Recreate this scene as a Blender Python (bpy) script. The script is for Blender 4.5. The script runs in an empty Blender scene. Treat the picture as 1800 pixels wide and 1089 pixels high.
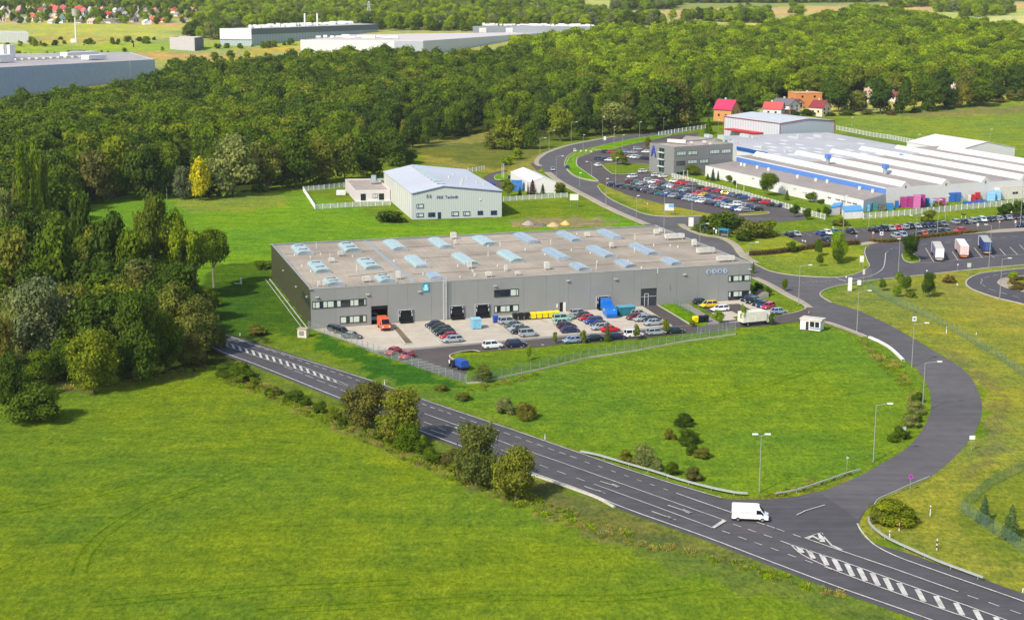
import bpy, math, random
import numpy as np
from mathutils import Vector, Matrix
random.seed(7); RNG = np.random.default_rng(7)
sc = bpy.context.scene
# ------------------------------------------------------------------ camera
W0, H0, FPX = 1800.0, 1089.0, 2750.0
CAMH = 82.0
PITCH = math.atan(578.5 / FPX); ROLL = math.radians(0.25)
_f = Vector((0, math.cos(PITCH), -math.sin(PITCH)))
_u = Vector((0, math.sin(PITCH), math.cos(PITCH)))
_r = Vector((1, 0, 0))
CU = _u * math.cos(ROLL) - _r * math.sin(ROLL)
CR = _r * math.cos(ROLL) + _u * math.sin(ROLL)
CF = _f; CP = Vector((0, 0, CAMH))
cam = bpy.data.objects.new('camera', bpy.data.cameras.new('camera'))
sc.collection.objects.link(cam); sc.camera = cam
cam.data.sensor_width = 36; cam.data.lens = FPX / W0 * 36
cam.data.clip_start = 1; cam.data.clip_end = 20000
cam.matrix_world = Matrix(((CR.x, CU.x, -CF.x, 0), (CR.y, CU.y, -CF.y, 0), (CR.z, CU.z, -CF.z, CAMH), (0, 0, 0, 1)))
# ------------------------------------------------------------------ light
SUN_EL = math.radians(41); SDX, SDY = 0.62, 0.78          # horizontal direction the light travels
SUN_STRENGTH = 3.5; SKY_STRENGTH = 0.148; EXPOSURE = 0.36; HAZE = 0.000045
w = bpy.data.worlds.new('World'); sc.world = w; w.use_nodes = True
nt = w.node_tree; nt.nodes.clear()
sky = nt.nodes.new('ShaderNodeTexSky'); sky.sky_type = 'NISHITA'; sky.sun_disc = False
sky.sun_elevation = SUN_EL; sky.sun_rotation = math.atan2(-SDX, -SDY)
sky.dust_density = 1.5
bg = nt.nodes.new('ShaderNodeBackground'); bg.inputs[1].default_value = SKY_STRENGTH
wo = nt.nodes.new('ShaderNodeOutputWorld')
nt.links.new(sky.outputs[0], bg.inputs[0]); nt.links.new(bg.outputs[0], wo.inputs[0])
sd = bpy.data.lights.new('sun', 'SUN'); sd.energy = SUN_STRENGTH; sd.angle = math.radians(0.5); sd.color = (1, .95, .86)
so = bpy.data.objects.new('sun', sd); sc.collection.objects.link(so)
_d = Vector((SDX, SDY, 0)).normalized() * math.cos(SUN_EL) + Vector((0, 0, -math.sin(SUN_EL)))
so.rotation_euler = _d.to_track_quat('-Z', 'Y').to_euler(); so.location = (-200, -200, 400)
sc.view_settings.view_transform = 'Standard'; sc.view_settings.look = 'None'
sc.view_settings.exposure = EXPOSURE; sc.view_settings.gamma = 1
sc.render.engine = 'CYCLES'
sc.cycles.max_bounces = 4; sc.cycles.diffuse_bounces = 2; sc.cycles.glossy_bounces = 2
sc.cycles.transmission_bounces = 2; sc.cycles.transparent_max_bounces = 12; sc.cycles.volume_bounces = 0
sc.cycles.caustics_reflective = False; sc.cycles.caustics_refractive = False
# ------------------------------------------------------------------ terrain height and pixel <-> ground
_KY = [-1e5, 850, 1000, 1250, 1500, 2000, 3000, 5000, 1e5]
_KZ = [0, 0, 7, 22, 34, 46, 54, 60, 60]
def T(y): return float(np.interp(y, _KY, _KZ))
def ray(px, py):
    return CF + CR * ((px - W0 / 2) / FPX) + CU * (-(py - H0 / 2) / FPX)
def G(px, py, z=None):
    """point where the sight line meets the terrain (or the level z)"""
    d = ray(px, py)
    if z is not None:
        t = (z - CP.z) / d.z; return CP + d * t
    t0, t1 = 50.0, 9000.0
    for _ in range(44):
        t = (t0 + t1) / 2; p = CP + d * t
        if p.z > T(p.y): t0 = t
        else: t1 = t
    return CP + d * t1
def proj(p):
    v = Vector(p) - CP; zc = v.dot(CF)
    return (W0 / 2 + FPX * v.dot(CR) / zc, H0 / 2 - FPX * v.dot(CU) / zc)
def hgt(base, py):
    """height above base that reaches image row py"""
    d = Vector(base) - CP
    a = (H0 / 2 - py) / FPX
    return (a * d.dot(CF) - d.dot(CU)) / (CU.z - a * CF.z)
def ppm(p): return FPX / (Vector(p) - CP).dot(CF)       # pixels of the 1800 px frame per metre
def dirpx(a, b):
    p, q = G(*a), G(*b); return math.atan2(q.y - p.y, q.x - p.x)
# ------------------------------------------------------------------ scene helpers
COL = sc.collection
def tag(o, label=None, cat=None, group=None, kind=None):
    if label: o['label'] = label
    if cat: o['category'] = cat
    if group: o['group'] = group
    if kind: o['kind'] = kind
    return o
def empty(name, loc, rz=0, scale=None):
    o = bpy.data.objects.new(name, None); COL.objects.link(o); o.location = loc; o.rotation_euler = (0, 0, rz)
    o.empty_display_size = .5
    if scale: o.scale = scale
    return o
def clone(root):
    r = root.copy(); COL.objects.link(r)
    for ch in root.children:
        c = ch.copy(); COL.objects.link(c); c.parent = r
        for g in ch.children:
            d = g.copy(); COL.objects.link(d); d.parent = c
    return r
MATS = {}
def srgb(r, g, b):
    f = lambda c: (c / 255 / 12.92) if c / 255 <= .04045 else ((c / 255 + .055) / 1.055) ** 2.4
    return (f(r), f(g), f(b), 1)
def lin(c): return (c[0], c[1], c[2], 1)
def new_mat(name):
    m = bpy.data.materials.new(name); m.use_nodes = True; m.node_tree.nodes.clear()
    MATS[name] = m; return m, m.node_tree.nodes, m.node_tree.links
def N(nodes, t, **kw):
    n = nodes.new(t)
    for k, v in kw.items():
        if k.startswith('i_'):
            key = k[2:]; key = int(key) if key.isdigit() else key
            n.inputs[key].default_value = v
        else: setattr(n, k, v)
    return n
def ramp(nodes, a, b, ca, cb):
    r = nodes.new('ShaderNodeValToRGB'); r.color_ramp.elements[0].position = a; r.color_ramp.elements[1].position = b
    r.color_ramp.elements[0].color = ca; r.color_ramp.elements[1].color = cb; return r
def mat(name, col, rough=.7, metal=0, var=.12, scale=1.5, spec=.4, emit=0, grime=0.0, stripes=0, bump=0, coat=0, alpha=1):
    """painted / concrete / metal surface with soft uneven wear; stripes = ribs per metre along the wall"""
    if name in MATS: return MATS[name]
    m, n, l = new_mat(name)
    out = N(n, 'ShaderNodeOutputMaterial'); p = N(n, 'ShaderNodeBsdfPrincipled')
    p.inputs['Roughness'].default_value = rough; p.inputs['Metallic'].default_value = metal
    p.inputs['Specular IOR Level'].default_value = spec
    if coat: p.inputs['Coat Weight'].default_value = coat; p.inputs['Coat Roughness'].default_value = .08
    tc = N(n, 'ShaderNodeTexCoord')
    nz = N(n, 'ShaderNodeTexNoise'); nz.inputs['Scale'].default_value = scale; nz.inputs['Detail'].default_value = 4
    l.new(tc.outputs['Object'], nz.inputs['Vector'])
    c = lin(col)
    r = ramp(n, .3, .7, tuple(x * (1 - var) for x in c[:3]) + (1,), tuple(min(1, x * (1 + var)) for x in c[:3]) + (1,))
    l.new(nz.outputs[0], r.inputs[0]); last = r.outputs[0]
    if grime:
        n2 = N(n, 'ShaderNodeTexNoise'); n2.inputs['Scale'].default_value = scale * .13; n2.inputs['Detail'].default_value = 6
        n2.inputs['Roughness'].default_value = .65
        l.new(tc.outputs['Object'], n2.inputs['Vector'])
        r2 = ramp(n, .42, .68, (1, 1, 1, 1), (1 - grime, 1 - grime, 1 - grime * 1.1, 1))
        l.new(n2.outputs[0], r2.inputs[0])
        mx = N(n, 'ShaderNodeMixRGB', blend_type='MULTIPLY'); mx.inputs[0].default_value = 1
        l.new(last, mx.inputs[1]); l.new(r2.outputs[0], mx.inputs[2]); last = mx.outputs[0]
    if stripes:
        wv = N(n, 'ShaderNodeTexWave', bands_direction='X'); wv.inputs['Scale'].default_value = stripes
        l.new(tc.outputs['Object'], wv.inputs['Vector'])
        r3 = ramp(n, .0, .5, (.8, .8, .8, 1), (1, 1, 1, 1)); l.new(wv.outputs[0], r3.inputs[0])
        mx = N(n, 'ShaderNodeMixRGB', blend_type='MULTIPLY'); mx.inputs[0].default_value = 1
        l.new(last, mx.inputs[1]); l.new(r3.outputs[0], mx.inputs[2]); last = mx.outputs[0]
    l.new(last, p.inputs['Base Color'])
    if bump:
        b = N(n, 'ShaderNodeBump'); b.inputs['Strength'].default_value = bump; b.inputs['Distance'].default_value = .05
        l.new(nz.outputs[0], b.inputs['Height']); l.new(b.outputs[0], p.inputs['Normal'])
    if emit: p.inputs['Emission Color'].default_value = c; p.inputs['Emission Strength'].default_value = emit
    if alpha < 1: p.inputs['Alpha'].default_value = alpha
    l.new(p.outputs[0], out.inputs[0]); return m
def smat(name, rgb, **kw): return mat(name, srgb(*rgb)[:3], **kw)
class MB:
    """collects boxes, bars, prisms and lofts into one mesh"""
    def __init__(s): s.v = []; s.f = []; s.m = []; s.smooth = False; s.parts = []
    def add(s, vs, fs, mi=0):
        o = len(s.v); s.parts.append((list(vs), list(fs), mi)); s.v += [tuple(p) for p in vs]
        for f in fs: s.f.append([i + o for i in f]); s.m.append(mi)
    def box(s, c, size, rz=0, mi=0, rot=None):
        hx, hy, hz = size[0] / 2, size[1] / 2, size[2] / 2
        R = rot if rot is not None else Matrix.Rotation(rz, 3, 'Z'); c = Vector(c)
        vs = [c + R @ Vector((x * hx, y * hy, z * hz)) for z in (-1, 1) for x, y in ((-1, -1), (1, -1), (1, 1), (-1, 1))]
        s.add(vs, [(3, 2, 1, 0), (4, 5, 6, 7), (0, 1, 5, 4), (1, 2, 6, 5), (2, 3, 7, 6), (3, 0, 4, 7)], mi)
    def bb(s, x0, x1, y0, y1, z0, z1, mi=0): s.box(((x0 + x1) / 2, (y0 + y1) / 2, (z0 + z1) / 2), (x1 - x0, y1 - y0, z1 - z0), 0, mi)
    def bar(s, a, b, r, n=6, mi=0, r2=None):
        a, b = Vector(a), Vector(b); d = (b - a).normalized(); r2 = r if r2 is None else r2
        t = Vector((0, 0, 1)) if abs(d.z) < .9 else Vector((1, 0, 0)); x = d.cross(t).normalized(); y = d.cross(x)
        vs = []
        for p, rr in ((a, r), (b, r2)):
            for i in range(n):
                an = 2 * math.pi * i / n; vs.append(p + x * math.cos(an) * rr + y * math.sin(an) * rr)
        s.add(vs, [tuple((i, i + n, (i + 1) % n + n, (i + 1) % n)) for i in range(n)] + [tuple(range(n)), tuple(range(2 * n - 1, n - 1, -1))], mi)
    def prism(s, poly, z0, z1, mi=0, mtop=None):
        """poly counter-clockwise list of (x, y[, z]); z0,z1 numbers"""
        n = len(poly); a = sum(poly[i][0] * poly[(i + 1) % n][1] - poly[(i + 1) % n][0] * poly[i][1] for i in range(n))
        if a < 0: poly = poly[::-1]
        vs = [(p[0], p[1], z0) for p in poly] + [(p[0], p[1], z1) for p in poly]
        s.add(vs, [(i, (i + 1) % n, (i + 1) % n + n, i + n) for i in range(n)] + [tuple(range(n - 1, -1, -1))], mi)
        s.add([(p[0], p[1], z1) for p in poly], [tuple(range(n))], mi if mtop is None else mtop)
    def loft(s, rings, mi=0, caps=True):
        n = len(rings[0]); vs = [p for r in rings for p in r]; fs = []
        for k in range(len(rings) - 1):
            for i in range(n):
                j = (i + 1) % n; fs.append((k * n + i, k * n + j, (k + 1) * n + j, (k + 1) * n + i))
        if caps: fs += [tuple(range(n - 1, -1, -1)), tuple(range((len(rings) - 1) * n, len(rings) * n))]
        s.add(vs, fs, mi)
    def mesh(s, name, mats):
        me = bpy.data.meshes.new(name); me.from_pydata(s.v, [], s.f)
        for m in (mats if isinstance(mats, (list, tuple)) else [mats]): me.materials.append(m)
        me.polygons.foreach_set('material_index', s.m)
        if s.smooth: me.polygons.foreach_set('use_smooth', [True] * len(s.f))
        me.update(); return me
    def build(s, name, mats, parent=None, loc=None):
        o = bpy.data.objects.new(name, s.mesh(name, mats)); COL.objects.link(o)
        if parent is not None: o.parent = parent
        if loc is not None: o.location = loc
        return o
def split(mb, name, mats, per=1):
    """one object per piece (or per group of `per` pieces)"""
    out_ = []
    for i in range(0, len(mb.parts), per):
        q = MB()
        for vs, fs, mi in mb.parts[i:i + per]: q.add(vs, fs, mi)
        out_.append(q.build(name, mats))
    return out_
def fix_normals(o):
    import bmesh
    b = bmesh.new(); b.from_mesh(o.data); bmesh.ops.recalc_face_normals(b, faces=b.faces); b.to_mesh(o.data); b.free(); return o
def text_mesh(txt, size, depth, material, name='lettering'):
    c = bpy.data.curves.new('t', 'FONT'); c.body = txt; c.size = size; c.extrude = depth; c.align_x = 'CENTER'; c.align_y = 'CENTER'
    c.offset = size * .012; c.resolution_u = 2
    t = bpy.data.objects.new('t', c); COL.objects.link(t)
    me = bpy.data.meshes.new_from_object(t.evaluated_get(bpy.context.evaluated_depsgraph_get()))
    bpy.data.objects.remove(t); me.materials.clear(); me.materials.append(material)
    o = bpy.data.objects.new(name, me); COL.objects.link(o); return o
# ------------------------------------------------------------------ ground
def in_poly(X, Y, poly):
    inside = np.zeros(X.shape, bool); n = len(poly)
    for i in range(n):
        x1, y1 = poly[i]; x2, y2 = poly[(i + 1) % n]
        c = ((y1 > Y) != (y2 > Y)) & (X < (x2 - x1) * (Y - y1) / ((y2 - y1) or 1e-9) + x1); inside ^= c
    return inside
def gpoly(pts, z=None):
    return [tuple(G(a, b, z))[:2] for a, b in pts]
def smooth_noise(X, Y, sc_, seed):
    r = np.random.default_rng(seed); out = np.zeros(X.shape)
    for k in range(14):
        a = r.uniform(0, 6.28); f = r.uniform(.5, 1.6) / sc_; out += np.sin((X * math.cos(a) + Y * math.sin(a)) * f * 6.28 + r.uniform(0, 6.28))
    return out / 3.7
ys = [-300., 0., 80., 120., 150.]
while ys[-1] < 1000: ys.append(ys[-1] + max(1.3, ys[-1] * .0052))
while ys[-1] < 5200: ys.append(ys[-1] * 1.022)
ys = np.array(ys); nc = 340
tt = np.linspace(-1, 1, nc)
YY = np.repeat(ys[:, None], nc, 1); XX = (np.sign(tt) * (np.abs(tt) * .8 + .2 * np.abs(tt) ** 3))[None, :] * (np.maximum(ys, 60)[:, None] * .42 + 90)
ZZ = np.interp(YY, _KY, _KZ)
colr = np.zeros(XX.shape + (3,)); colr[:] = srgb(117, 140, 14)[:3]
LUSH = srgb(104, 146, 14); OLIVE = srgb(146, 148, 44); DRY = srgb(128, 120, 62)
JX = XX + smooth_noise(XX, YY, 9, 1) * np.clip(YY / 250, .8, 5); JY = YY + smooth_noise(XX, YY, 9, 2) * np.clip(YY / 160, 1, 9)
def paint(pts, c, amt=1, z=None, jit=1):
    p = gpoly(pts, z); m = in_poly(JX if jit else XX, JY if jit else YY, p)
    colr[m] = colr[m] * (1 - amt) + np.array(c[:3]) * amt
paint([(-200, 200), (2000, 200), (2000, 20), (-200, 20)], srgb(176, 176, 84))
paint([(-200, 24), (2000, 60), (2000, -30), (-200, -30)], srgb(150, 160, 76))
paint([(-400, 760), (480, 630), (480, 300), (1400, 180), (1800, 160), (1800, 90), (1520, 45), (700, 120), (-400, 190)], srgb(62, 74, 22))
paint([(-200, 30), (330, 35), (310, 62), (250, 78), (-200, 80)], srgb(190, 192, 78))
paint([(-200, 35), (120, 38), (60, 42), (-200, 44)], srgb(216, 190, 116))
paint([(200, 38), (330, 38), (310, 47), (240, 43)], srgb(206, 176, 106))
paint([(-200, 62), (160, 62), (260, 66), (190, 72), (-200, 74)], srgb(190, 178, 84))
paint([(-200, 84), (250, 76), (520, 68), (520, 78), (300, 92), (-200, 104)], srgb(160, 182, 50))
paint([(150, 98), (300, 92), (430, 98), (360, 108), (260, 104)], srgb(200, 166, 92))
paint([(-200, 180), (60, 158), (200, 140), (310, 130), (310, 138), (140, 160), (0, 176)], srgb(158, 146, 66))
paint([(415, 92), (520, 78), (520, 88), (450, 96)], srgb(214, 176, 40))
paint([(1020, 0), (1090, 2), (1060, 24), (1020, 20)], srgb(196, 196, 96))
paint([(1080, 22), (1560, 8), (1820, 4), (1820, 20), (1400, 30), (1180, 32), (1100, 30)], srgb(206, 176, 104))
paint([(1180, 32), (1460, 27), (1450, 48), (1300, 44), (1180, 38)], srgb(198, 192, 100))
paint([(1400, 24), (1820, 16), (1820, 60), (1640, 40)], srgb(186, 194, 90))
paint([(1640, 34), (1820, 26), (1820, 62), (1730, 50)], srgb(204, 204, 112))
paint([(140, 395), (165, 345), (480, 335), (560, 345), (700, 392), (1090, 380), (1140, 398), (1160, 420), (480, 470), (400, 500), (200, 480)], srgb(112, 154, 16))
paint([(290, 345), (480, 335), (520, 355), (440, 372), (330, 372)], srgb(138, 152, 40))
paint([(360, 470), (480, 455), (490, 500), (552, 585), (390, 590), (370, 520)], srgb(78, 112, 16))  # shadow of the left trees painted into the grass tint
paint([(720, 250), (860, 232), (960, 252), (948, 300), (900, 310), (760, 290)], srgb(148, 142, 54))
paint([(700, 262), (960, 240), (1090, 212), (1230, 205), (1240, 222), (1000, 250), (950, 270), (880, 300)], srgb(96, 110, 30), .7)
paint([(900, 385), (1000, 380), (1090, 388), (1060, 398), (930, 402), (905, 398)], srgb(150, 138, 92))
paint([(1466, 205), (1600, 190), (1900, 165), (1900, 300), (1700, 262), (1480, 226)], srgb(126, 146, 38))
paint([(1560, 205), (1700, 190), (1850, 183), (1850, 196), (1640, 206)], srgb(138, 128, 66), .8)
paint([(1450, 225), (1900, 300), (1900, 320), (1600, 266), (1460, 236)], srgb(120, 138, 40))
paint([(1052, 320), (1180, 340), (1350, 375), (1350, 390), (1180, 385), (1060, 340)], srgb(150, 150, 42))
paint([(1180, 395), (1800, 370), (1800, 350), (1500, 384), (1400, 376), (1300, 400)], srgb(118, 140, 22))
paint([(1290, 430), (1370, 410), (1520, 440), (1530, 480), (1400, 486), (1300, 450)], srgb(136, 150, 32))
paint([(1440, 520), (1500, 500), (1900, 440), (1900, 1300), (1700, 1040), (1520, 930), (1520, 880), (1740, 760), (1730, 690), (1620, 600), (1500, 550)], srgb(142, 146, 42))
paint([(1640, 600), (1700, 625), (1770, 690), (1760, 800), (1690, 850), (1740, 760), (1745, 690)], DRY, .55)
paint([(1700, 860), (1900, 760), (1900, 1000), (1760, 990), (1690, 930)], srgb(122, 136, 34))
paint([(1620, 478), (1900, 500), (1900, 620), (1700, 560)], srgb(152, 146, 56), .5)
paint([(846, 672), (1100, 612), (1340, 578), (1430, 572), (1520, 600), (1600, 640), (1630, 700), (1625, 745), (1540, 810), (1440, 860), (1330, 868), (1200, 848), (1075, 812), (900, 752), (780, 700)], srgb(112, 142, 18))
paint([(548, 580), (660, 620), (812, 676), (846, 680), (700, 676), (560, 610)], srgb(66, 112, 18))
paint([(392, 580), (560, 625), (760, 695), (900, 745), (900, 755), (640, 665), (450, 604)], srgb(116, 136, 34), .8)
paint([(400, 632), (600, 708), (900, 828), (1100, 905), (1350, 1000), (1500, 1050), (1700, 1140), (1200, 1010), (1000, 925), (820, 842), (640, 768), (480, 690), (400, 655)], srgb(112, 128, 36))
paint([(420, 662), (560, 728), (760, 806), (960, 882), (1120, 950), (1060, 955), (900, 885), (740, 820), (560, 742), (430, 680)], DRY, .5)
paint([(100, 680), (380, 640), (330, 664), (120, 692)], srgb(120, 112, 56), .6)
paint([(880, 835), (960, 850), (1280, 930), (1500, 1010), (1480, 1025), (1100, 945), (900, 868)], srgb(128, 112, 58), .45)
paint([(1090, 860), (1320, 875), (1500, 835), (1500, 845), (1330, 884)], srgb(120, 116, 44), .7)
paint([(806, 630), (980, 604), (1290, 576), (1290, 590), (1100, 607), (846, 668), (818, 660)], srgb(104, 134, 22))
lum = colr @ np.array([.25, .65, .1]); colr = (colr * .95 + lum[..., None] * .05) * np.array([.70, .70, .9])
nv = XX.size; me = bpy.data.meshes.new('ground')
idx = np.arange(nv).reshape(XX.shape)
F = np.stack([idx[:-1, :-1], idx[:-1, 1:], idx[1:, 1:], idx[1:, :-1]], -1).reshape(-1, 4)
me.from_pydata(np.stack([XX.ravel(), YY.ravel(), ZZ.ravel()], -1).tolist(), [], F.tolist())
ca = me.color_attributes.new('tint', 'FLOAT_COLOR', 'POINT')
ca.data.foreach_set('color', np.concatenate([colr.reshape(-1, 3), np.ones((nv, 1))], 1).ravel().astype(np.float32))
me.polygons.foreach_set('use_smooth', [True] * len(F))
m, n, l = new_mat('meadow')
out = N(n, 'ShaderNodeOutputMaterial'); bs = N(n, 'ShaderNodeBsdfDiffuse'); bs.inputs['Roughness'].default_value = .5
at = N(n, 'ShaderNodeAttribute', attribute_name='tint'); tc = N(n, 'ShaderNodeTexCoord')
def gnoise(scale, det=3, rough=.55, stretch=None, rot=0, dist=0):
    nz = N(n, 'ShaderNodeTexNoise'); nz.inputs['Scale'].default_value = scale; nz.inputs['Detail'].default_value = det; nz.inputs['Roughness'].default_value = rough
    nz.inputs['Distortion'].default_value = dist
    mp = N(n, 'ShaderNodeMapping'); mp.inputs['Rotation'].default_value = (0, 0, rot)
    if stretch: mp.inputs['Scale'].default_value = stretch
    l.new(tc.outputs['Object'], mp.inputs[0]); l.new(mp.outputs[0], nz.inputs['Vector']); return nz
def mul(a, nz, lo, hi, p0=.3, p1=.7):
    r = ramp(n, p0, p1, lo, hi); l.new(nz.outputs[0], r.inputs[0])
    mx = N(n, 'ShaderNodeMixRGB', blend_type='MULTIPLY'); mx.inputs[0].default_value = 1
    l.new(a, mx.inputs[1]); l.new(r.outputs[0], mx.inputs[2]); return mx.outputs[0]
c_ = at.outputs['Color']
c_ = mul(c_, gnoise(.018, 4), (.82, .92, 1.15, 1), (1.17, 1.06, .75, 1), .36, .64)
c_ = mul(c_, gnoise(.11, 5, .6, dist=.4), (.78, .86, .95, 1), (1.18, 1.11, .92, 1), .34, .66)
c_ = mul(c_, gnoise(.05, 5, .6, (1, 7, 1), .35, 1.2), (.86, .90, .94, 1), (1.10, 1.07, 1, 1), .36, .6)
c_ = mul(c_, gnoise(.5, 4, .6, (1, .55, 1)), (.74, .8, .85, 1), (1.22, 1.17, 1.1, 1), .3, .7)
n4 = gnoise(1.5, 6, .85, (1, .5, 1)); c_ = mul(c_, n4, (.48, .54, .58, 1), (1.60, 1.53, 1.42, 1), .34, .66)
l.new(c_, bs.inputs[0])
b = N(n, 'ShaderNodeBump'); b.inputs['Strength'].default_value = .55; b.inputs['Distance'].default_value = .5
l.new(n4.outputs[0], b.inputs['Height']); l.new(b.outputs[0], bs.inputs['Normal']); l.new(bs.outputs[0], out.inputs[0])
me.materials.append(m); me.update()
ground = bpy.data.objects.new('ground', me); COL.objects.link(ground); tag(ground, kind='structure')
# ------------------------------------------------------------------ surfaces laid on the ground
def asphalt(name, col, scale=.35, patch=.12, grain=.12, tracks=False, seams=None):
    m, n, l = new_mat(name); out = N(n, 'ShaderNodeOutputMaterial'); p = N(n, 'ShaderNodeBsdfPrincipled')
    p.inputs['Roughness'].default_value = .85; p.inputs['Specular IOR Level'].default_value = .25
    tc = N(n, 'ShaderNodeTexCoord'); last = None
    base = N(n, 'ShaderNodeRGB'); base.outputs[0].default_value = lin(col); last = base.outputs[0]
    for s_, a_, d_ in ((.04, patch, 5), (scale, patch * .8, 5), (6, grain, 2)):
        nz = N(n, 'ShaderNodeTexNoise'); nz.inputs['Scale'].default_value = s_; nz.inputs['Detail'].default_value = d_
        l.new(tc.outputs['Object'], nz.inputs['Vector'])
        r = ramp(n, .32, .68, (1 - a_, 1 - a_, 1 - a_, 1), (1 + a_, 1 + a_, 1 + a_, 1)); l.new(nz.outputs[0], r.inputs[0])
        mx = N(n, 'ShaderNodeMixRGB', blend_type='MULTIPLY'); mx.inputs[0].default_value = 1
        l.new(last, mx.inputs[1]); l.new(r.outputs[0], mx.inputs[2]); last = mx.outputs[0]
    if seams is not None:
        mp = N(n, 'ShaderNodeMapping'); mp.inputs['Rotation'].default_value = (0, 0, -seams); bt = N(n, 'ShaderNodeTexBrick'); bt.inputs['Scale'].default_value = 1; bt.inputs['Brick Width'].default_value = 1.6; bt.inputs['Row Height'].default_value = 7.5; bt.inputs['Mortar Size'].default_value = .07
        bt.inputs['Color1'].default_value = (1, 1, 1, 1); bt.inputs['Color2'].default_value = (.93, .925, .92, 1); bt.inputs['Mortar'].default_value = (.80, .79, .78, 1); l.new(tc.outputs['Object'], mp.inputs[0]); l.new(mp.outputs[0], bt.inputs['Vector'])
        mx = N(n, 'ShaderNodeMixRGB', blend_type='MULTIPLY'); mx.inputs[0].default_value = 1; l.new(last, mx.inputs[1]); l.new(bt.outputs[0], mx.inputs[2]); last = mx.outputs[0]
    mp = N(n, 'ShaderNodeMapping'); mp.inputs['Rotation'].default_value = (0, 0, .83); mp.inputs['Scale'].default_value = (.02, .9, 1); nz = N(n, 'ShaderNodeTexNoise'); nz.inputs['Scale'].default_value = 1; nz.inputs['Detail'].default_value = 4
    l.new(tc.outputs['Object'], mp.inputs[0]); l.new(mp.outputs[0], nz.inputs['Vector']); r = ramp(n, .35, .65, (.90, .90, .91, 1), (1.08, 1.075, 1.06, 1)); l.new(nz.outputs[0], r.inputs[0])
    mx = N(n, 'ShaderNodeMixRGB', blend_type='MULTIPLY'); mx.inputs[0].default_value = 1 if tracks else 0; l.new(last, mx.inputs[1]); l.new(r.outputs[0], mx.inputs[2]); last = mx.outputs[0]
    l.new(last, p.inputs['Base Color']); l.new(p.outputs[0], out.inputs[0]); return m
A_MAIN = asphalt('dark_asphalt', srgb(84, 81, 82)[:3], tracks=True); A_SIDE = asphalt('worn_asphalt', srgb(95, 91, 90)[:3], patch=.13, tracks=True)
A_LOT = asphalt('lot_asphalt', srgb(88, 80, 76)[:3]); A_TRUCK = asphalt('lorry_park_asphalt', srgb(86, 82, 84)[:3])
CONC = asphalt('pale_concrete', srgb(192, 180, 160)[:3], patch=.1); CONC2 = asphalt('grey_paving', srgb(142, 136, 128)[:3], patch=.1)
WALKM = asphalt('pavement_slabs', srgb(168, 154, 134)[:3], patch=.12); DIRT = asphalt('dirt', srgb(120, 104, 80)[:3], patch=.3)
KERB = smat('kerb_stone', (186, 178, 158), var=.15); PAINT = smat('road_paint', (204, 200, 190), var=.2, scale=3, grime=.35)
GRASS2 = m2 = m   # the meadow shader also covers the raised beds (they carry their own tint)
_z = [0.02]
def tess(poly, step):
    """split long edges so a sheet can follow the terrain"""
    out_ = []
    for i in range(len(poly)):
        a, b = Vector(poly[i]), Vector(poly[(i + 1) % len(poly)]); k = max(1, int((b - a).length / step))
        out_ += [tuple(a + (b - a) * j / k) for j in range(k)]
    return out_
def sheet(name, pts, material, world=False):
    import bmesh
    _z[0] += .004
    p = pts if world else gpoly(pts)
    far = max(q[1] for q in p) > 850
    bm = bmesh.new(); vs = [bm.verts.new((x, y, 0)) for x, y in p]; f = bm.faces.new(vs)
    if f.normal.z < 0 or sum(p[i][0] * p[(i + 1) % len(p)][1] - p[(i + 1) % len(p)][0] * p[i][1] for i in range(len(p))) < 0: f.normal_flip()
    if far:
        for yk in [k for k in _KY[1:-1]] :
            g = bm.verts[:] + bm.edges[:] + bm.faces[:]
            bmesh.ops.bisect_plane(bm, geom=g, plane_co=(0, yk, 0), plane_no=(0, 1, 0))
    bmesh.ops.triangulate(bm, faces=bm.faces[:])
    for v in bm.verts: v.co.z = T(v.co.y) + _z[0]
    me = bpy.data.meshes.new(name); bm.to_mesh(me); bm.free(); me.materials.append(material)
    o = bpy.data.objects.new(name, me); COL.objects.link(o); tag(o, kind='structure'); return o
def ribbon_pts(pts, wd, world=False, off=0):
    P = [Vector(q) for q in (pts if world else gpoly(pts))]; L = []; R = []
    for i, p in enumerate(P):
        d = (P[min(i + 1, len(P) - 1)] - P[max(i - 1, 0)]).normalized(); nrm = Vector((-d.y, d.x))
        L.append(p + nrm * (wd / 2 + off)); R.append(p - nrm * (wd / 2 - off))
    return L, R
def smooth_line(pts, k=4):
    """Catmull-Rom through pixel or world points"""
    P = [Vector(p[:2]) for p in pts]; P = [P[0] * 2 - P[1]] + P + [P[-1] * 2 - P[-2]]; out_ = []
    for i in range(1, len(P) - 2):
        a, b, c, d = P[i - 1:i + 3]
        for j in range(k):
            t = j / k; out_.append(tuple(.5 * ((2 * b) + (c - a) * t + (2 * a - 5 * b + 4 * c - d) * t * t + (3 * b - a - 3 * c + d) * t ** 3)))
    out_.append(tuple(P[-2])); return out_
def kerb(name, pts, wd=.35, h=.13, material=None, closed=False):
    P = smooth_line(pts) if len(pts) > 2 else pts
    L, R = ribbon_pts(P, wd); mb = MB()
    for i in range(len(L) - 1):
        a, b, c, d = L[i], L[i + 1], R[i + 1], R[i]
        z = [T(q.y) for q in (a, b, c, d)]; H = [zz + h + .05 for zz in z]
        mb.add([(q.x, q.y, zz) for q, zz in zip((a, b, c, d), z)] + [(q.x, q.y, zz) for q, zz in zip((a, b, c, d), H)],
               [(7, 6, 5, 4), (4, 5, 1, 0), (6, 7, 3, 2)])
    o = mb.build(name, material or KERB); fix_normals(o); tag(o, kind='structure'); return o
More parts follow.
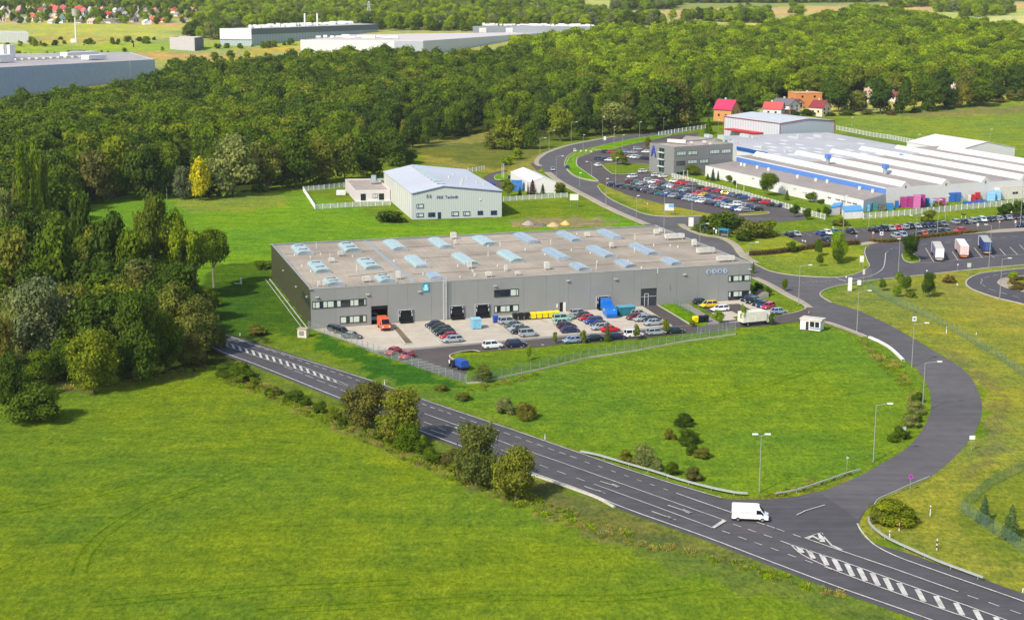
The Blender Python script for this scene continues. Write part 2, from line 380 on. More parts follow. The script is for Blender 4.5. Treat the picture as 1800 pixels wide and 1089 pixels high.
# main road ---------------------------------------------------------
LOW = [(300, 571), (375, 614.5), (412.5, 631), (450, 645), (602.5, 706), (728.7, 758), (807.5, 788), (912.5, 828), (1025, 868), (1100, 899), (1237, 948), (1350, 992), (1475, 1040), (1632, 1096), (1900, 1200)]
UPP = [(300, 556), (380, 582), (450, 602), (642, 664), (760, 706), (900, 753), (1072, 812), (1162, 841), (1225, 860), (1270, 876), (1350, 877)]
side_in = [(1350, 877), (1400, 874), (1450, 861), (1500, 841), (1547, 816), (1600, 781.5), (1630, 739), (1637, 704), (1630, 676), (1612, 649), (1587, 629), (1562, 611.5), (1525, 591.5), (1500, 581.5), (1457, 566.5), (1430, 565)]
side_out = [(1505, 544), (1555, 566.5), (1600, 591.5), (1650, 621.5), (1687, 644), (1712, 671.5), (1725, 704), (1725, 729), (1715, 756.5), (1695, 784), (1667, 813), (1632, 841), (1562, 868), (1540, 882), (1522, 897), (1513, 913.5), (1510, 925), (1520, 945), (1548, 958), (1600, 973), (1650, 991), (1725, 1016), (1800, 1043), (1900, 1078)]
sheet('main_road', smooth_line(LOW) + [(1950, 1160), (1900, 1078)] + smooth_line(side_out[11:])[::-1] + [(1450, 861), (1400, 872), (1350, 877)] + smooth_line(UPP)[::-1][1:], A_MAIN)
sheet('side_road', smooth_line(side_in[:-1]) + [(1430, 565), (1417, 542)] + smooth_line([(1410, 534.5), (1380, 519.5), (1350, 502), (1321, 488), (1250, 450), (1180, 415), (1132, 394), (1075, 370), (1025, 344), (980, 319.5), (957.5, 302), (947.5, 288), (950, 279.5), (962, 270), (985, 261), (1008, 254.5), (1050, 246), (1085, 240), (1140, 233), (1200, 227)])
      + smooth_line([(1200, 231.5), (1150, 239), (1090, 249), (1037, 259.5), (1010, 266), (996, 275), (991, 290), (1007, 308.5), (1030, 316.5), (1052, 319.5), (1050, 327), (1058, 338), (1075, 351), (1107, 366), (1137, 377), (1175, 381), (1232, 380), (1232, 392), (1190, 394.5), (1200, 402), (1230, 414.5), (1262, 419.5), (1285, 432), (1297, 448), (1321, 463), (1361, 478), (1400, 484.5), (1460, 487.5), (1500, 483), (1527, 469.5), (1525, 459.5), (1519, 447), (1521, 436)])
      + [(1545, 424.5), (1560, 460), (1537, 492)] + smooth_line([(1537, 492), (1490, 499.5), (1470, 503), (1447, 511), (1442, 519.5), (1460, 531), (1505, 544)]) + smooth_line(side_out[:12])[1:] + [(1562, 866), (1530, 885), (1508, 913), (1450, 861), (1500, 841)][0:3] + [(1445, 868), (1400, 878), (1352, 880)], A_SIDE)
sheet('lorry_park', [(1540, 424), (1620, 416), (1720, 409.5), (1900, 398), (1900, 458), (1725, 472), (1625, 483), (1537, 493), (1530, 470), (1524, 455), (1518, 440)], A_TRUCK)
kerb('kerb_line', [(1540, 424.5), (1620, 417), (1720, 409.8), (1726, 409)])
sheet('car_park_right', [(1374, 411), (1440, 405), (1527, 400), (1600, 392), (1670, 388), (1800, 378.5), (1900, 372), (1900, 398), (1790, 402), (1744, 404), (1650, 414), (1570, 421), (1512, 427), (1420, 433)], A_LOT)
sheet('car_park_factory', smooth_line([(1052, 320), (1062, 315), (1075, 306), (1083, 308), (1130, 300), (1165, 312), (1210, 324), (1300, 342), (1400, 372), (1420, 380), (1400, 384), (1352, 385)]) + [(1300, 387), (1262, 382), (1250, 376), (1180, 362), (1110, 345), (1072, 330)], A_LOT)
sheet('car_park_road', [(1190, 394.5), (1235, 381), (1400, 383), (1418, 380), (1414, 386), (1300, 397), (1230, 400)], A_SIDE)
sheet('car_park_rear', smooth_line([(1052, 319), (1030, 303), (1014, 291), (1014, 281), (1022, 275), (1042, 268), (1060, 262), (1085, 258), (1140, 243), (1200, 236)]) + [(1230, 232), (1205, 262), (1145, 262), (1144, 290), (1085, 286), (1057, 290), (1060, 296), (1080, 306), (1062, 315)], A_LOT)
sheet('service_road', smooth_line([(870, 328), (852, 318), (850, 312), (862, 305), (885, 299), (893, 301), (880, 305), (868, 311), (870, 316), (886, 319), (900, 317)]) + [(905, 330), (885, 333)], A_LOT)
sheet('service_road_exit', [(932, 288), (948, 284), (951, 296), (944, 300)], A_LOT)
# loop road on the right
loop_o = [(1900, 464), (1800, 472), (1760, 476), (1725, 480.5), (1706, 488), (1698, 496), (1702, 504), (1715, 511), (1750, 523), (1800, 535), (1900, 560)]
loop_i = [(1900, 538), (1800, 513), (1770, 506), (1756, 499), (1755, 495), (1765, 489.5), (1800, 485), (1900, 478)]
sheet('loop_road', smooth_line(loop_o) + smooth_line(loop_i), A_TRUCK)
sheet('loop_pavement', smooth_line(loop_i) + smooth_line([(1900, 488), (1800, 489), (1780, 490), (1771, 495), (1773, 501), (1800, 508), (1900, 530)]), WALKM)
kerb('kerb_line', loop_o); kerb('kerb_line', loop_i)
# yard of the main building
sheet('concrete_yard', [(549, 578.5), (651.5, 571), (1126, 538), (1181, 573), (1085, 584.7), (991, 590.2), (905, 598.8), (782, 609), (733, 613), (660, 617)], CONC)
sheet('yard_paving', [(640, 614), (660, 615.5), (733, 611), (782, 607), (905, 597), (991, 588.4), (1085, 583), (1181, 571), (1300, 562), (1352, 568), (1300, 571), (1181, 578), (1085, 589), (991, 595.5), (905, 604), (782, 613.5), (733, 618), (664, 622)], CONC2)
sheet('yard_lane', [(662, 618.5), (733, 614.5), (782, 610), (905, 600), (991, 592), (1085, 585.5), (1181, 574.5), (1300, 566.5), (1383, 552.3), (1400, 549), (1421, 543), (1434, 566), (1400, 565), (1357, 571.5), (1294, 576), (1200, 587), (1098, 598), (1024, 603), (989, 605), (942, 610.5), (844, 618.5), (831, 616), (806.7, 619), (790, 626), (804, 636), (822, 648), (818, 659), (808, 668), (712, 637.5), (666, 622)], A_LOT)
sheet('ramp', [(1127, 538), (1155, 536), (1213.5, 571.5), (1181, 574)], A_LOT)
sheet('footpath', [(1190, 535), (1211, 534.5), (1261, 565), (1246, 568)], CONC2)
sheet('office_car_park', [(1218, 533), (1290, 529), (1322, 547), (1345, 556), (1300, 564), (1272, 566)], A_LOT)
sheet('concrete_strip', [(1218, 533), (1322, 526), (1385, 550), (1352, 555), (1322, 545), (1298, 534), (1222, 538)], CONC)
sheet('bay_paving', [(1250, 550), (1286, 547), (1312, 560), (1272, 564)], CONC)
sheet('drain_strip', [(692, 577), (700, 575), (726, 603.5), (714, 604)], DIRT)
kerb('kerb_line', [(1127, 538), (1150, 553), (1181, 573.5)], .4); kerb('kerb_line', [(1155, 536), (1185, 553.5), (1213.5, 571)], .4)
kerb('kerb_line', [(1181, 573.5), (1085, 585)], .3); kerb('kerb_line', [(844, 618.5), (831, 616), (806.7, 619), (790, 626), (804, 636), (818, 647)], .3)
# pavements and kerbs beside the side road
def walk(name, pts, wd, off):
    L, R = ribbon_pts(smooth_line(pts), wd, off=off)
    return sheet(name, [tuple(q) for q in L] + [tuple(q) for q in R[::-1]], WALKM, True)
walk('pavement', [(1132, 395), (1075, 371), (1025, 345), (980, 320.5), (957.5, 303)], 2.6, -1.5)
walk('pavement', [(955, 292), (948, 288), (950, 279), (962, 270), (985, 261), (1008, 254.5), (1050, 246), (1085, 240)], 2.2, 1.2)
walk('pavement', [(1417, 541), (1400, 529), (1380, 519), (1350, 501.5), (1321, 488)], 1.8, -1.0)
walk('pavement', [(1190, 394), (1200, 402), (1230, 414), (1262, 419), (1285, 431.5), (1297, 448), (1321, 462.5)], 2.6, 1.4)
walk('verge_strip', [(1457, 566.5), (1500, 581.5), (1525, 592)], 1.6, -.8)
sheet('footpath', [(1297, 449), (1321, 443), (1326, 446), (1304, 452)], WALKM)
sheet('footpath', [(1510, 427.5), (1548, 422.5), (1545, 427), (1515, 432.5)], WALKM)
sheet('footpath', [(1726, 409.5), (1745, 404.5), (1760, 403), (1900, 395), (1900, 401), (1745, 410)], WALKM)
for k in ([(1300, 450), (1341, 471.3), (1361, 478.4), (1400, 484.5), (1460, 487.5), (1500, 483), (1527, 469.5), (1525, 459.5), (1520, 444.5), (1522, 434.5)],
          [(1625, 483), (1537, 492), (1490, 499.5), (1470, 503), (1447, 511), (1442, 519.5), (1462, 532)],
          [(1625, 483), (1725, 472), (1800, 465.7), (1900, 457)],
          [(1434, 566), (1457, 566.5), (1500, 581.5), (1525, 591.5)],
          [(1417, 542), (1410, 534.5), (1380, 519.5), (1350, 502), (1321, 488)], [(1417, 542), (1400, 549), (1375, 552.7)],
          [(1050, 327), (1058, 338), (1075, 351), (1107, 366), (1137, 377), (1175, 381), (1232, 380)],
          [(1052, 319.5), (1030, 316.5), (1007, 308.5), (993, 292), (997, 276), (1010, 266)],
          [(1052, 319), (1030, 303), (1014, 291), (1014, 281), (1022, 275), (1042, 268)],
          [(1132, 395), (1075, 371), (1025, 345), (980, 320.5), (957.5, 303)],
          [(1085, 240), (1050, 246), (1008, 254.5), (985, 261), (962, 270), (950, 279)]): kerb('kerb_line', k, .25)
# tyre tracks pressed into the meadow
def track(pts, wd=.34, k=.60):
    for o_ in (-.95, .95):
        L, R = ribbon_pts(smooth_line(pts), wd, off=o_); mb = MB()
        for i in range(len(L) - 1): mb.add([(q.x, q.y, .03) for q in (L[i], R[i], R[i + 1], L[i + 1])], [(0, 1, 2, 3)])
        o = mb.build('wheel_track', GRASS2); at = o.data.color_attributes.new('tint', 'FLOAT_COLOR', 'POINT'); at.data.foreach_set('color', [x * k for x in srgb(105, 138, 14)[:3]] + [1.] if 0 else ([x * k for x in srgb(105, 138, 14)[:3]] + [1.0]) * len(o.data.vertices)); tag(o, kind='structure')
track([(138, 1010), (150, 975), (175, 945), (215, 915), (270, 885), (340, 862), (420, 832), (520, 800)]); track([(160, 1062), (300, 1048), (450, 1036), (600, 1028), (720, 1022)]); track([(0, 905), (120, 880), (240, 850), (330, 812)], k=.63); track([(450, 1075), (700, 1060), (900, 1050), (1100, 1050), (1250, 1030)], k=.64); track([(1000, 700), (1150, 720), (1300, 690), (1450, 640)], k=.65)
# raised grass beds
def bed(name, pts, c, h=.12, kerbed=True):
    c = tuple(x * .66 for x in c[:3]) + (1,)
    p = gpoly(smooth_line(list(pts) + [pts[0]])[:-1]); mb = MB(); mb.prism(p, -.05, h + .02)
    zz = T(p[0][1]); mb.v = [(a, b, cc + T(b)) for a, b, cc in mb.v]
    o = mb.build(name, GRASS2); at = o.data.color_attributes.new('tint', 'FLOAT_COLOR', 'POINT')
    at.data.foreach_set('color', list(c) * len(o.data.vertices)); tag(o, kind='structure')
    if kerbed: kerb('kerb_line', list(pts) + [pts[0]], .22, h)
    return o
bed('grass_island', [(1040, 261), (1070, 253), (1120, 243), (1165, 237), (1180, 238), (1150, 245), (1100, 256), (1075, 263), (1045, 263)], srgb(116, 158, 20))
bed('grass_island', [(1001, 276), (1020, 268), (1042, 265.5), (1018, 273), (1014, 281), (1016, 293), (1033, 305), (1051, 318), (1030, 315), (1008, 307), (995, 293)], srgb(110, 156, 18))
bed('grass_island', [(1058, 290), (1085, 287), (1142, 290), (1125, 303), (1083, 306.5), (1070, 301)], srgb(120, 140, 40))
bed('grass_island', [(1298, 376.5), (1340, 372), (1352, 373.5), (1345, 376.5), (1305, 378.5)], srgb(150, 150, 60))
bed('grass_island', [(1585, 448), (1598, 444), (1614, 452), (1616, 460), (1600, 461.5), (1589, 457)], srgb(112, 140, 26))
bed('grass_island', [(869, 309), (878, 306), (892, 305), (895, 310), (884, 316), (871, 315)], srgb(116, 156, 22))
bed('grass_island', [(1168, 314), (1185, 312), (1186, 318), (1178, 321)], srgb(150, 150, 60))
bed('grass_island', [(1158, 536.5), (1188, 535), (1243, 567), (1217, 570.5)], srgb(106, 146, 18), kerbed=False)
bed('grass_island', [(1213, 535.5), (1224, 535.5), (1268, 564), (1262, 565)], srgb(110, 134, 40), kerbed=False)
bed('grass_island', [(1780, 491), (1900, 489), (1900, 528), (1800, 507), (1776, 500)], srgb(130, 146, 40))
bed('grass_island', [(1288, 558), (1300, 556), (1320, 562), (1300, 563.5)], srgb(110, 134, 40), kerbed=False)
# painted markings ---------------------------------------------------
MK = MB(); ZM = .205
def mline(pts, wd=.2, world=False, mbx=None, z=ZM):
    L, R = ribbon_pts(pts, wd, world)
    for i in range(len(L) - 1):
        a, b, c, d = L[i], R[i], R[i + 1], L[i + 1]
        (mbx or MK).add([(q.x, q.y, T(q.y) + z) for q in (a, b, c, d)], [(0, 1, 2, 3)])
def mpoly(pts):
    p = gpoly(pts); a = sum(p[i][0] * p[(i + 1) % len(p)][1] - p[(i + 1) % len(p)][0] * p[i][1] for i in range(len(p)))
    if a < 0: p = p[::-1]
    MK.add([(x, y, ZM) for x, y in p], [tuple(range(len(p)))])
def dashes(cs, dx, dy, wd=.16):
    for x, y in cs: mline([(x - dx / 2, y - dy / 2), (x + dx / 2, y + dy / 2)], wd)
LWL = [(300, 566), (375, 611.5), (412.5, 627.7), (450, 641.5), (602.5, 702.7), (728.7, 754), (807.5, 784), (912.5, 823.5), (1025, 863.5), (1100, 894.7), (1237, 943.5), (1350, 986.5), (1475, 1033.5), (1632, 1089), (1900, 1190)]
mline(smooth_line(LWL), .28)
mline(smooth_line([(340, 573), (392.5, 587.7), (450, 607.7), (642, 666.5), (760, 709), (900, 756), (1072, 815.5), (1162, 844.7), (1225, 863.5), (1268, 876)]), .24)
mline(smooth_line([(370, 594), (450, 619), (525, 643), (612, 678)]), .14); mline(smooth_line([(370, 600), (450, 627), (525, 651), (575, 669), (612, 680)]), .14)
for i in range(19):
    t = i / 18; x = 372 + 215 * t; y0 = np.interp(x, [370, 450, 525, 612], [594, 619, 643, 678]); y1 = np.interp(x + 3, [370, 450, 525, 575, 612], [600, 627, 651, 669, 680])
    mline([(x, y0), (x + 4, y1)], .5)
dashes([(410 + 14.6 * i, np.interp(410 + 14.6 * i, [392, 487, 620, 761, 909, 1054, 1170], [591, 621.5, 666.5, 717.7, 770, 821.5, 861.5])) for i in range(27)] + [(1032 + 23 * i, 814 + 7.9 * i) for i in range(7)], 8, 3)
dashes([(813 + 19.5 * i, 735.6 + 6.9 * i) for i in range(11)], 11, 3.9)
dashes([(507, 648), (525, 655.3), (544, 663), (564, 671.5), (585, 680), (606, 689), (627, 697), (752, 745), (777, 755), (801, 763), (860, 784), (887, 794), (910, 803), (933, 812), (956, 821), (987, 832), (1021, 844)], 15, 5.6)
mline([(1189, 868), (1240, 886), (1286, 902)], .24); mline([(746, 728), (825, 756), (900, 784), (990, 815), (1120, 861), (1275, 916)], .2)
mline([(1044, 852), (1150, 890.5), (1252, 928.5)], .2); mpoly([(1249, 929), (1256, 929.5), (1277, 917), (1271, 914.5)])
dashes([(1296, 925), (1322, 934), (1350, 943.5)] + [(1337, 921), (1355, 927), (1372, 933), (1401, 943)] + [(1276, 936.5), (1305, 947), (1333, 957), (1362, 967), (1392, 978), (1422, 988.5), (1456, 1000)], 14, 5, .18)
dashes([(1710, 1051), (1747, 1063.5), (1785, 1077), (1822, 1090)], 19, 6.8, .2)
mline([(1415, 947), (1462, 963.5), (1575, 1002), (1684, 1041)], .24); mline([(1372, 952), (1390, 958.5), (1475, 986), (1600, 1031), (1700, 1066), (1760, 1088), (1800, 1103)], .24)
mline(smooth_line([(1390, 958.5), (1410, 976), (1440, 991), (1480, 1008.5), (1562, 1038.5), (1625, 1061), (1700, 1087), (1760, 1108)]), .24)
mline(smooth_line([(1507, 921), (1515, 936), (1537, 958.5), (1575, 978.5), (1625, 997), (1700, 1023.5), (1800, 1058.5), (1900, 1095)]), .26)
for x, y, dx, dy in ((1404, 963, 6, 10), (1421, 968, 9, 15), (1444, 976, 10, 19), (1466, 984, 11, 21), (1488, 992, 11, 22), (1510, 1000, 11, 22), (1533, 1008.5, 11, 22), (1556, 1017, 11, 22), (1580, 1026, 12, 22), (1612, 1037, 12, 22), (1645, 1049, 12, 22), (1680, 1061, 12, 22), (1714, 1073, 12, 22), (1750, 1086, 12, 22)):
    mline([(x, y), (x + dx, y + dy)], .75)
mline([(1415, 947), (1441.5, 937.5), (1462, 960)], .3); mline([(1420, 947.5), (1429, 944), (1441, 950)], .5); mline([(1441.5, 938), (1446, 954)], .8); mline([(1462, 960), (1480, 968)], .5)
mline([(1400, 906.5), (1416, 898.5), (1450, 888.5)], .2)
for a, b in (((1055, 847), (1088, 857)), ((1174, 889), (1215, 903)), ((784, 748), (810, 756))):
    mline([a, b], .22); d = ((b[0] - a[0]), (b[1] - a[1]))
    mpoly([(b[0] - d[0] * .35, b[1] - d[1] * .35 - 2.2), (b[0] + 2, b[1] - .5), (b[0] - d[0] * .12, b[1] + .6), (b[0] - d[0] * .38, b[1] - d[1] * .38 + .8)])
for a, b in (((1027.5, 856), (1064, 868.5)), ((1146, 900), (1188, 915)), ((757, 756.5), (785, 766.5))):
    mline([a, b], .22); d = ((b[0] - a[0]), (b[1] - a[1]))
    mpoly([(b[0] - d[0] * .40, b[1] - d[1] * .40 - .4), (b[0] - d[0] * .3, b[1] - d[1] * .3 - 1.8), (b[0] - d[0] * .02, b[1] - .6), (b[0] - d[0] * .3, b[1] - d[1] * .3 + 1.2)])
# junction, lorry park, bays
mline(smooth_line([(1557, 445), (1554, 468), (1546, 478), (1530, 486), (1515, 489), (1495, 493)]), .25)
dashes([(1560, 443)], 4, -2); dashes([(1567, 438)], 4, -1.6); dashes([(1577, 436)], 6, -.8)
for i in range(12): dashes([(1412 + 8 * i, 498 - .6 * i)], 4, -.4)
mline([(1469, 489), (1488, 496)], .3)
mline([(1615, 463), (1640, 462), (1700, 456), (1760, 450), (1800, 448), (1900, 441)], .2)
for a, b in (((1627, 437), (1641, 461)), ((1674, 443), (1684, 458.5)), ((1712, 436), (1727, 454.5)), ((1757, 438), (1768, 450)), ((1775, 435), (1789, 449)), ((1792, 431), (1806, 446)), ((1740, 448), (1748, 454))): mline([a, b], .22)
for y in (430, 424.5, 418):
    pass
dashes([(1624, 430.3), (1666, 427), (1704, 423.5), (1744, 420), (1764, 418.5), (1784, 417)], 10, -.8, .18)
dashes([(1735, 488), (1750, 484.5), (1766, 482), (1782, 480)], 9, -2); dashes([(1726, 493), (1724.5, 498)], .8, 4.2); dashes([(1729.5, 503)], 5, 3.6); dashes([(1744, 510.5), (1763, 516), (1786, 522.5)], 13, 4)
for x in range(0, 30):
    u = 1385 + x * 14.2; y = np.interp(u, [1374, 1527, 1670, 1800], [412.5, 401.5, 390, 380.5]); mline([(u, y), (u + 13, y + 6)], .12)
for i in range(22):
    t = i / 21
    for a, b in (((1075, 324), (1320, 370)), ((1110, 318), (1370, 370)), ((1140, 316), (1390, 368))):
        p = (a[0] + (b[0] - a[0]) * t, a[1] + (b[1] - a[1]) * t); mline([p, (p[0] + 16, p[1] + 1)], .12)
road_marking = MK.build('road_marking', PAINT); tag(road_marking, kind='structure')
# parking-bay lines of the yard
YM = MB()
for a, b in (((743, 574), (776, 605.5)), ((863, 568), (912, 596)), ((948, 562), (962, 566)), ((1010, 556), (1040, 584)), ((776, 605.5), (812, 604)), ((912, 596), (945, 594)), ((696, 584), (712, 605)), ((712, 605), (727, 604))): mline([a, b], .35, mbx=YM)
for i in range(6): mline([(707 + 11 * i, 636 + 3.9 * i), (742 + 11 * i, 632 + 4 * i)], .14, mbx=YM)
for i in range(5): mline([(838 + 38 * i, 617 - 3.6 * i), (842 + 38 * i, 619 - 3.6 * i)], .3, mbx=YM)
tag(YM.build('bay_marking', PAINT), kind='structure')
# ------------------------------------------------------------------ buildings
GLASS = smat('dark_glass', (34, 44, 50), rough=.08, spec=.9, var=.2, scale=.4)
BLIND = smat('pale_blind', (196, 206, 190), rough=.5, var=.08)
FRAMEM = smat('dark_window_frame', (44, 52, 54), rough=.5)
BLACK = smat('black_rubber', (16, 17, 20), rough=.7); WHITE = smat('white_paint', (226, 224, 216), rough=.5, var=.06, grime=.12)
STEEL = smat('galvanised_steel', (160, 166, 166), rough=.45, metal=.3, var=.1)
MASTM = smat('grey_pole', (150, 152, 148), rough=.5, metal=.2)
UNIT = smat('roof_unit', (206, 202, 192), rough=.6, grime=.2)
class Wall:
    """a vertical wall plane from ground point p0 to p1; pixel corners become (s along, z up)"""
    def __init__(s, p0, p1, z=None):
        s.p0, s.p1 = Vector(p0[:2]), Vector(p1[:2]); s.u = (s.p1 - s.p0).normalized(); s.L = (s.p1 - s.p0).length
        s.n = Vector((s.u.y, -s.u.x)); s.z0 = p0[2] if len(p0) > 2 else 0
        s.rz = math.atan2(s.u.y, s.u.x)
    def hit(s, px, py):
        d = ray(px, py); den = d.x * s.n.x + d.y * s.n.y
        t = ((s.p0.x - CP.x) * s.n.x + (s.p0.y - CP.y) * s.n.y) / den; q = CP + d * t
        return (Vector((q.x, q.y)) - s.p0).dot(s.u), q.z
    def at(s, a, z, o=0): q = s.p0 + s.u * a + s.n * o; return Vector((q.x, q.y, z))
    def box(s, mb, a0, a1, z0, z1, o0, o1, mi=0):
        c = s.at((a0 + a1) / 2, (z0 + z1) / 2, (o0 + o1) / 2); mb.box(c, (abs(a1 - a0), abs(o1 - o0), abs(z1 - z0)), s.rz, mi)
    def rect(s, x0, y0, x1, y1):
        a0, zt = s.hit(x0, y0); a1, zb = s.hit(x1, y1); return a0, a1, zb, zt
def window(W, r, parent, panes=None, name='window', frame=FRAMEM, fw=.16, dark=()):
    """frame > panes; panes = list of fractions where mullions stand"""
    a0, a1, z0, z1 = r; mb = MB(); cuts = [0] + list(panes or []) + [1]
    W.box(mb, a0, a1, z1 - fw, z1, 0, .12); W.box(mb, a0, a1, z0, z0 + fw, 0, .14)
    for c in cuts:
        x = a0 + (a1 - a0) * c; x = min(max(x, a0 + fw / 2), a1 - fw / 2); W.box(mb, x - fw / 2, x + fw / 2, z0 + fw, z1 - fw, 0, .1)
    f = mb.build(name, frame, parent)
    g = MB(); b = MB(); W.box(g, a0 + fw * .4, a1 - fw * .4, z0 + fw * .4, z1 - fw * .4, -.02, .045); g.build('pane', GLASS, f)
    i = 0
    while i < len(cuts) - 1:
        if i in dark: i += 1; continue
        j = i
        while j + 1 < len(cuts) - 1 and (j + 1) not in dark: j += 1
        W.box(b, a0 + (a1 - a0) * cuts[i] + fw / 2, a0 + (a1 - a0) * cuts[j + 1] - fw / 2, z0 + fw, z1 - fw, .046, .07); i = j + 1
    for o in split(b, 'blind', BLIND): o.parent = f
    return f
def gcol(b, vs, f): b.add(vs, f)
# ---- the long grey warehouse
A = G(547.4, 577.7); hM = hgt(A, 508.5)
Bp, Cp_, Dp = G(476.7, 429.2, hM), G(1153, 396.2, hM), G(1320.5, 462.7, hM)
MBD = empty('warehouse', (A.x, A.y, 0)); tag(MBD, 'long grey warehouse with barrel skylights on its flat roof, cars parked before it', 'warehouse')
def mb_part(mb, name, mats, parent=None):
    """build in world coordinates, then hang it under the thing"""
    o = mb.build(name, mats); p = parent if parent is not None else MBD
    o.parent = p; o.matrix_parent_inverse = p.matrix_world.inverted() if p.matrix_world != Matrix() else Matrix.Translation(p.location).inverted()
    return o
def hang(o, root):
    """re-express world-space mesh data relative to its thing's base"""
    M = (Matrix.Translation(root.location) @ Matrix.Rotation(root.rotation_euler.z, 4, 'Z')).inverted()
    for d in [o] + list(o.children):
        d.data.transform(M)
    o.parent = root; return o
def hang_each(mb, name, mats, root, per=1):
    for o in split(mb, name, mats, per): hang(o, root)
GREYP = smat('grey_cladding', (140, 141, 137), rough=.55, var=.03, scale=.3, grime=.08)
REFLECTP = smat('reflection_toned_cladding', (86, 88, 62), rough=.45, metal=.2, var=.12, scale=2)  # mirroring metal wall: reflected forest and grass put into the olive colour
ROOFM = asphalt('roof_felt', srgb(168, 155, 137)[:3], scale=.12, patch=.17, grain=.08, seams=math.atan2(Dp.y - A.y, Dp.x - A.x))
COPE = smat('roof_coping', (170, 172, 168), rough=.4, metal=.3)
Wf = Wall((A.x, A.y, 0), (Dp.x, Dp.y, 0)); Wl = Wall((Bp.x, Bp.y, 0), (A.x, A.y, 0)); Wr = Wall((Dp.x, Dp.y, 0), (Cp_.x, Cp_.y, 0)); Wb = Wall((Cp_.x, Cp_.y, 0), (Bp.x, Bp.y, 0))
# facade shell: panels with joints
def shell(W, t, h, opens, mats, mi=0, step=None, joint=.06):
    """wall of vertical panels with openings (a0,a1,z0,z1) left empty, butted end to end"""
    mb = MB(); xs = {0.0, W.L}
    for o in opens: xs |= {max(0, o[0]), min(W.L, o[1])}
    if step:
        k = step
        while k < W.L: xs.add(k); k += step
    xs = sorted(xs)
    for a0, a1 in zip(xs, xs[1:]):
        if a1 - a0 < .02: continue
        segs = [(0, h)]
        for o in opens:
            if o[0] < (a0 + a1) / 2 < o[1]:
                ns = []
                for s0, s1 in segs:
                    if o[2] > s0 + .01: ns.append((s0, min(s1, o[2])))
                    if o[3] < s1: ns.append((max(s0, o[3]), s1))
                segs = ns
        g = joint / 2 if step else 0
        for s0, s1 in segs: W.box(mb, a0 + g, a1 - g, s0, s1, -t, 0, mi)
    if step: W.box(mb, .3, W.L - .3, .1, h - .1, -t * .9, -.03, mi)
    return mb
garage = Wf.rect(652.5, 538, 682, 571); garage = (garage[0], garage[1], 0, garage[3])
gate = Wf.rect(1127, 507.5, 1154, 538); gate = (gate[0], gate[1], 0, gate[3])
doorR = Wf.rect(984, 531.5, 989.5, 547); doorR = (doorR[0], doorR[1], 0, doorR[3])
mb = MB(); seg = sorted([garage, gate, doorR])
def shell2(W, t, h, opens, step):
    mb = MB(); xs = {0.0, W.L}
    for o in opens: xs |= {o[0], o[1]}
    k = step
    while k < W.L - 1:
        if not any(o[0] - .5 < k < o[1] + .5 for o in opens): xs.add(k)
        k += step
    xs = sorted(xs)
    for a0, a1 in zip(xs, xs[1:]):
        zl = 0
        for o in opens:
            if o[0] < (a0 + a1) / 2 < o[1]: zl = o[3]
        W.box(mb, a0 + .03, a1 - .03, zl, h, -t, 0)
        if a1 - .03 < W.L - .1: W.box(mb, a1 - .03, a1 + .03, max(zl, 0), h - .05, -t, -.05)
    return mb
hang(shell2(Wf, .3, hM, [garage, gate, doorR], 6.0).build('facade', GREYP), MBD)
mb = MB()
k = 0
Wl.box(mb, 0, Wl.L - .3, 0, hM, -.3, 0)
while k < Wl.L - 1: Wl.box(mb, k, k + .12, .1, hM - .3, 0, .05); k += .9
hang(mb.build('side_wall', REFLECTP), MBD)
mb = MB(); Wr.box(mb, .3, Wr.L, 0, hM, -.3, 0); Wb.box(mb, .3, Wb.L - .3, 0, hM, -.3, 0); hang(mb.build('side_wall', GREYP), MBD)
def inset(poly, d):
    c = sum((Vector(p[:2]) for p in poly), Vector((0, 0))) / len(poly); return [tuple(Vector(p[:2]) + (c - Vector(p[:2])).normalized() * d * 1.4) for p in poly]
RP = [A, Dp, Cp_, Bp]
mb = MB(); mb.prism([tuple(p) for p in inset(RP, .32)], hM - 1.2, hM - .45); roofM = hang(mb.build('roof', ROOFM), MBD)
mb = MB()
for W_ in (Wf, Wl, Wr, Wb): W_.box(mb, .36, W_.L - .36, hM, hM + .1, -.36, .05)
for p in RP: mb.box((p.x, p.y, hM + .05), (.74, .74, .104), Wf.rz)
hang(mb.build('coping', COPE), MBD)
ZR = hM - .45
def RPt(px, py, z=ZR): return G(px, py, z)
# roof seams and expansion line
mb = MB(); L, R_ = ribbon_pts([tuple(RPt(640, 423))[:2], tuple(RPt(728, 497))[:2]], 1.0, True)
mb.prism([tuple(L[0]), tuple(L[1]), tuple(R_[1]), tuple(R_[0])], ZR - .02, ZR + .25); hang(mb.build('roof_joint', COPE), MBD)
mb = MB()
for a, b in (((720, 455), (1270, 423)), ((726, 482), (1290, 454)), ((500, 447), (670, 440)), ((612, 486), (690, 478)), ((690, 436), (1200, 408))):
    p, q = RPt(*a), RPt(*b); c = (p + q) / 2; mb.box((c.x, c.y, ZR + .04), ((q - p).length, .14, .08), math.atan2(q.y - p.y, q.x - p.x))
hang_each(mb, 'cable_tray', smat('dark_tray', (110, 98, 92)), MBD)
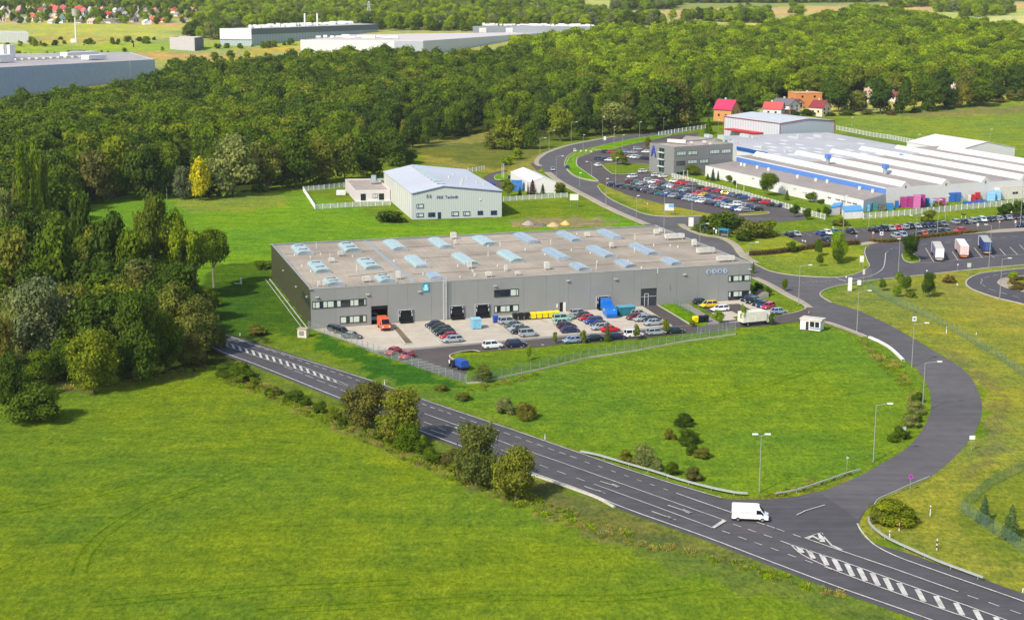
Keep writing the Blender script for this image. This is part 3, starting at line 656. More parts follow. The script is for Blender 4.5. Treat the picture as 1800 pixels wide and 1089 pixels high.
# barrel skylights
SKY1 = smat('skylight_sheet', (156, 180, 174), rough=.15, spec=.8, var=.08, scale=.6); SKY2 = smat('skylight_sheet_blue', (134, 152, 162), rough=.15, spec=.8, var=.1, scale=.6)
CURB = smat('skylight_kerb', (150, 156, 158), rough=.5)
def skylight(p0, p1, wid, m_, flaps=False):
    """barrel vault from roof point p0 (far end) to p1 (near end)"""
    p0, p1 = Vector(p0), Vector(p1); u = (p1 - p0).normalized(); L = (p1 - p0).length; n_ = Vector((u.y, -u.x, 0)); n_ = -n_ if n_.x < 0 else n_
    if (u.x * n_.y - u.y * n_.x) > 0: pass
    ns = 10; R1 = []
    def ring(t, grow=0):
        out_ = []
        for i in range(ns + 1):
            a = math.pi * (i / ns); out_.append(p0 + u * t - n_ * math.cos(a) * (wid / 2 + grow) + Vector((0, 0, .35 + math.sin(a) ** .8 * (wid * .2 + grow))))
        out_.append(out_[-1] - Vector((0, 0, .1))); out_.append(out_[0] - Vector((0, 0, .1))); return out_
    mb = MB(); mb.loft([ring(0), ring(L)]); s = mb.build('skylight', m_); fix_normals(s)
    k = MB(); c = (p0 + p1) / 2; k.box((c.x, c.y, ZR + .12), (L + .3, wid + .3, .34), math.atan2(u.y, u.x))
    kk = k.build('kerb', CURB); kk.parent = s
    rb = MB(); t = 0
    while t < L + .01:
        a_, b_ = ring(max(t - .05, 0), .04), ring(min(t + .05, L), .04); rb.loft([a_, b_]); t += L / max(3, round(L / 1.6))
    r = rb.build('rib', smat('skylight_rib', (176, 192, 196) if not flaps else (196, 200, 206))); fix_normals(r); r.parent = s
    if flaps:
        fb = MB()
        for tt_ in (.2, .72):
            q = p0 + u * L * tt_; a = q - n_ * wid * .3 + Vector((0, 0, .42 + wid * .17)); b_ = q + n_ * wid * .2 + Vector((0, 0, .42 + wid * .2))
            fb.bar(a, b_, .17, 5)
        for f in split(fb, 'vent_flap', smat('vent_flap_dark', (70, 74, 80))): f.parent = s
    hang(s, MBD)
def sk(xl, yt, xr, yb, m_, fl=False, wpx=None):
    """far-left corner (xl,yt) of the vault, near-right corner (xr,yb) in pixels"""
    wm = 5.2
    a = RPt(xl, yt); pr = ppm(a)
    near = RPt(xr, yb)
    u = (Vector((A.x, A.y, 0)) - Vector((Bp.x, Bp.y, 0))).normalized(); v = Vector((Wf.u.x, Wf.u.y, 0))
    d = near - a; d.z = 0
    # d = L*u + W*v
    det = u.x * v.y - u.y * v.x; Ls = (d.x * v.y - d.y * v.x) / det; Ws = (u.x * d.y - u.y * d.x) / det
    p0 = a + v * Ws / 2; p1 = p0 + u * Ls
    skylight(p0, p1, Ws, m_, fl)
for q in ((511, 437, 552, 448.5, SKY1, True), (594, 433, 636, 443.5, SKY1, True), (540, 466, 583, 480, SKY1, True), (626, 461, 672, 474, SKY1, True), (567, 496, 606, 503, SKY1, True), (658, 490, 697, 497.5, SKY1, True),
          (673, 428, 717, 440.5, SKY1), (752, 424, 797, 437, SKY1), (829, 421, 875, 432, SKY1), (710, 456, 757, 471, SKY1), (793, 451, 841, 466, SKY1), (873, 447, 924, 461, SKY1), (747, 486, 783, 492.5, SKY2),
          (902, 415.5, 951, 428.5, SKY2), (977, 412, 1026, 425, SKY2), (1048, 409, 1098, 421, SKY2), (952, 442, 1006, 457.5, SKY2), (1030, 438, 1085, 453, SKY2), (1105, 434, 1161, 448.5, SKY2), (1000, 468, 1040, 476, SKY2), (1080, 463, 1121, 471, SKY2), (1161, 459, 1202, 466.5, SKY2)):
    sk(*q)
def roof_unit(px, py, sx, sy, sz, m_=UNIT, legs=True, name='roof_unit'):
    p = RPt(px, py); mb = MB(); mb.box((p.x, p.y, ZR + .5 + sz / 2), (sx, sy, sz), Wf.rz)
    mb.box((p.x, p.y, ZR + .5 + sz + .05), (sx * .7, sy * .7, .12), Wf.rz)
    for x in (-.4, .4):
        for y in (-.4, .4):
            q = Vector((Wf.u.x, Wf.u.y, 0)) * sx * x + Vector((-Wf.u.y, Wf.u.x, 0)) * sy * y; mb.bar((p.x + q.x, p.y + q.y, ZR), (p.x + q.x, p.y + q.y, ZR + .52), .07, 4)
    hang(mb.build(name, m_), MBD)
for q in ((582.5, 461.5, 1.7, .9, .7), (598.5, 450, 1.5, .8, .8), (560.5, 504, .7, .5, .9), (570, 504, .7, .5, .9), (644, 496, 2.0, 1.0, 1.0), (700, 491, 1.1, .8, 1.6), (825, 472, 1.1, 1, 1.3), (859, 487, 1.6, .9, .8), (889, 477, .7, .6, 1.1),
          (910, 484, 1.3, .8, .5), (961, 474, 1.2, 1, 1.5), (1032, 417, 1.5, 1, .9), (1075, 436, 1.1, 1, 1.1), (1153, 413, 1.2, 1, 1.2), (1161, 409, 1, .8, .8), (1220, 433, 1.2, 1, 1.5), (1186, 421, 5.8, 1.0, 1.2), (1240, 446, 5.2, 1.0, 1.2), (1275, 460, 5.0, 1.0, 1.1), (797, 420, 1.6, 1, 1.4), (800, 430, .6, .6, .8)):
    roof_unit(*q)
mb = MB()
for x, y, h_ in ((556, 437, 1.8), (580, 457, 1.8), (627, 477, 1.8), (858, 451, 1.6), (879, 434, 1.6), (833, 487, 1.6), (968, 430, 1.6), (1116, 422, 1.8), (1115, 444, 1.6), (1048, 474, 1.6), (1168, 416, 2.2), (1156, 480, 1.4)):
    p = RPt(x, y); mb.bar(p, p + Vector((0, 0, h_)), .07, 5)
for i in range(46):
    x = random.uniform(500, 1290); y = random.uniform(405, 500); p = RPt(x, y)
    if Wf.n.dot(Vector((p.x, p.y)) - Wf.p0) < -1.5 and Wl.n.dot(Vector((p.x, p.y)) - Wl.p0) < -2 and Wr.n.dot(Vector((p.x, p.y)) - Wr.p0) < -2 and Wb.n.dot(Vector((p.x, p.y)) - Wb.p0) < -2: mb.bar(p, p + Vector((0, 0, .5)), .16, 6)
hang_each(mb, 'vent_pipe', WHITE, MBD)
# windows on the front
P8 = [.1, .155, .31, .4, .455, .54, .65, .71, .78, .86]
hang(window(Wf, Wf.rect(548.5, 530, 643.5, 536.5), None, [.055, .14, .2, .28, .4, .455, .53, .64, .70, .77, .86, .96], dark=(2, 5, 7, 8, 11)), MBD)
hang(window(Wf, Wf.rect(597.5, 556, 644, 565.5), None, [.24, .30, .36, .5, .74, .86], dark=(1, 2, 5)), MBD)
hang(window(Wf, Wf.rect(868.5, 509.5, 911.5, 519.5), None, [.66, .9], dark=(0,)), MBD)
hang(window(Wf, Wf.rect(868.5, 537.5, 911.5, 546.5), None, [.12, .25, .48, .64, .76], dark=(1, 4)), MBD)
hang(window(Wf, Wf.rect(1280, 484.5, 1320, 492.5), None, [.12, .22, .46, .6, .7, .93], dark=(1, 4)), MBD)
hang(window(Wf, Wf.rect(1280, 512, 1320, 522), None, [.11, .22, .46, .6, .88], dark=(1, 4)), MBD)
a0, a1, z0, z1 = Wf.rect(1280.5, 520.5, 1319, 524.5); mb = MB(); Wf.box(mb, a0, a1, .1, z0 + .9, 0, .08); hang(mb.build('entrance_glazing', GLASS), MBD)
a0, zt = Wl.hit(533, 514); a1, zb = Wl.hit(547, 530)
hang(window(Wl, (Wl.L - 13, Wl.L - .6, 5.0, 7.0), None, [.25, .5, .75], dark=(0, 1, 2, 3)), MBD)
# garage opening: dark room behind it
mb = MB(); a0, a1, z0, z1 = garage
Wf.box(mb, a0 + .02, a1 - .02, z0 + .02, z1 - .02, -9.2, -9); Wf.box(mb, a0 - .3, a0 - .02, 0, z1, -9, -.32); Wf.box(mb, a1 + .02, a1 + .3, 0, z1, -9, -.32); Wf.box(mb, a0, a1, z1 + .02, z1 + .2, -9, -.32); Wf.box(mb, a0, a1, .02, .05, -9, -.3)
hang(mb.build('garage_room', smat('dark_interior', (34, 30, 30))), MBD)
mb = MB(); Wf.box(mb, a0, a1, z1 - .9, z1, -.25, -.1); hang(mb.build('shutter_box', BLACK), MBD)
# roller gate with wicket door
a0, a1, z0, z1 = gate; mb = MB(); DG = smat('anthracite_gate', (56, 60, 66), rough=.5)
for i in range(8): Wf.box(mb, a0 + .02, a1 - .02, z1 * i / 8 + .02, z1 * (i + 1) / 8 - .02, -.28, -.16)
Wf.box(mb, a0 + .02, a1 - .02, .02, z1 - .05, -.3, -.2)
g_ = mb.build('roller_gate', DG); mb = MB(); c = a0 + (a1 - a0) * .36; hw = (a1 - a0) * .13
for x0_, x1_, zz0, zz1 in ((c - hw, c - hw + .15, 0, 3.2), (c + hw - .15, c + hw, 0, 3.2), (c - hw, c + hw, 3.2, 3.38)): Wf.box(mb, x0_, x1_, zz0 + .02, zz1, -.15, -.08)
Wf.box(mb, a0 + .1, a1 - .1, 2.5, 2.62, -.155, -.12)
w_ = mb.build('wicket_frame', smat('light_grey_trim', (190, 192, 192))); w_.parent = g_; hang(g_, MBD)
a0, a1, z0, z1 = doorR; mb = MB(); Wf.box(mb, a0, a1, .03, z1, -.28, -.2); hang(mb.build('side_door', BLACK), MBD)
mb = MB(); Wf.box(mb, a1 + .05, a1 + .75, .05, z1, 0, .1); Wf.box(mb, a0 - .9, a0 - .5, 1.2, 2.2, 0, .12); hang_each(mb, 'open_door_leaf', WHITE, MBD)
# dock doors with black shelters
for (x0, y0, x1, y1) in ((700.5, 545.5, 725.5, 571.5), (791, 538.5, 815, 564), (835.5, 535.5, 860, 560), (1048.5, 521.5, 1070, 548)):
    a0, a1, zb, zt = Wf.rect(x0, y0, x1, y1); zb = .6; mb = MB(); w_ = a1 - a0
    Wf.box(mb, a0, a0 + w_ * .2, zb, zt, .005, .35); Wf.box(mb, a1 - w_ * .2, a1, zb, zt, .005, .35); Wf.box(mb, a0 + w_ * .2, a1 - w_ * .2, zt - (zt - zb) * .28, zt, .005, .36)
    d = mb.build('dock_door', smat('dock_curtain', (13, 13, 16), rough=.9, var=.3, scale=3)); mb = MB()
    Wf.box(mb, a0 - .12, a0 - .01, .6, zt + .12, .005, .25); Wf.box(mb, a1 + .01, a1 + .12, .6, zt + .12, .005, .25); Wf.box(mb, a0, a1, zt + .01, zt + .12, .005, .25)
    for xx in (a0 + .2, a1 - .5): Wf.box(mb, xx, xx + .3, zt - .5, zt - .15, .36, .41)
    for xx in (a0 + .12, a1 - .35): Wf.box(mb, xx, xx + .22, zb + 1.0, zb + 1.8, .36, .41)
    k = mb.build('shelter_trim', smat('pale_trim', (186, 186, 190))); k.parent = d
    mb = MB(); Wf.box(mb, a0 + w_ * .2, a1 - w_ * .2, zb, zt - (zt - zb) * .28, .01, .08); k = mb.build('door_leaf', smat('dock_leaf', (24, 24, 28), rough=.5)); k.parent = d
    mb = MB(); Wf.box(mb, a0 + .3, a1 - .3, .13, zb - .02, .01, .8); k = mb.build('dock_leveller', BLACK); k.parent = d; mb = MB(); Wf.box(mb, a0 + .15, a1 - .15, .125, .56, .82, 1.5); k = mb.build('ramp_lip', BLACK); k.parent = d
    hang(d, MBD)
# wall lamps, small marks
mb = MB()
for x, y in ((557, 522), (646, 517), (737, 512), (870, 502), (998, 493), (1082, 490), (1203, 482), (1318, 473)):
    a, z = Wf.hit(x, y); Wf.box(mb, a - .4, a + .4, z - .12, z + .12, 0, .5)
for a, z in ((Wl.L - 5, 6.9), (Wl.L - 22, 6.2), (Wl.L - 44, 6.4)): Wl.box(mb, a - .3, a + .3, z - .15, z + .15, .05, .4)
hang_each(mb, 'wall_lamp', smat('lamp_grey', (176, 180, 180)), MBD)
# lattice roof ladder / drain mast on the front
a, _z0 = Wf.hit(781, 560); mb = MB()
for o in (-.35, .35): mb.bar(Wf.at(a + o, .1, .3), Wf.at(a + o, hM + 1.1, .3), .06, 4)
for o in (-.35, .35): mb.bar(Wf.at(a + o, .1, .9), Wf.at(a + o, hM + 1.1, .9), .05, 4)
z = .4
while z < hM + 1: mb.bar(Wf.at(a - .35, z, .3), Wf.at(a + .35, z, .3), .04, 4); mb.bar(Wf.at(a - .35, z, .9), Wf.at(a + .35, z + .35, .9), .035, 4); mb.bar(Wf.at(a - .35, z, .3), Wf.at(a - .35, z + .35, .9), .035, 4); z += .42
hang(mb.build('ladder_cage', smat('pale_steel', (196, 198, 196))), MBD)
# signs on the warehouse
TEAL = smat('teal_sign', (50, 150, 170), rough=.4); PALEB = smat('pale_blue_sign', (176, 226, 236), rough=.4); NAVY = smat('navy_lettering', (52, 70, 116), rough=.4)
a0, a1, zb, zt = Wf.rect(742.5, 497.5, 754, 512); mb = MB(); Wf.box(mb, a0, a1, zb, zt, .01, .16); s = mb.build('company_sign', TEAL)
mb = MB(); c = (a0 + a1) / 2; ring = []
for i in range(20):
    t = i / 20 * 2 * math.pi; ring.append(Wf.at(c + math.cos(t) * .42, zt - .72 + math.sin(t) * .38, .2))
mb.add(ring, [tuple(range(20))]); Wf.box(mb, a0 + .25, a1 - .25, zb + .35, zb + .6, .16, .19); Wf.box(mb, a0 + .2, a1 - .2, zb + .68, zb + 1.05, .16, .19)
k = mb.build('sign_emblem', PALEB); k.parent = s; hang(s, MBD)
for x, y, ch in ((1245.6, 477.6, 'E'), (1255.4, 476.8, 'Y'), (1265.3, 476.2, 'D'), (1274.6, 475.8, 'I')):
    a, z = Wf.hit(x, y); mb = MB(); r0 = []; rr = .66
    for o in (.01, .14): r0.append([Wf.at(a + math.cos(i / 24 * 2 * math.pi) * rr, z + math.sin(i / 24 * 2 * math.pi) * rr, o) for i in range(24)])
    mb.loft(r0); s = mb.build('letter_disc', smat('disc_blue', (164, 176, 196), rough=.4)); fix_normals(s)
    t = text_mesh(ch, .95, .02, NAVY, 'letter'); p = Wf.at(a, z, .17); t.data.transform(Matrix.Translation(p) @ Matrix.Rotation(Wf.rz, 4, 'Z') @ Matrix.Rotation(math.pi / 2, 4, 'X')); t.parent = s
    hang(s, MBD)
# plinth kerb along the left side
mb = MB(); Wl.box(mb, 1, Wl.L + 1, 0, .2, .8, 1.0); Wl.box(mb, 1, Wl.L + 1, 0, .15, 2.0, 2.12)
k = mb.build('kerb_line', smat('pale_kerb', (184, 182, 172))); tag(k, kind='structure')
# ---- generic box / gable builder ------------------------------------
def building(name, label, cat, corners, h, wall, roof, parapet=.4, roofz=None, group=None):
    """flat-roofed block on ground corners [front-left, front-right, back-right, back-left]"""
    c = [Vector(p) for p in corners]; zb = min(T(p.y) for p in c) - .5; z0 = T(c[0].y)
    root = empty(name, (c[0].x, c[0].y, z0)); tag(root, label, cat, group)
    mb = MB(); mb.prism([(p.x, p.y) for p in c], zb, z0 + h - parapet, mtop=1)
    W = [Wall(tuple(c[i]), tuple(c[(i + 1) % 4])) for i in range(4)]
    if parapet > 0:
        for i in range(4): W[i].box(mb, .3 if i % 2 else 0, W[i].L - (.3 if i % 2 else 0), z0 + h - parapet, z0 + h, -.3, 0)
    hang(mb.build('wall', [wall, roof]), root)
    return root, W, z0
def rectwin(W, rects, root, dark=True, fr=None, panes=()):
    for r in rects:
        rr = W.rect(*r) if len(r) == 4 else r
        hang(window(W, rr, None, list(panes), dark=range(9) if dark else (), frame=fr or FRAMEM, fw=.26 if fr is not None and fr.name.startswith('blue') else .12), root)
def gable(name, label, cat, FL, FR, depthvec, h, rise, wall, roofm, ov=.25, ridge=None, group=None, side=None):
    """gabled hall: front gable FL-FR, running back along depthvec"""
    FL, FR = Vector(FL), Vector(FR); BL, BR = FL + depthvec, FR + depthvec; z0 = T(FL.y)
    root = empty(name, (FL.x, FL.y, z0)); tag(root, label, cat, group)
    MF, MBk = (FL + FR) / 2, (BL + BR) / 2
    if ridge is not None: MF = FL.lerp(FR, ridge); MBk = BL.lerp(BR, ridge)
    def P(p, z): return (p.x, p.y, z)
    e, rg = z0 + h, z0 + h + rise; b_ = z0 - 1
    mb = MB(); mb.add([P(FL, b_), P(FR, b_), P(FR, e), P(MF, rg), P(FL, e)], [(0, 1, 2, 3, 4)]); mb.add([P(BL, b_), P(BR, b_), P(BR, e), P(MBk, rg), P(BL, e)], [(4, 3, 2, 1, 0)])
    mb.add([P(FL, b_), P(BL, b_), P(BL, e), P(FL, e)], [(3, 2, 1, 0)][0:1] and [(0, 3, 2, 1)], 1); mb.add([P(FR, b_), P(BR, b_), P(BR, e), P(FR, e)], [(0, 1, 2, 3)])
    hang(mb.build('wall', [wall, side or wall]), root)
    u = (FR - FL).normalized(); dn = depthvec.normalized(); mb = MB(); th = .18
    for s, (pf, pb) in ((-1, (FL, BL)), (1, (FR, BR))):
        a, b, c, d = pf + u * s * ov - dn * ov, MF - dn * ov, MBk + dn * ov, pb + u * s * ov + dn * ov
        k = rise / max(.1, (pf - MF).length) * ov
        q = [P(a, e - k), P(b, rg), P(c, rg), P(d, e - k)]; vs = [(x, y, z + .02) for x, y, z in q] + [(x, y, z + .02 + th) for x, y, z in q]
        mb.add(vs, [(3, 2, 1, 0), (4, 5, 6, 7), (0, 1, 5, 4), (2, 3, 7, 6), (3, 0, 4, 7)])
    r = mb.build('roof', roofm); fix_normals(r); hang(r, root)
    return root, Wall(tuple(FL), tuple(FR)), z0
# ---- pale gabled hall ("FRK Technik")
PALE = smat('pale_grey_cladding', (192, 198, 192), rough=.5, var=.03, stripes=.5); PALER = smat('pale_metal_roof', (196, 198, 202), rough=.5, var=.05, scale=.3, grime=.1)
BLUEF = smat('blue_window_frame', (44, 66, 104), rough=.5); SIDEW = smat('white_ribbed_side', (208, 208, 196), rough=.5, stripes=.35, var=.05)
FL = G(724, 386); FR = G(882, 381); hT = hgt(FL, 340); BLr = G(676.5, 297.5, hT); BRr = G(818, 302.5, hT)
dv = ((BLr - Vector((FL.x, FL.y, hT))) + (BRr - Vector((FR.x, FR.y, hT)))) / 2; dv.z = 0
WT0 = Wall(tuple(FL), tuple(FR)); sr, zr = WT0.hit(779.5, 327)
TEC, WT, _ = gable('industrial_hall', 'pale grey gabled hall with blue trimmed windows and blue lettering on its gable', 'hall', FL, FR, dv, hT, zr - hT, PALE, PALER, ridge=sr / WT0.L, side=SIDEW)
mb = MB(); e0, m0, e1 = WT.at(0, hT - .1, .3), WT.at(sr, zr - .05, .3), WT.at(WT.L, hT - .1, .3); mb.bar(e0, m0, .2, 4); mb.bar(m0, e1, .2, 4); hang_each(mb, 'verge_trim', smat('blue_grey_trim', (112, 128, 160)), TEC)
rectwin(WT, [(732, 358.5, 744.8, 366), (732, 374.5, 744.8, 381.5)], TEC, False, BLUEF, (.3,)); rectwin(WT, [(752.5, 373.5, 765, 381)], TEC, True, BLUEF, (.35,))
rectwin(WT, [(793.5, 372, 806.5, 379.5), (814, 371.5, 826.5, 379)], TEC, False, BLUEF, (.3,)); rectwin(WT, [(839.5, 370.5, 849, 377.5), (862.5, 370, 873.5, 377.5)], TEC, True, BLUEF, (.5,))
a0, a1, zb, zt = WT.rect(769.5, 373, 775, 384); mb = MB(); WT.box(mb, a0, a1, .05, zt, 0, .12); hang(mb.build('door', smat('navy_door', (26, 40, 78))), TEC)
def wall_text(W, txt, px, py, size, m_, root, sx=1, name='lettering', o=.06, parent=None):
    a, z = W.hit(px, py); t = text_mesh(txt, size, .03, m_, name); p = W.at(a, z, o)
    t.data.transform(Matrix.Translation(p) @ Matrix.Rotation(W.rz, 4, 'Z') @ Matrix.Rotation(math.pi / 2, 4, 'X') @ Matrix.Diagonal((sx, 1, 1, 1)))
    return hang(t, root) if root is not None else t
wall_text(WT, 'FRK Technik', 786.5, 346.8, 1.55, NAVY, TEC, .95); wall_text(WT, 'frk', 754.5, 345.5, 2.1, smat('grey_lettering', (92, 100, 108)), TEC, .85)
mb = MB(); a, z = WT.hit(844, 351); WT.box(mb, a - .2, a + .2, z - .2, z + .2, 0, .3); hang_each(mb, 'wall_lamp', WHITE, TEC)
dn = dv.normalized(); mb = MB()
rg0 = WT.at(sr, zr, 0) ; 
for i in range(9):
    c = Vector((rg0.x, rg0.y, 0)) + dn * (dv.length * (.1 + i * .1)); mb.box((c.x, c.y, zr + .45), (5.2 if i > 1 else 3, 2.6, .3), math.atan2(dn.y, dn.x))
hang_each(mb, 'ridge_light', smat('translucent_ridge', (178, 190, 190), rough=.3), TEC)
mb = MB()
for fx, fy in ((.72, .2), (.76, .28), (.68, .42), (.8, .4), (.9, .3), (.86, .45), (.93, .2), (.78, .6), (.7, .12)):
    s_ = sr + (WT.L - sr) * (fx - .5) * 2 * .95; p = WT.at(s_, 0) + dn * dv.length * fy; zc = zr - (zr - hT) * (s_ - sr) / (WT.L - sr); mb.bar((p.x, p.y, zc), (p.x, p.y, zc + .9), .3, 7)
hang_each(mb, 'roof_cowl', UNIT, TEC)
# downpipes / glazed strip on its left side
Ws = Wall((FL.x + dv.x, FL.y + dv.y, 0), tuple(FL)); mb = MB()
for i in range(9): Ws.box(mb, Ws.L - 2 - i * 4.4, Ws.L - 1.8 - i * 4.4, .2, hT - .3, 0, .12)
hang_each(mb, 'downpipe', WHITE, TEC)
# ---- flat annex left of the hall
ANC = [G(624.5, 354.5), G(686, 353.5), G(684, 328), G(605.5, 331)]
PINKW = smat('pinkish_plaster', (212, 202, 198), rough=.7, var=.04); FELT2 = asphalt('gravel_roof', srgb(166, 152, 140)[:3], patch=.15)
hA = hgt(ANC[0], 334); ANC[3] = G(606.5, 314.5, hA); ANC[2] = ANC[3] + (ANC[1] - ANC[0]); ANC[2].z = ANC[3].z = 0
ANX, WA, _ = building('annex_building', 'low pinkish annex with a silver duct on its flat roof', 'annex', ANC, hA, PINKW, FELT2, .5)
rectwin(WA[0], [(634, 340.5, 643, 352.5), (666, 340, 675, 351)], ANX); rectwin(WA[0], [(655, 340.5, 664, 348)], ANX, False, FRAMEM, (.5,))
mb = MB(); p = G(657, 321, hA); mb.box((p.x, p.y, hA + 1.6), (1.9, 2, 2.6), 0); mb.box((p.x - .9, p.y, hA + .7), (.7, 1.5, 1.7), 0); mb.bar((p.x + .5, p.y, hA + 1.2), (p.x + 4.5, p.y + .3, hA + 1.2), .4, 8); hang(mb.build('duct_unit', smat('silver_duct', (176, 188, 192), metal=.4, rough=.35)), ANX)
mb = MB(); WA[0].box(mb, 0, WA[0].L, 0, .4, 0, .6); hang(mb.build('plinth', WHITE), ANX)
# ---- white tent hall
TW = smat('white_tarpaulin', (226, 222, 214), rough=.6, var=.03)
FL = G(931, 340); FR = G(977, 339); hw = hgt(FR, 320); p = G(897.5, 303, hw); d_ = Vector((p.x - FL.x, p.y - FL.y, 0))
gable('tent_hall', 'white tarpaulin tent hall behind the small conifers beside the curving road', 'tent hall', FL, FR, d_, hw, 1.9, TW, TW, ov=.1)
def fromtops(pts, base, toppx):
    b = G(*base); h = hgt(b, toppx); return [G(x, y, T(b.y) + h) for x, y in pts], h
# ---- grey office block with blue emblem
OF = [G(1184, 309), G(1287, 301), None, None]; hO = hgt(OF[0], 258.5)
p = G(1142, 251, hO); OF[3] = Vector((p.x, p.y, 0)); OF[2] = OF[3] + OF[1] - OF[0]
OGREY = smat('office_brick_grey', (132, 132, 128), rough=.7, var=.08, scale=1.2)
OFB, WO, _ = building('office_block', 'grey three storey office block with a blue emblem and glazed stair strip at its end', 'office block', OF, hO, OGREY, FELT2, .6)
for (x0, y0, x1, y1), pn in (((1189.5, 266.5, 1205.5, 272.5), (.2, .45, .72)), ((1209.5, 265.5, 1225.5, 271.5), (.35, .5, .75)), ((1247.5, 263.5, 1264.5, 269.5), (.15, .4, .75)), ((1268, 262.5, 1284.5, 268.5), (.2, .45, .7))): rectwin(WO[0], [(x0, y0, x1, y1)], OFB, False, FRAMEM, pn)
rectwin(WO[0], [(1189, 283.5, 1204, 289.5)], OFB, True, FRAMEM, (.5,))
for r_ in ((1209, 281.5, 1225, 287), (1230, 280.5, 1245, 286)): rectwin(WO[0], [r_], OFB, False, FRAMEM, (.3, .65))
rectwin(WO[0], [(1189, 302, 1206, 306.5)], OFB, True, smat('teal_frame', (96, 140, 140)), (.3, .65))
WOs = WO[3]; a0, z0_ = WOs.hit(1157, 260); a1, z1_ = WOs.hit(1167.5, 300)
Ls = WOs.L; s0, _q = WOs.hit(1158.5, 280); s1, _q = WOs.hit(1168, 280)
hang(window(WOs, (s0, s1, .6, hO - 1.2), None, [.5], dark=(0, 1), frame=smat('teal_frame', (96, 140, 140)), name='stair_glazing'), OFB)
mb = MB()
for z in (hO * .25, hO * .5, hO * .74): WOs.box(mb, s0 - .3, s1 + .3, z - .25, z + .25, .12, .8)
hang_each(mb, 'balcony_slab', UNIT, OFB)
sE, zE = WOs.hit(1149.5, 265); mb = MB()
mb.bar(WOs.at(sE - 1.5, zE - 2.4, .25), WOs.at(sE, zE + 2.2, .25), .38, 4); mb.bar(WOs.at(sE + 1.9, zE - 2.6, .25), WOs.at(sE, zE + 2.2, .25), .38, 4); mb.bar(WOs.at(sE - .7, zE - .6, .25), WOs.at(sE + .8, zE - .6, .25), .25, 4)
hang(mb.build('emblem', smat('emblem_blue', (48, 66, 150))), OFB)
for x, y, a, b_, c in ((1190, 251, 9, 1.2, 1.4), (1215, 252, 1.2, 1, .8), (1238, 251, 1.6, 1, .9), (1248, 254, 1, 1, .9)):
    p = G(x, y, hO); mb = MB(); mb.box((p.x, p.y, hO + .1 + c / 2), (a, b_, c), -.55 if a > 5 else 0); hang(mb.build('roof_unit', UNIT), OFB)
# ---- white factory: low front range, blue fascia, saw roofs, rear flat roofs
FW = smat('factory_white', (218, 217, 211), rough=.6, var=.03, grime=.06); FROOF = asphalt('factory_roof', srgb(160, 149, 140)[:3], patch=.12, grain=.04)
GROOF = asphalt('factory_grey_roof', srgb(180, 178, 178)[:3], patch=.08, grain=.04); FBLUE = smat('factory_blue', (84, 128, 196), rough=.5, var=.05); FBLUE2 = smat('factory_deep_blue', (24, 84, 160), rough=.5)
R0, R1 = G(1241, 311), G(1517, 373.5)            # bottom edge of the low front range: left end, right end
hL = hgt(R1, 352); Rt0 = G(1240, 291, hL)
p = G(1540, 344.5, hL); back1 = Vector((p.x, p.y, 0)); p = G(1558, 341.5, hL)
BK0 = G(1293, 283, hL); BK0.z = 0; BK1 = G(1557, 341, hL); BK1.z = 0
R1g = Vector((R1.x, R1.y, 0)); R0g = Vector((Rt0.x, Rt0.y, 0))
FAC = empty('factory', (R1.x, R1.y, 0)); tag(FAC, 'large white factory with saw-shaped roofs, blue fascia bands and rooftop cowls', 'factory')
mb = MB(); mb.prism([tuple(R0g)[:2], tuple(R1g)[:2], tuple(BK1)[:2], tuple(BK0)[:2]], -.5, hL, mtop=1); hang(mb.build('front_range', [FW, FROOF]), FAC)
WFl = Wall(tuple(R0g), tuple(R1g)); WFr = Wall(tuple(R1g), tuple(BK1))
for r_ in ((1302, 300, 1306, 303), (1322, 312, 1326, 315), (1395, 330, 1400, 333), (1411, 336.5, 1419, 340), (1455, 345, 1461, 349.5), (1469, 348.5, 1477, 353), (1479, 351, 1487, 355.5), (1489, 353.5, 1497, 358), (1499, 355.5, 1507, 360.5)): rectwin(WFl, [r_], FAC, True, UNIT, (.5,))
mb = MB()
for x, y in ((1303, 291), (1309, 292), (1331, 296), (1351, 300), (1402, 312.5), (1434, 318.5), (1454, 321), (1511, 333), (1534, 338)):
    p = G(x, y, hL); mb.bar((p.x, p.y, hL), (p.x, p.y, hL + 1.2), .55, 8)
hang_each(mb, 'roof_cowl', WHITE, FAC)
# main high hall: corner under blue fascia at (1557,341)->(1557,...)
hH = hgt(BK1, 330); HB = BK1
H0p = G(1288, 261, hH + 0); WH = Wall(tuple(BK0), tuple(BK1))
end1 = G(1800, 318, hH); 
# south-east end wall direction from its top line (1560,332)->(1780,313)
pE0 = G(1560, 332.5, hH); pE1 = G(1789, 318.5, hH); ve = (pE1 - pE0); ve.z = 0; ve.normalize(); vl = Vector((WH.u.x, WH.u.y, 0))   # vl: towards the viewer-right along the saw ridges
Lh = WH.L + 16; EB = Vector((BK1.x, BK1.y, 0)); ES = EB - vl * WH.L
NS = 6; wS = (G(1672, 326.5, hH) - G(1601, 331, hH)).length; total = wS * NS
mb = MB(); mb.prism([tuple(EB)[:2], tuple(EB + ve * total)[:2], tuple(EB + ve * total - vl * WH.L)[:2], tuple(ES)[:2]], -.5, hH - .02, mtop=1); hang(mb.build('main_hall', [FW, FROOF]), FAC)
mb = MB(); WH.box(mb, 1, WH.L, hL + .1, hL + (hH - hL) * .82, .01, .2); hang(mb.build('fascia_band', FBLUE), FAC)
SAWW = smat('saw_roof_white', (214, 212, 206), rough=.5, var=.05, grime=.12)
starts = [(1316, 272), (1373, 271), (1433, 268), (1491, 263), (1548, 261), (1600, 262)]
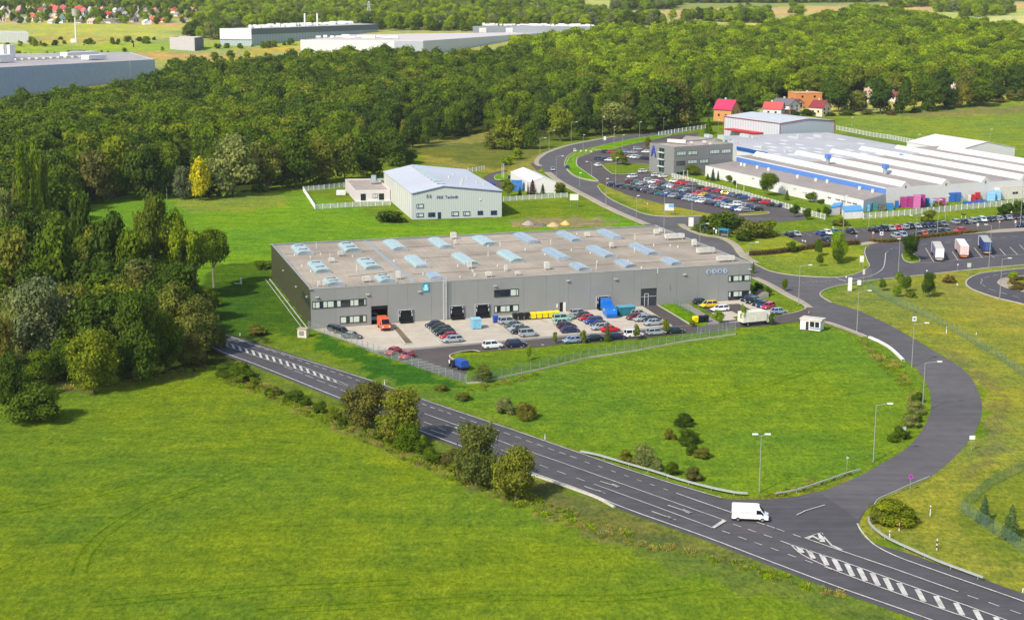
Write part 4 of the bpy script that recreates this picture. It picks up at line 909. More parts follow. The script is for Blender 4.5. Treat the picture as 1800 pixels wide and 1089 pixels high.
for i in range(NS):
    t0 = wS * (i + .36); c0 = EB + ve * t0; p = G(starts[i][0], starts[i][1], hH + .5); lS = (c0 - Vector((p.x, p.y, 0))).dot(vl)
    wd = wS * .25; rs = wS * .10
    pr = [(0, 0), (wd * .45, rs), (wd, 0)]; mb = MB(); rings = []
    for tl in (.0, lS): rings.append([c0 + ve * a - vl * tl + Vector((0, 0, hH + z - .01)) for a, z in pr])
    mb.loft(rings); o = mb.build('saw_roof', SAWW); fix_normals(o)
    mb2 = MB(); mb2.box(c0 + ve * wd * .45 + vl * .06 + Vector((0, 0, hH - .1)), (.7, .1, .9), math.atan2(ve.y, ve.x)); k = mb2.build('gable_vent', smat('vent_grey', (130, 126, 124))); k.parent = o
    hang(o, FAC)
for x, y in ((1455, 284), (1556, 302)):
    p = G(x, y, hH + 1); mb = MB(); mb.bar((p.x, p.y, hH), (p.x, p.y, hH + 2.2), .9, 8); mb.box((p.x, p.y, hH + 3.2), (2.6, 1.8, 1.7), WH.rz, 1); hang(mb.build('exhaust_box', [STEEL, FBLUE]), FAC)
for x, y in ((1586, 273), (1692, 290)):
    p = G(x, y, hH + 1); mb = MB(); mb.box((p.x, p.y, hH + 1), (3, 1.4, 1.2), WH.rz); hang(mb.build('exhaust_box', FBLUE), FAC)
# rear grey roofed halls
q0 = G(1288, 257, hH + .6); 
rear = [G(1330, 272, hH), G(1485, 262, hH), G(1470, 234, hH), G(1275, 238, hH)]
rr = [G(1296, 262, hH), G(1412, 285, hH), G(1640, 268, hH), G(1455, 234, hH), G(1270, 240, hH)]
mb = MB(); mb.prism([tuple(p)[:2] for p in rr], -.5, hH + .35, mtop=1); hang(mb.build('rear_hall', [FW, GROOF]), FAC)
mb = MB(); PANEL = smat('roof_light_strip', (216, 216, 218), rough=.3)
for r_ in range(6):
    for c_i in range(9):
        x = 1312 + c_i * 27 + r_ * 10 + (r_ % 2) * 9; y = 269 - r_ * 5.6 + c_i * 1.0
        if x > 1600 - r_ * 20 or random.random() < .22: continue
        p = G(x, y, hH + .35)
        mb.box((p.x, p.y, hH + .42), (5.5, 1.8, .16), WH.rz)
hang_each(mb, 'roof_light', PANEL, FAC)
wq = Wall(tuple(rr[0]), tuple(rr[1])); mb = MB(); Lw = (G(1359, 272, hH) - rr[0]).length; wq.box(mb, 0, Lw, hH - .3, hH + 1.2, 0, .4); hang(mb.build('fascia_band', FBLUE2), FAC)
rectwin(wq, [(wq.hit(x, 267)[0], wq.hit(x + 3.4, 267)[0], hH - 2.4, hH - 1.0) for x in (1293.5, 1300, 1307)], FAC, True, FRAMEM)
# northern wing behind the office
nw = [G(1196, 247, hH), G(1242, 255, hH), G(1262, 243, hH), G(1206, 238.5, hH)]
mb = MB(); mb.prism([tuple(p)[:2] for p in nw], -.5, hH, mtop=1); hang(mb.build('north_wing', [FW, FROOF]), FAC)
wq = Wall(tuple(nw[0]), tuple(nw[1])); mb = MB(); wq.box(mb, 0, wq.L, hH - .9, hH + .4, 0, .4); hang(mb.build('fascia_band', FBLUE2), FAC)
for x, y, a, b_, c in ((1245, 242, 5, 2, 1.6), (1272, 245, 7, 3, 1.9), (1311, 241, 9, 2, 1.5), (1325, 243, 2, 2, 1.4), (1396, 243, 9, 1.6, .9), (1405, 241, 2, 2, 1.6), (1439, 241, 7, 1.6, 1.2), (1340, 261, 2, 2, 1.6), (1382, 268, 1.6, 1.4, 1), (1291, 252, 2.4, 2, 1.6)):
    p = G(x, y, hH + .35); mb = MB(); mb.box((p.x, p.y, hH + .37 + c / 2), (a, b_, c), WH.rz); hang(mb.build('roof_unit', smat('duct_pale', (190, 196, 194), metal=.2)), FAC)
# ---- grey hall with red trim
RG = smat('light_grey_sheet', (196, 200, 202), rough=.5, var=.03, stripes=.3); RGR = smat('grey_sheet_roof', (196, 198, 198), rough=.5, var=.03); RED = smat('red_trim', (186, 40, 44), rough=.5)
b_ = G(1371, 259); hR = hgt(b_, 217)
c0 = G(1371, 217, hR); c1 = G(1467, 212, hR); c3 = G(1273.5, 204.5, hR)
for c in (c0, c1, c3): c.z = 0
zr_ = 1.6
RH, WRH, _ = gable('red_trimmed_hall', 'grey steel hall with red edge trim and a red canopy behind the factory roofs', 'hall', c0, c1, c3 - c0, hR, zr_, smat('shade_tinted_sheet', (176, 184, 190), rough=.5, stripes=.3, var=.03), RGR, side=RG)  # gable sheet toned darker than the left side: shade put into its colour
WRs = Wall(tuple(c3), tuple(c0)); mb = MB(); mb.bar(WRH.at(0, hR, .3), WRH.at(WRH.L / 2, hR + zr_, .3), .2, 4); mb.bar(WRH.at(WRH.L / 2, hR + zr_, .3), WRH.at(WRH.L, hR, .3), .2, 4); mb.bar(WRs.at(0, hR, .35), WRs.at(WRs.L, hR, .35), .2, 4)
for w_, s_ in ((WRH, 0), (WRH, WRH.L), (WRs, 0)): mb.bar(w_.at(s_, 1, .1), w_.at(s_, hR, .1), .18, 4)
hang_each(mb, 'edge_trim', smat('dull_red_trim', (160, 64, 66)), RH)
s0, z0_ = WRs.hit(1287, 226); s1, z1_ = WRs.hit(1342, 232); mb = MB(); WRs.box(mb, s0, s1, z0_ - .5, z0_ + .3, 0, 5); hang(mb.build('canopy', RED), RH)
mb = MB()
for i in range(5):
    p = G(1320 + i * 14, 201 + i * 2.2, hR + 1); mb.box((p.x, p.y, hR + .75 + .1 * i), (3, 1.4, .25), WRH.rz)
hang_each(mb, 'roof_light', PANEL, RH)
# ---- gable hall at far right end of the factory, low shed, transformer huts
q1, q2 = G(1683, 276.5, 6.5), G(1800, 287, 6.5)
WHT2 = smat('pinkish_white_roof', (224, 214, 208), rough=.5, var=.03)
f0 = G(1682, 287); f1 = f0 + ve * 30; gable('storage_hall', 'low hall with a broad pale pitched roof behind the factory saw roofs', 'hall', f0, f0 + ve * 34, -vl * 40, 6, 3.2, FW, WHT2)
sq = [G(1757, 351), G(1840, 346), None, None]; sh = hgt(sq[0], 331); sq[3] = sq[0] - vl * 12; sq[2] = sq[1] - vl * 12
s_, W_, _ = building('storage_shed', 'cream flat roofed shed beside the blue containers at the factory end', 'shed', sq, sh, smat('cream_wall', (220, 214, 200)), FROOF, .3)
rectwin(W_[0], [(1780, 337.5, 1784, 340.5), (1785, 337, 1789, 340)], s_)
hq = [G(1466, 378), G(1484, 385), None, None]; u_ = (G(1517, 384) - G(1484, 385)); HW = smat('hut_white', (232, 226, 220)); HB_ = smat('hut_blue_rim', (92, 160, 210))
for lab, pts, tp in (('white hut with pale blue roof rim, left of the two by the factory fence', [(1458, 380), (1476, 377), (1482, 370), (1465, 372)], 365.5), ('white hut with blue roof rim, nearer of the two by the factory fence', [(1484, 385), (1517, 383), (1512, 374), (1479, 376)], 372)):
    q_ = [G(*p) for p in pts]; h_ = hgt(q_[0], tp); r_, W_, _ = building('utility_hut', lab, 'hut', q_, h_ - .3, HW, UNIT, .1)
    mb = MB(); mb.prism([(p.x * 1.0, p.y) for p in q_], h_ - .3, h_ + .25); o = mb.build('roof_rim', HB_); hang(o, r_)
# ---- far warehouses on the left
def farbox(name, label, cat, tops, base, top, wall, roof, group=None, parapet=.5):
    """roof corners in pixels [front-left, front-right, back-right, back-left]; base/top rows of the first corner"""
    b = G(*base); h = hgt(b, top); z = T(b.y) + h; q_ = []
    for x, y in tops:
        p = G(x, y, z); q_.append(Vector((p.x, p.y, 0)))
    c = q_[0]; c = [Vector((p.x, p.y, 0)) for p in q_]; root, W_, z0 = building(name, label, cat, c, z - T(c[0].y), wall, roof, parapet, group=group)
    return root, W_, z, h
BLG = smat('blue_grey_sheet', (170, 186, 196), rough=.5, var=.06, scale=.4); LROOF = asphalt('light_roof', srgb(172, 164, 160)[:3], patch=.1)
r_, W_, z_, h_ = farbox('distribution_warehouse', 'long blue-grey warehouse with a row of white skylights, standing left of the forest', 'warehouse', [(-160, 127), (272, 104.5), (230, 92), (-140, 96)], (272, 136), 104.5, BLG, LROOF)
mb = MB()
for i in range(12):
    p = G(28 + i * 12.6, 105.5 - i * .55, z_); mb.box((p.x, p.y, z_ + .6), (4.0, 5, 1.1), W_[0].rz)
hang_each(mb, 'skylight', UNIT, r_)
mb = MB()
for x, y, a, b_, c in ((8, 101, 6, 6, 9), (18, 101, 5, 6, 9), (6, 109, 12, 8, 5), (165, 104, 16, 8, 3), (140, 97, 30, 8, 2.5), (-30, 110, 20, 8, 3)):
    p = G(x, y, z_); mb.box((p.x, p.y, z_ + c / 2), (a, b_, c), W_[0].rz)
hang_each(mb, 'plant_unit', smat('plant_white', (222, 220, 216)), r_)
mb = MB(); s_, zz = W_[0].hit(228, 108); W_[0].box(mb, s_ - .4, s_ + .4, 2, zz, 0, .3); hang_each(mb, 'downpipe', UNIT, r_)
p = G(136, 93, z_); q_ = [(123.5, 90), (149, 88), (147, 87), (124, 88)]
farbox('green_roof_store', 'small grey store with flat roof behind the blue-grey warehouse', 'store building', [(124, 90.5), (149.5, 88.5), (145, 87), (122, 88.5)], (124, 97), 90.5, smat('dull_grey', (140, 140, 130)), UNIT)
farbox('grey_hangar', 'low grey shed with a pale roof at the left picture edge', 'shed', [(-40, 57.5), (50, 58.5), (46, 54.5), (-30, 54)], (50, 73), 57.5, smat('pale_sheet', (176, 180, 172), stripes=.2), UNIT)
r_, W_, z_, h_ = farbox('cube_building', 'plain grey block with dark right side in the field', 'block building', [(298, 65), (341.5, 66.5), (357, 64.5), (314, 63.5)], (298, 86.5), 65, smat('cube_light', (182, 176, 172)), UNIT)
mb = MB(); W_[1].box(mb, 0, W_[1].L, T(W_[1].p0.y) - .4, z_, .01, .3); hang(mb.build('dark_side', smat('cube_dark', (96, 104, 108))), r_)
r_, W_, z_, h_ = farbox('logistics_hall', 'long light grey hall with a dark roof band and two chimneys', 'warehouse', [(386.5, 50), (442, 50.5), (664, 42.5), (600, 41)], (442, 81), 50.5, smat('hall_light', (172, 182, 184), stripes=.15), UNIT)
mb = MB(); W_[1].box(mb, 0, W_[1].L, z_ - 5.0, z_, .01, .4); hang(mb.build('roof_band', smat('band_grey', (104, 112, 116))), r_)
mb = MB(); W_[0].box(mb, 0, W_[0].L, z_ - 9, z_, .01, .8); hang(mb.build('white_fascia', WHITE), r_)
mb = MB()
for i in range(44):
    x = 440 + i * 4.4 + random.uniform(-1, 1); y = 49.5 - i * .19 - random.uniform(.3, 1.6); p = G(x, y, z_); mb.box((p.x, p.y, z_ + .9), (random.uniform(2, 6), 4, random.uniform(1.4, 3.4)), .1)
hang_each(mb, 'roof_unit', WHITE, r_)
for x in (536, 558):
    p = G(x, 45.5, z_); mb = MB(); mb.bar((p.x, p.y, z_), (p.x, p.y, z_ + 11), .8, 8); hang(mb.build('chimney', WHITE), r_)
r_, W_, z_, h_ = farbox('white_logistics_hall', 'low bright white hall half hidden behind the forest crowns', 'warehouse', [(528, 70), (744, 72), (980, 56), (612, 61)], (528, 95), 70, smat('bright_white', (216, 214, 208), var=.03), smat('dusty_roof', (208, 196, 190), var=.05))
mb = MB(); s0, _q = W_[0].hit(693, 72); W_[0].box(mb, s0, W_[0].L, z_ - 14, z_ - .2, .01, .4); hang(mb.build('grey_panel', smat('panel_grey', (168, 172, 176))), r_)
mb = MB()
for i in range(12):
    p = G(560 + i * 12, 67 - random.uniform(0, 2), z_); mb.box((p.x, p.y, z_ + .8), (random.uniform(3, 8), 5, random.uniform(1, 2.6)), 0)
hang_each(mb, 'roof_unit', WHITE, r_)
r_, W_, z_, h_ = farbox('grey_logistics_hall', 'grey hall with two white signs on its wall behind the forest top', 'warehouse', [(831, 46), (898, 46), (1075, 47.5), (1010, 43)], (831, 60), 46, smat('hall_mid_grey', (140, 146, 150)), smat('dusty_roof', (208, 196, 190)))
W0_ = Wall(tuple(W_[0].p0), tuple(W_[1].p1)); mb = MB()
for a, b_ in ((842, 855), (889, 901)): 
    s0, _q = W_[0].hit(a, 50); s1, _q = W_[0].hit(b_, 50); W_[0].box(mb, s0, s1, z_ - 6, z_ - 1.6, .35, .6)
hang_each(mb, 'sign_board', WHITE, r_)
mb = MB()
for i in range(26):
    p = G(850 + i * 7.6, 45.2 + i * .05 - random.uniform(0, 1.2), z_); mb.box((p.x, p.y, z_ + .8), (random.uniform(2, 7), 4, random.uniform(1, 2.8)), 0)
hang_each(mb, 'roof_unit', WHITE, r_)
# ---- houses --------------------------------------------------------
HM = {}
def hm(c, k='w'):
    g_ = sum(c) / 3 * .92; c = tuple(int(x * .78 + g_ * .22) for x in c)
    return smat('house_%s_%d_%d_%d' % ((k,) + c), c, rough=.7, var=.05)
def house(px, py, wpx, hpx, wallc, roofc, label, rot=0.0, ratio=1.3, flat=False, group=None, wins=True, rfrac=.42):
    """px,py = foot of the house centre; wpx wide and hpx high in the photo"""
    g = G(px, py); s = ppm(g); w_, h_ = wpx / s, hpx / s; z0 = T(g.y); root = empty('house', (g.x, g.y, z0), rot); tag(root, label, 'house', group)
    c, sn = abs(math.cos(rot)), abs(math.sin(rot)); d_ = w_ / (c + sn * ratio); L = d_; D = d_ * ratio
    eh = h_ * (1 - rfrac) if not flat else h_; mb = MB(); mb.bb(-L / 2, L / 2, -D / 2, D / 2, -3, eh)
    if not flat: mb.add([(-L / 2, -D / 2, eh), (L / 2, -D / 2, eh), (0, -D / 2, h_)], [(0, 1, 2)]); mb.add([(-L / 2, D / 2, eh), (L / 2, D / 2, eh), (0, D / 2, h_)], [(2, 1, 0)])
    mb.build('wall', hm(wallc), root); mb = MB()
    if flat: mb.bb(-L / 2 - .2, L / 2 + .2, -D / 2 - .2, D / 2 + .2, h_, h_ + .35)
    else:
        for s_ in (-1, 1):
            o = .5; k = (h_ - eh) / (L / 2) * o; q_ = [(s_ * (L / 2 + o), -D / 2 - o, eh - k), (0, -D / 2 - o, h_), (0, D / 2 + o, h_), (s_ * (L / 2 + o), D / 2 + o, eh - k)]
            mb.add(q_ + [(x, y, z + .3) for x, y, z in q_], [(3, 2, 1, 0), (4, 5, 6, 7), (0, 1, 5, 4), (2, 3, 7, 6), (3, 0, 4, 7)])
    rf = mb.build('roof', hm(roofc, 'r'), root); fix_normals(rf)
    cb = MB(); cb.bb(L * .1, L * .1 + 1, D * .1, D * .1 + 1, h_ * .8, h_ + 1.2); cb.build('chimney', hm((206, 196, 186)), rf)
    if wins:
        for k, (x, z) in enumerate(((-.25, .22), (.22, .22), (-.25, .68), (.22, .68))):
            wb = MB(); wb.bb(x * L - .6, x * L + .6, -D / 2 - .08, -D / 2 + .02, eh * z, eh * z + 1.3); wb.build('window', GLASS, root)
        for y in (-.2, .2):
            wb = MB(); wb.bb(-L / 2 - .08, -L / 2 + .02, y * D - .6, y * D + .6, eh * .4, eh * .4 + 1.3); wb.build('window', GLASS, root)
    return root
ORR, BRN, GRYR = (206, 70, 56), (150, 60, 62), (112, 106, 112)
house(1277, 212, 46, 36, (222, 150, 74), (214, 36, 84), 'ochre house with a bright crimson roof beside the red-trimmed hall', .9, 1.2)
house(1360, 204, 40, 24, (216, 208, 206), (216, 74, 66), 'light house with orange-red roof and small gable window, behind the grey hall', 1.15, 1.3)
house(1380, 196, 50, 22, (226, 224, 214), GRYR, 'white house with a dark grey roof between the two red roofs', .75, 1.3)
house(1398, 190, 26, 16, (196, 150, 120), BRN, 'small house with brown-red roof squeezed below the orange house', .4)
house(1414, 187, 56, 24, (232, 140, 66), (238, 160, 100), 'orange flat roofed house, the largest of the hillside row', .25, .7, True)
house(1383, 202, 30, 8, (210, 140, 110), (150, 60, 50), 'long low terracotta garage before the white house', .1, .5, True)
house(1441, 203, 38, 26, (240, 206, 172), (150, 44, 50), 'cream house with a maroon mansard roof at the right end of the row', .8, 1.0)
house(1527, 180, 20, 24, (234, 210, 200), (190, 150, 130), 'pale pink house wall between the garden trees', .8)
house(1571, 178, 20, 16, (236, 222, 200), BRN, 'cream house glimpsed left of the dark garden oak', .7)
house(1585, 166, 15, 14, (240, 214, 200), (214, 180, 160), 'light pink house glimpsed high between two garden trees', .6)
house(1637, 162, 14, 14, (226, 220, 214), (190, 190, 196), 'white house end barely seen above the hedge trees', .7)
house(1676, 170, 12, 22, (240, 220, 210), (220, 190, 170), 'tall white house end between round garden trees', .7)
house(1801, 164, 22, 16, (226, 200, 180), (232, 96, 60), 'house with a bright orange roof at the right picture edge', .8)
# village on the left horizon
VG = 'houses of the village beyond the fields'
vill = [(12, 26, 20, 13, (226, 200, 180), (214, 180, 160)), (36, 24, 18, 14, (200, 150, 136), (190, 140, 120)), (8, 30, 30, 7, (226, 220, 190), (220, 214, 190)), (50, 19, 12, 8, (236, 216, 180), (240, 220, 190)), (58, 22, 16, 9, (206, 140, 120), (170, 90, 80)), (75, 23, 22, 12, (236, 220, 220), (186, 60, 70)), (92, 20, 14, 12, (238, 180, 110), (226, 90, 60)), (98, 24, 18, 14, (236, 200, 180), (222, 84, 56)), (95, 28, 14, 8, (230, 220, 210), (196, 50, 50)), (112, 22, 18, 13, (236, 200, 180), (190, 70, 70)), (118, 23, 12, 8, (236, 180, 90), (190, 100, 80)), (140, 22, 22, 12, (230, 200, 190), (216, 60, 56)), (148, 26, 16, 12, (226, 226, 222), (210, 100, 90)), (159, 25, 10, 13, (240, 240, 236), (180, 180, 176)), (168, 22, 18, 11, (236, 200, 180), (196, 60, 74)), (180, 22, 16, 10, (230, 190, 170), (216, 150, 130)), (190, 30, 28, 10, (240, 232, 220), (196, 56, 50)), (30, 38, 18, 8, (180, 160, 150), (110, 100, 104)), (46, 37, 14, 7, (196, 210, 220), (150, 176, 200)), (5, 37, 14, 9, (236, 220, 200), (230, 150, 110)), (58, 36, 16, 13, (240, 226, 200), (226, 84, 50)), (71, 38, 10, 6, (200, 200, 190), (116, 108, 112)), (81, 27, 9, 4, (236, 226, 200), (236, 226, 200)), (92, 40, 18, 7, (240, 220, 206), (226, 180, 160)), (98, 34, 10, 6, (236, 190, 110), (226, 180, 120)), (110, 40, 13, 14, (240, 240, 234), (90, 116, 110)), (125, 36, 16, 8, (230, 200, 180), (216, 84, 76)), (141, 40, 16, 6, (210, 200, 190), (116, 100, 100)), (146, 33, 12, 5, (226, 226, 222), (190, 190, 186)), (163, 41, 22, 9, (226, 190, 160), (206, 170, 150)), (176, 40, 16, 7, (180, 170, 160), (92, 86, 92)), (157, 31, 12, 5, (236, 230, 220), (110, 100, 100)), (196, 40, 26, 8, (236, 220, 200), (120, 112, 120)), (205, 40, 14, 6, (200, 200, 200), (84, 84, 96)), (212, 25, 18, 11, (230, 210, 200), (120, 108, 116)), (226, 35, 14, 7, (240, 220, 170), (226, 200, 160)), (236, 38, 18, 10, (190, 180, 160), (96, 96, 96)), (232, 24, 14, 8, (230, 200, 180), (150, 110, 90)), (241, 24, 20, 12, (240, 226, 220), (206, 40, 76)), (254, 27, 18, 12, (226, 206, 180), (180, 160, 140)), (273, 27, 16, 13, (244, 240, 236), (230, 110, 90)), (284, 24, 14, 10, (200, 180, 170), (216, 100, 80)), (258, 42, 20, 8, (244, 242, 238), (236, 236, 232)), (272, 38, 16, 9, (240, 232, 224), (226, 90, 50)), (287, 38, 14, 6, (240, 236, 230), (222, 84, 50)), (308, 22, 20, 8, (240, 220, 200), (222, 70, 50)), (319, 35, 13, 8, (200, 200, 190), (226, 90, 50)), (337, 21, 18, 8, (240, 200, 180), (190, 120, 110)), (355, 31, 15, 7, (190, 170, 160), (230, 104, 60)), (218, 40, 10, 5, (230, 220, 210), (226, 110, 80)), (262, 30, 10, 6, (230, 200, 180), (230, 190, 170)),
        (455, 10, 26, 9, (226, 206, 196), (200, 180, 170)), (484, 13, 22, 10, (236, 190, 160), (226, 120, 90)), (478, 5, 26, 8, (226, 220, 220), (206, 200, 196)), (500, 23, 12, 4, (240, 236, 230), (220, 220, 216)), (557, 8, 16, 8, (226, 190, 180), (206, 160, 150)), (516, 22, 10, 3, (230, 220, 210), (220, 216, 206)), (430, 12, 22, 4, (236, 230, 220), (216, 206, 200)), (1323, 28, 10, 4, (230, 220, 210), (230, 220, 214))]
rv_ = random.Random(3)
for i in range(46):
    x, y = rv_.uniform(-4, 345), rv_.uniform(12, 40)
    if any(abs(x - v[0]) < 7 and abs(y - v[1]) < 4 for v in vill): continue
    vill.append((x, y, rv_.uniform(9, 15), rv_.uniform(6, 10), rv_.choice([(236, 224, 210), (230, 206, 186), (240, 236, 228), (216, 200, 186), (240, 222, 180)]), rv_.choice([(196, 180, 170), (180, 120, 104), (150, 140, 140), (206, 120, 90), (214, 196, 180), (120, 108, 110)])))
cname = lambda c: ('white' if min(c) > 212 else 'grey' if max(c) - min(c) < 26 else 'red' if c[0] > 170 and c[1] < 110 else 'brown' if c[0] < 190 else 'beige')
ordn = ['first', 'second', 'third', 'fourth', 'fifth', 'sixth', 'seventh', 'eighth', 'ninth', 'tenth', 'eleventh', 'twelfth', 'thirteenth', 'fourteenth', 'fifteenth', 'sixteenth', 'seventeenth', 'eighteenth', 'nineteenth', 'twentieth'] + ['twenty-' + s for s in ('first', 'second', 'third', 'fourth', 'fifth', 'sixth', 'seventh', 'eighth', 'ninth')] + ['thirtieth'] + ['thirty-' + s for s in ('first', 'second', 'third', 'fourth', 'fifth', 'sixth', 'seventh', 'eighth', 'ninth')] + ['fortieth']
vs_ = sorted(vill); cnt = {}
for v in vs_:
    key = (cname(v[5]), cname(v[4])) if v[0] < 400 else ('far', 'far')
    i = cnt.get(key, 0); cnt[key] = i + 1
    lab = ('%s roofed village house with %s walls, %s of its kind from the left' % (key[0], key[1], ordn[i])) if v[0] < 400 else '%s distant house from the left among the trees at the horizon' % ordn[i]
    house(v[0], v[1] + 1, v[2] * .92, v[3], v[4], v[5], lab, random.uniform(.2, 1.3), 1.15, v[3] < 5, VG, wins=v[3] > 8, rfrac=.5)
# ------------------------------------------------------------------ vegetation
def leafmat(name, col, var=.35, tr=.25, tint=(1.15, 1.05, .7)):
    m, n, l = new_mat(name); out = N(n, 'ShaderNodeOutputMaterial'); d = N(n, 'ShaderNodeBsdfDiffuse'); t = N(n, 'ShaderNodeBsdfTranslucent'); mx = N(n, 'ShaderNodeMixShader'); mx.inputs[0].default_value = tr
    g = N(n, 'ShaderNodeNewGeometry'); oi = N(n, 'ShaderNodeObjectInfo'); c = lin([x * 1.28 for x in col]); c = (c[0] * 1.06, c[1], c[2] * .8, 1)
    r1 = ramp(n, 0, 1, tuple(x * (1 - var) for x in c[:3]) + (1,), tuple(x * (1 + var) for x in c[:3]) + (1,)); l.new(g.outputs['Random Per Island'], r1.inputs[0])
    r2 = ramp(n, 0, 1, (.74, .8, .95, 1), (tint[0], tint[1] * 1.08, tint[2], 1)); l.new(oi.outputs['Random'], r2.inputs[0])
    m1 = N(n, 'ShaderNodeMixRGB', blend_type='MULTIPLY'); m1.inputs[0].default_value = 1; l.new(r1.outputs[0], m1.inputs[1]); l.new(r2.outputs[0], m1.inputs[2])
    tc = N(n, 'ShaderNodeTexCoord'); nz = N(n, 'ShaderNodeTexNoise'); nz.inputs['Scale'].default_value = 3.0; nz.inputs['Detail'].default_value = 3; l.new(tc.outputs['Object'], nz.inputs['Vector'])
    r3 = ramp(n, .35, .65, (.72, .8, .8, 1), (1.25, 1.18, 1.1, 1)); l.new(nz.outputs[0], r3.inputs[0])
    m2 = N(n, 'ShaderNodeMixRGB', blend_type='MULTIPLY'); m2.inputs[0].default_value = 1; l.new(m1.outputs[0], m2.inputs[1]); l.new(r3.outputs[0], m2.inputs[2])
    l.new(m2.outputs[0], d.inputs[0]); l.new(m2.outputs[0], t.inputs[0]); l.new(d.outputs[0], mx.inputs[1]); l.new(t.outputs[0], mx.inputs[2]); l.new(mx.outputs[0], out.inputs[0]); return m
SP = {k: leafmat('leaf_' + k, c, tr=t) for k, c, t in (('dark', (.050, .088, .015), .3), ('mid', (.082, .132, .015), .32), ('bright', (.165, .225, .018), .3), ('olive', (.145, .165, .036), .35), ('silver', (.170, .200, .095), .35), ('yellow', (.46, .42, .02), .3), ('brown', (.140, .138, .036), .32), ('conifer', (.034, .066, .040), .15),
      ('spruce', (.060, .100, .062), .15), ('purple', (.060, .036, .044), .15), ('fresh', (.16, .25, .02), .3), ('hedge', (.14, .105, .04), .2), ('forest', (.135, .200, .014), .35), ('poplar', (.150, .190, .022), .35), ('far', (.240, .325, .016), .4))}  # far: leaf tone brightened to hold the distant wood's sunlight
BARK = smat('bark', (104, 90, 72), rough=.9, var=.3, scale=4); BARKP = smat('pale_bark', (150, 138, 118), rough=.9, var=.3, scale=4)
def crown_mesh(kind, seed, n=1500, leaf=.055, pale=False):
    """foliage of many small leaf clumps in a unit tree: height 1, half-width .5 at scale 1"""
    r = np.random.default_rng(seed); L = []
    if kind == 'round':
        for i in range(17):
            z = r.uniform(.30, .86); rad = .34 * math.sin(math.pi * min(1, (z - .12) / .95)) ** .6; a = r.uniform(0, 6.28); q = rad * math.sqrt(r.uniform(.1, 1)); L.append((q * math.cos(a), q * math.sin(a), z, r.uniform(.11, .20)))
        L.append((0, 0, .55, .26)); L.append((0, 0, .8, .17))
    elif kind == 'full':       # forest tree leafed nearly to the ground
        for i in range(20):
            z = r.uniform(.16, .88); rad = .36 * math.sin(math.pi * min(1, (z + .05) / 1.02)) ** .5; a = r.uniform(0, 6.28); q = rad * math.sqrt(r.uniform(.1, 1)); L.append((q * math.cos(a), q * math.sin(a), z, r.uniform(.11, .19)))
        L.append((0, 0, .5, .28)); L.append((0, 0, .8, .17))
    elif kind == 'open':       # tall tree with bare lower trunk and loose lobes
        for i in range(15):
            z = r.uniform(.46, .90); a = r.uniform(0, 6.28); q = .33 * math.sqrt(r.uniform(.05, 1)); L.append((q * math.cos(a), q * math.sin(a), z, r.uniform(.09, .16)))
        L.append((0, 0, .7, .18))
    elif kind == 'bush':
        for i in range(16):
            z = r.uniform(.06, .74); a = r.uniform(0, 6.28); q = .42 * math.sqrt(r.uniform(.05, 1)) * (1.15 - z * .75); L.append((q * math.cos(a), q * math.sin(a), z, r.uniform(.10, .22)))
        L.append((0, 0, .36, .28))
    elif kind == 'column':     # poplar
        for i in range(22):
            z = r.uniform(.12, .92); rad = .30 * (1.08 - z) ** .5; a = r.uniform(0, 6.28); q = rad * r.uniform(.1, .9); L.append((q * math.cos(a), q * math.sin(a), z, r.uniform(.07, .13)))
    V = []; F = []
    if kind == 'cone':
        P = []; NRM = []; n_ = n
        z = r.uniform(.04, 1, n) ** 1.25; tier = np.mod(z * 9, 1); a = r.uniform(0, 6.28, n); rad = .5 * (1 - z) ** .85 * (.55 + .5 * (1 - tier)) * (1 + .22 * np.sin(a * 5 + np.floor(z * 9) * 2.1)) + .012; q = rad * np.sqrt(r.uniform(.2, 1.15, n))
        P = np.stack([q * np.cos(a), q * np.sin(a), z], -1); NRM = np.stack([np.cos(a), np.sin(a), np.full(n, .75)], -1)
    else:
        Lr = np.array(L); w_ = Lr[:, 3] ** 2; k = r.choice(len(L), n, p=w_ / w_.sum()); d = r.normal(size=(n, 3)); d[:, 2] = d[:, 2] * .9 + .25; d /= np.linalg.norm(d, axis=1)[:, None]
        rr = Lr[k, 3] * np.where(r.uniform(0, 1, n) < .2, r.uniform(1.0, 1.5, n), r.uniform(.72, 1.1, n)); P = Lr[k, :3] + d * rr[:, None] * np.array([1, 1, .8 if kind != 'column' else 1.7]); NRM = d + np.array([0, 0, .2])
    P[:, 2] = np.clip(P[:, 2], .01, 1.05)
    NRM = NRM + r.normal(size=(n, 3)) * .42; NRM /= np.linalg.norm(NRM, axis=1)[:, None]
    t = np.cross(NRM, r.normal(size=(n, 3))); t /= np.linalg.norm(t, axis=1)[:, None]; b = np.cross(NRM, t); s = (leaf * r.uniform(.55, 1.35, n))[:, None]
    A_ = P + t * s; B_ = P + b * s * .8; C_ = P - t * s; D_ = P - b * s * .8; B_ = B_ - NRM * s * .25; D_ = D_ - NRM * s * .25
    V = np.stack([A_, B_, C_, D_], 1).reshape(-1, 3); F = np.arange(n * 4).reshape(-1, 4)
    me = bpy.data.meshes.new('crown'); me.from_pydata(V.tolist(), [], F.tolist()); me.materials.append(SP['mid']); me.update(); return me, L
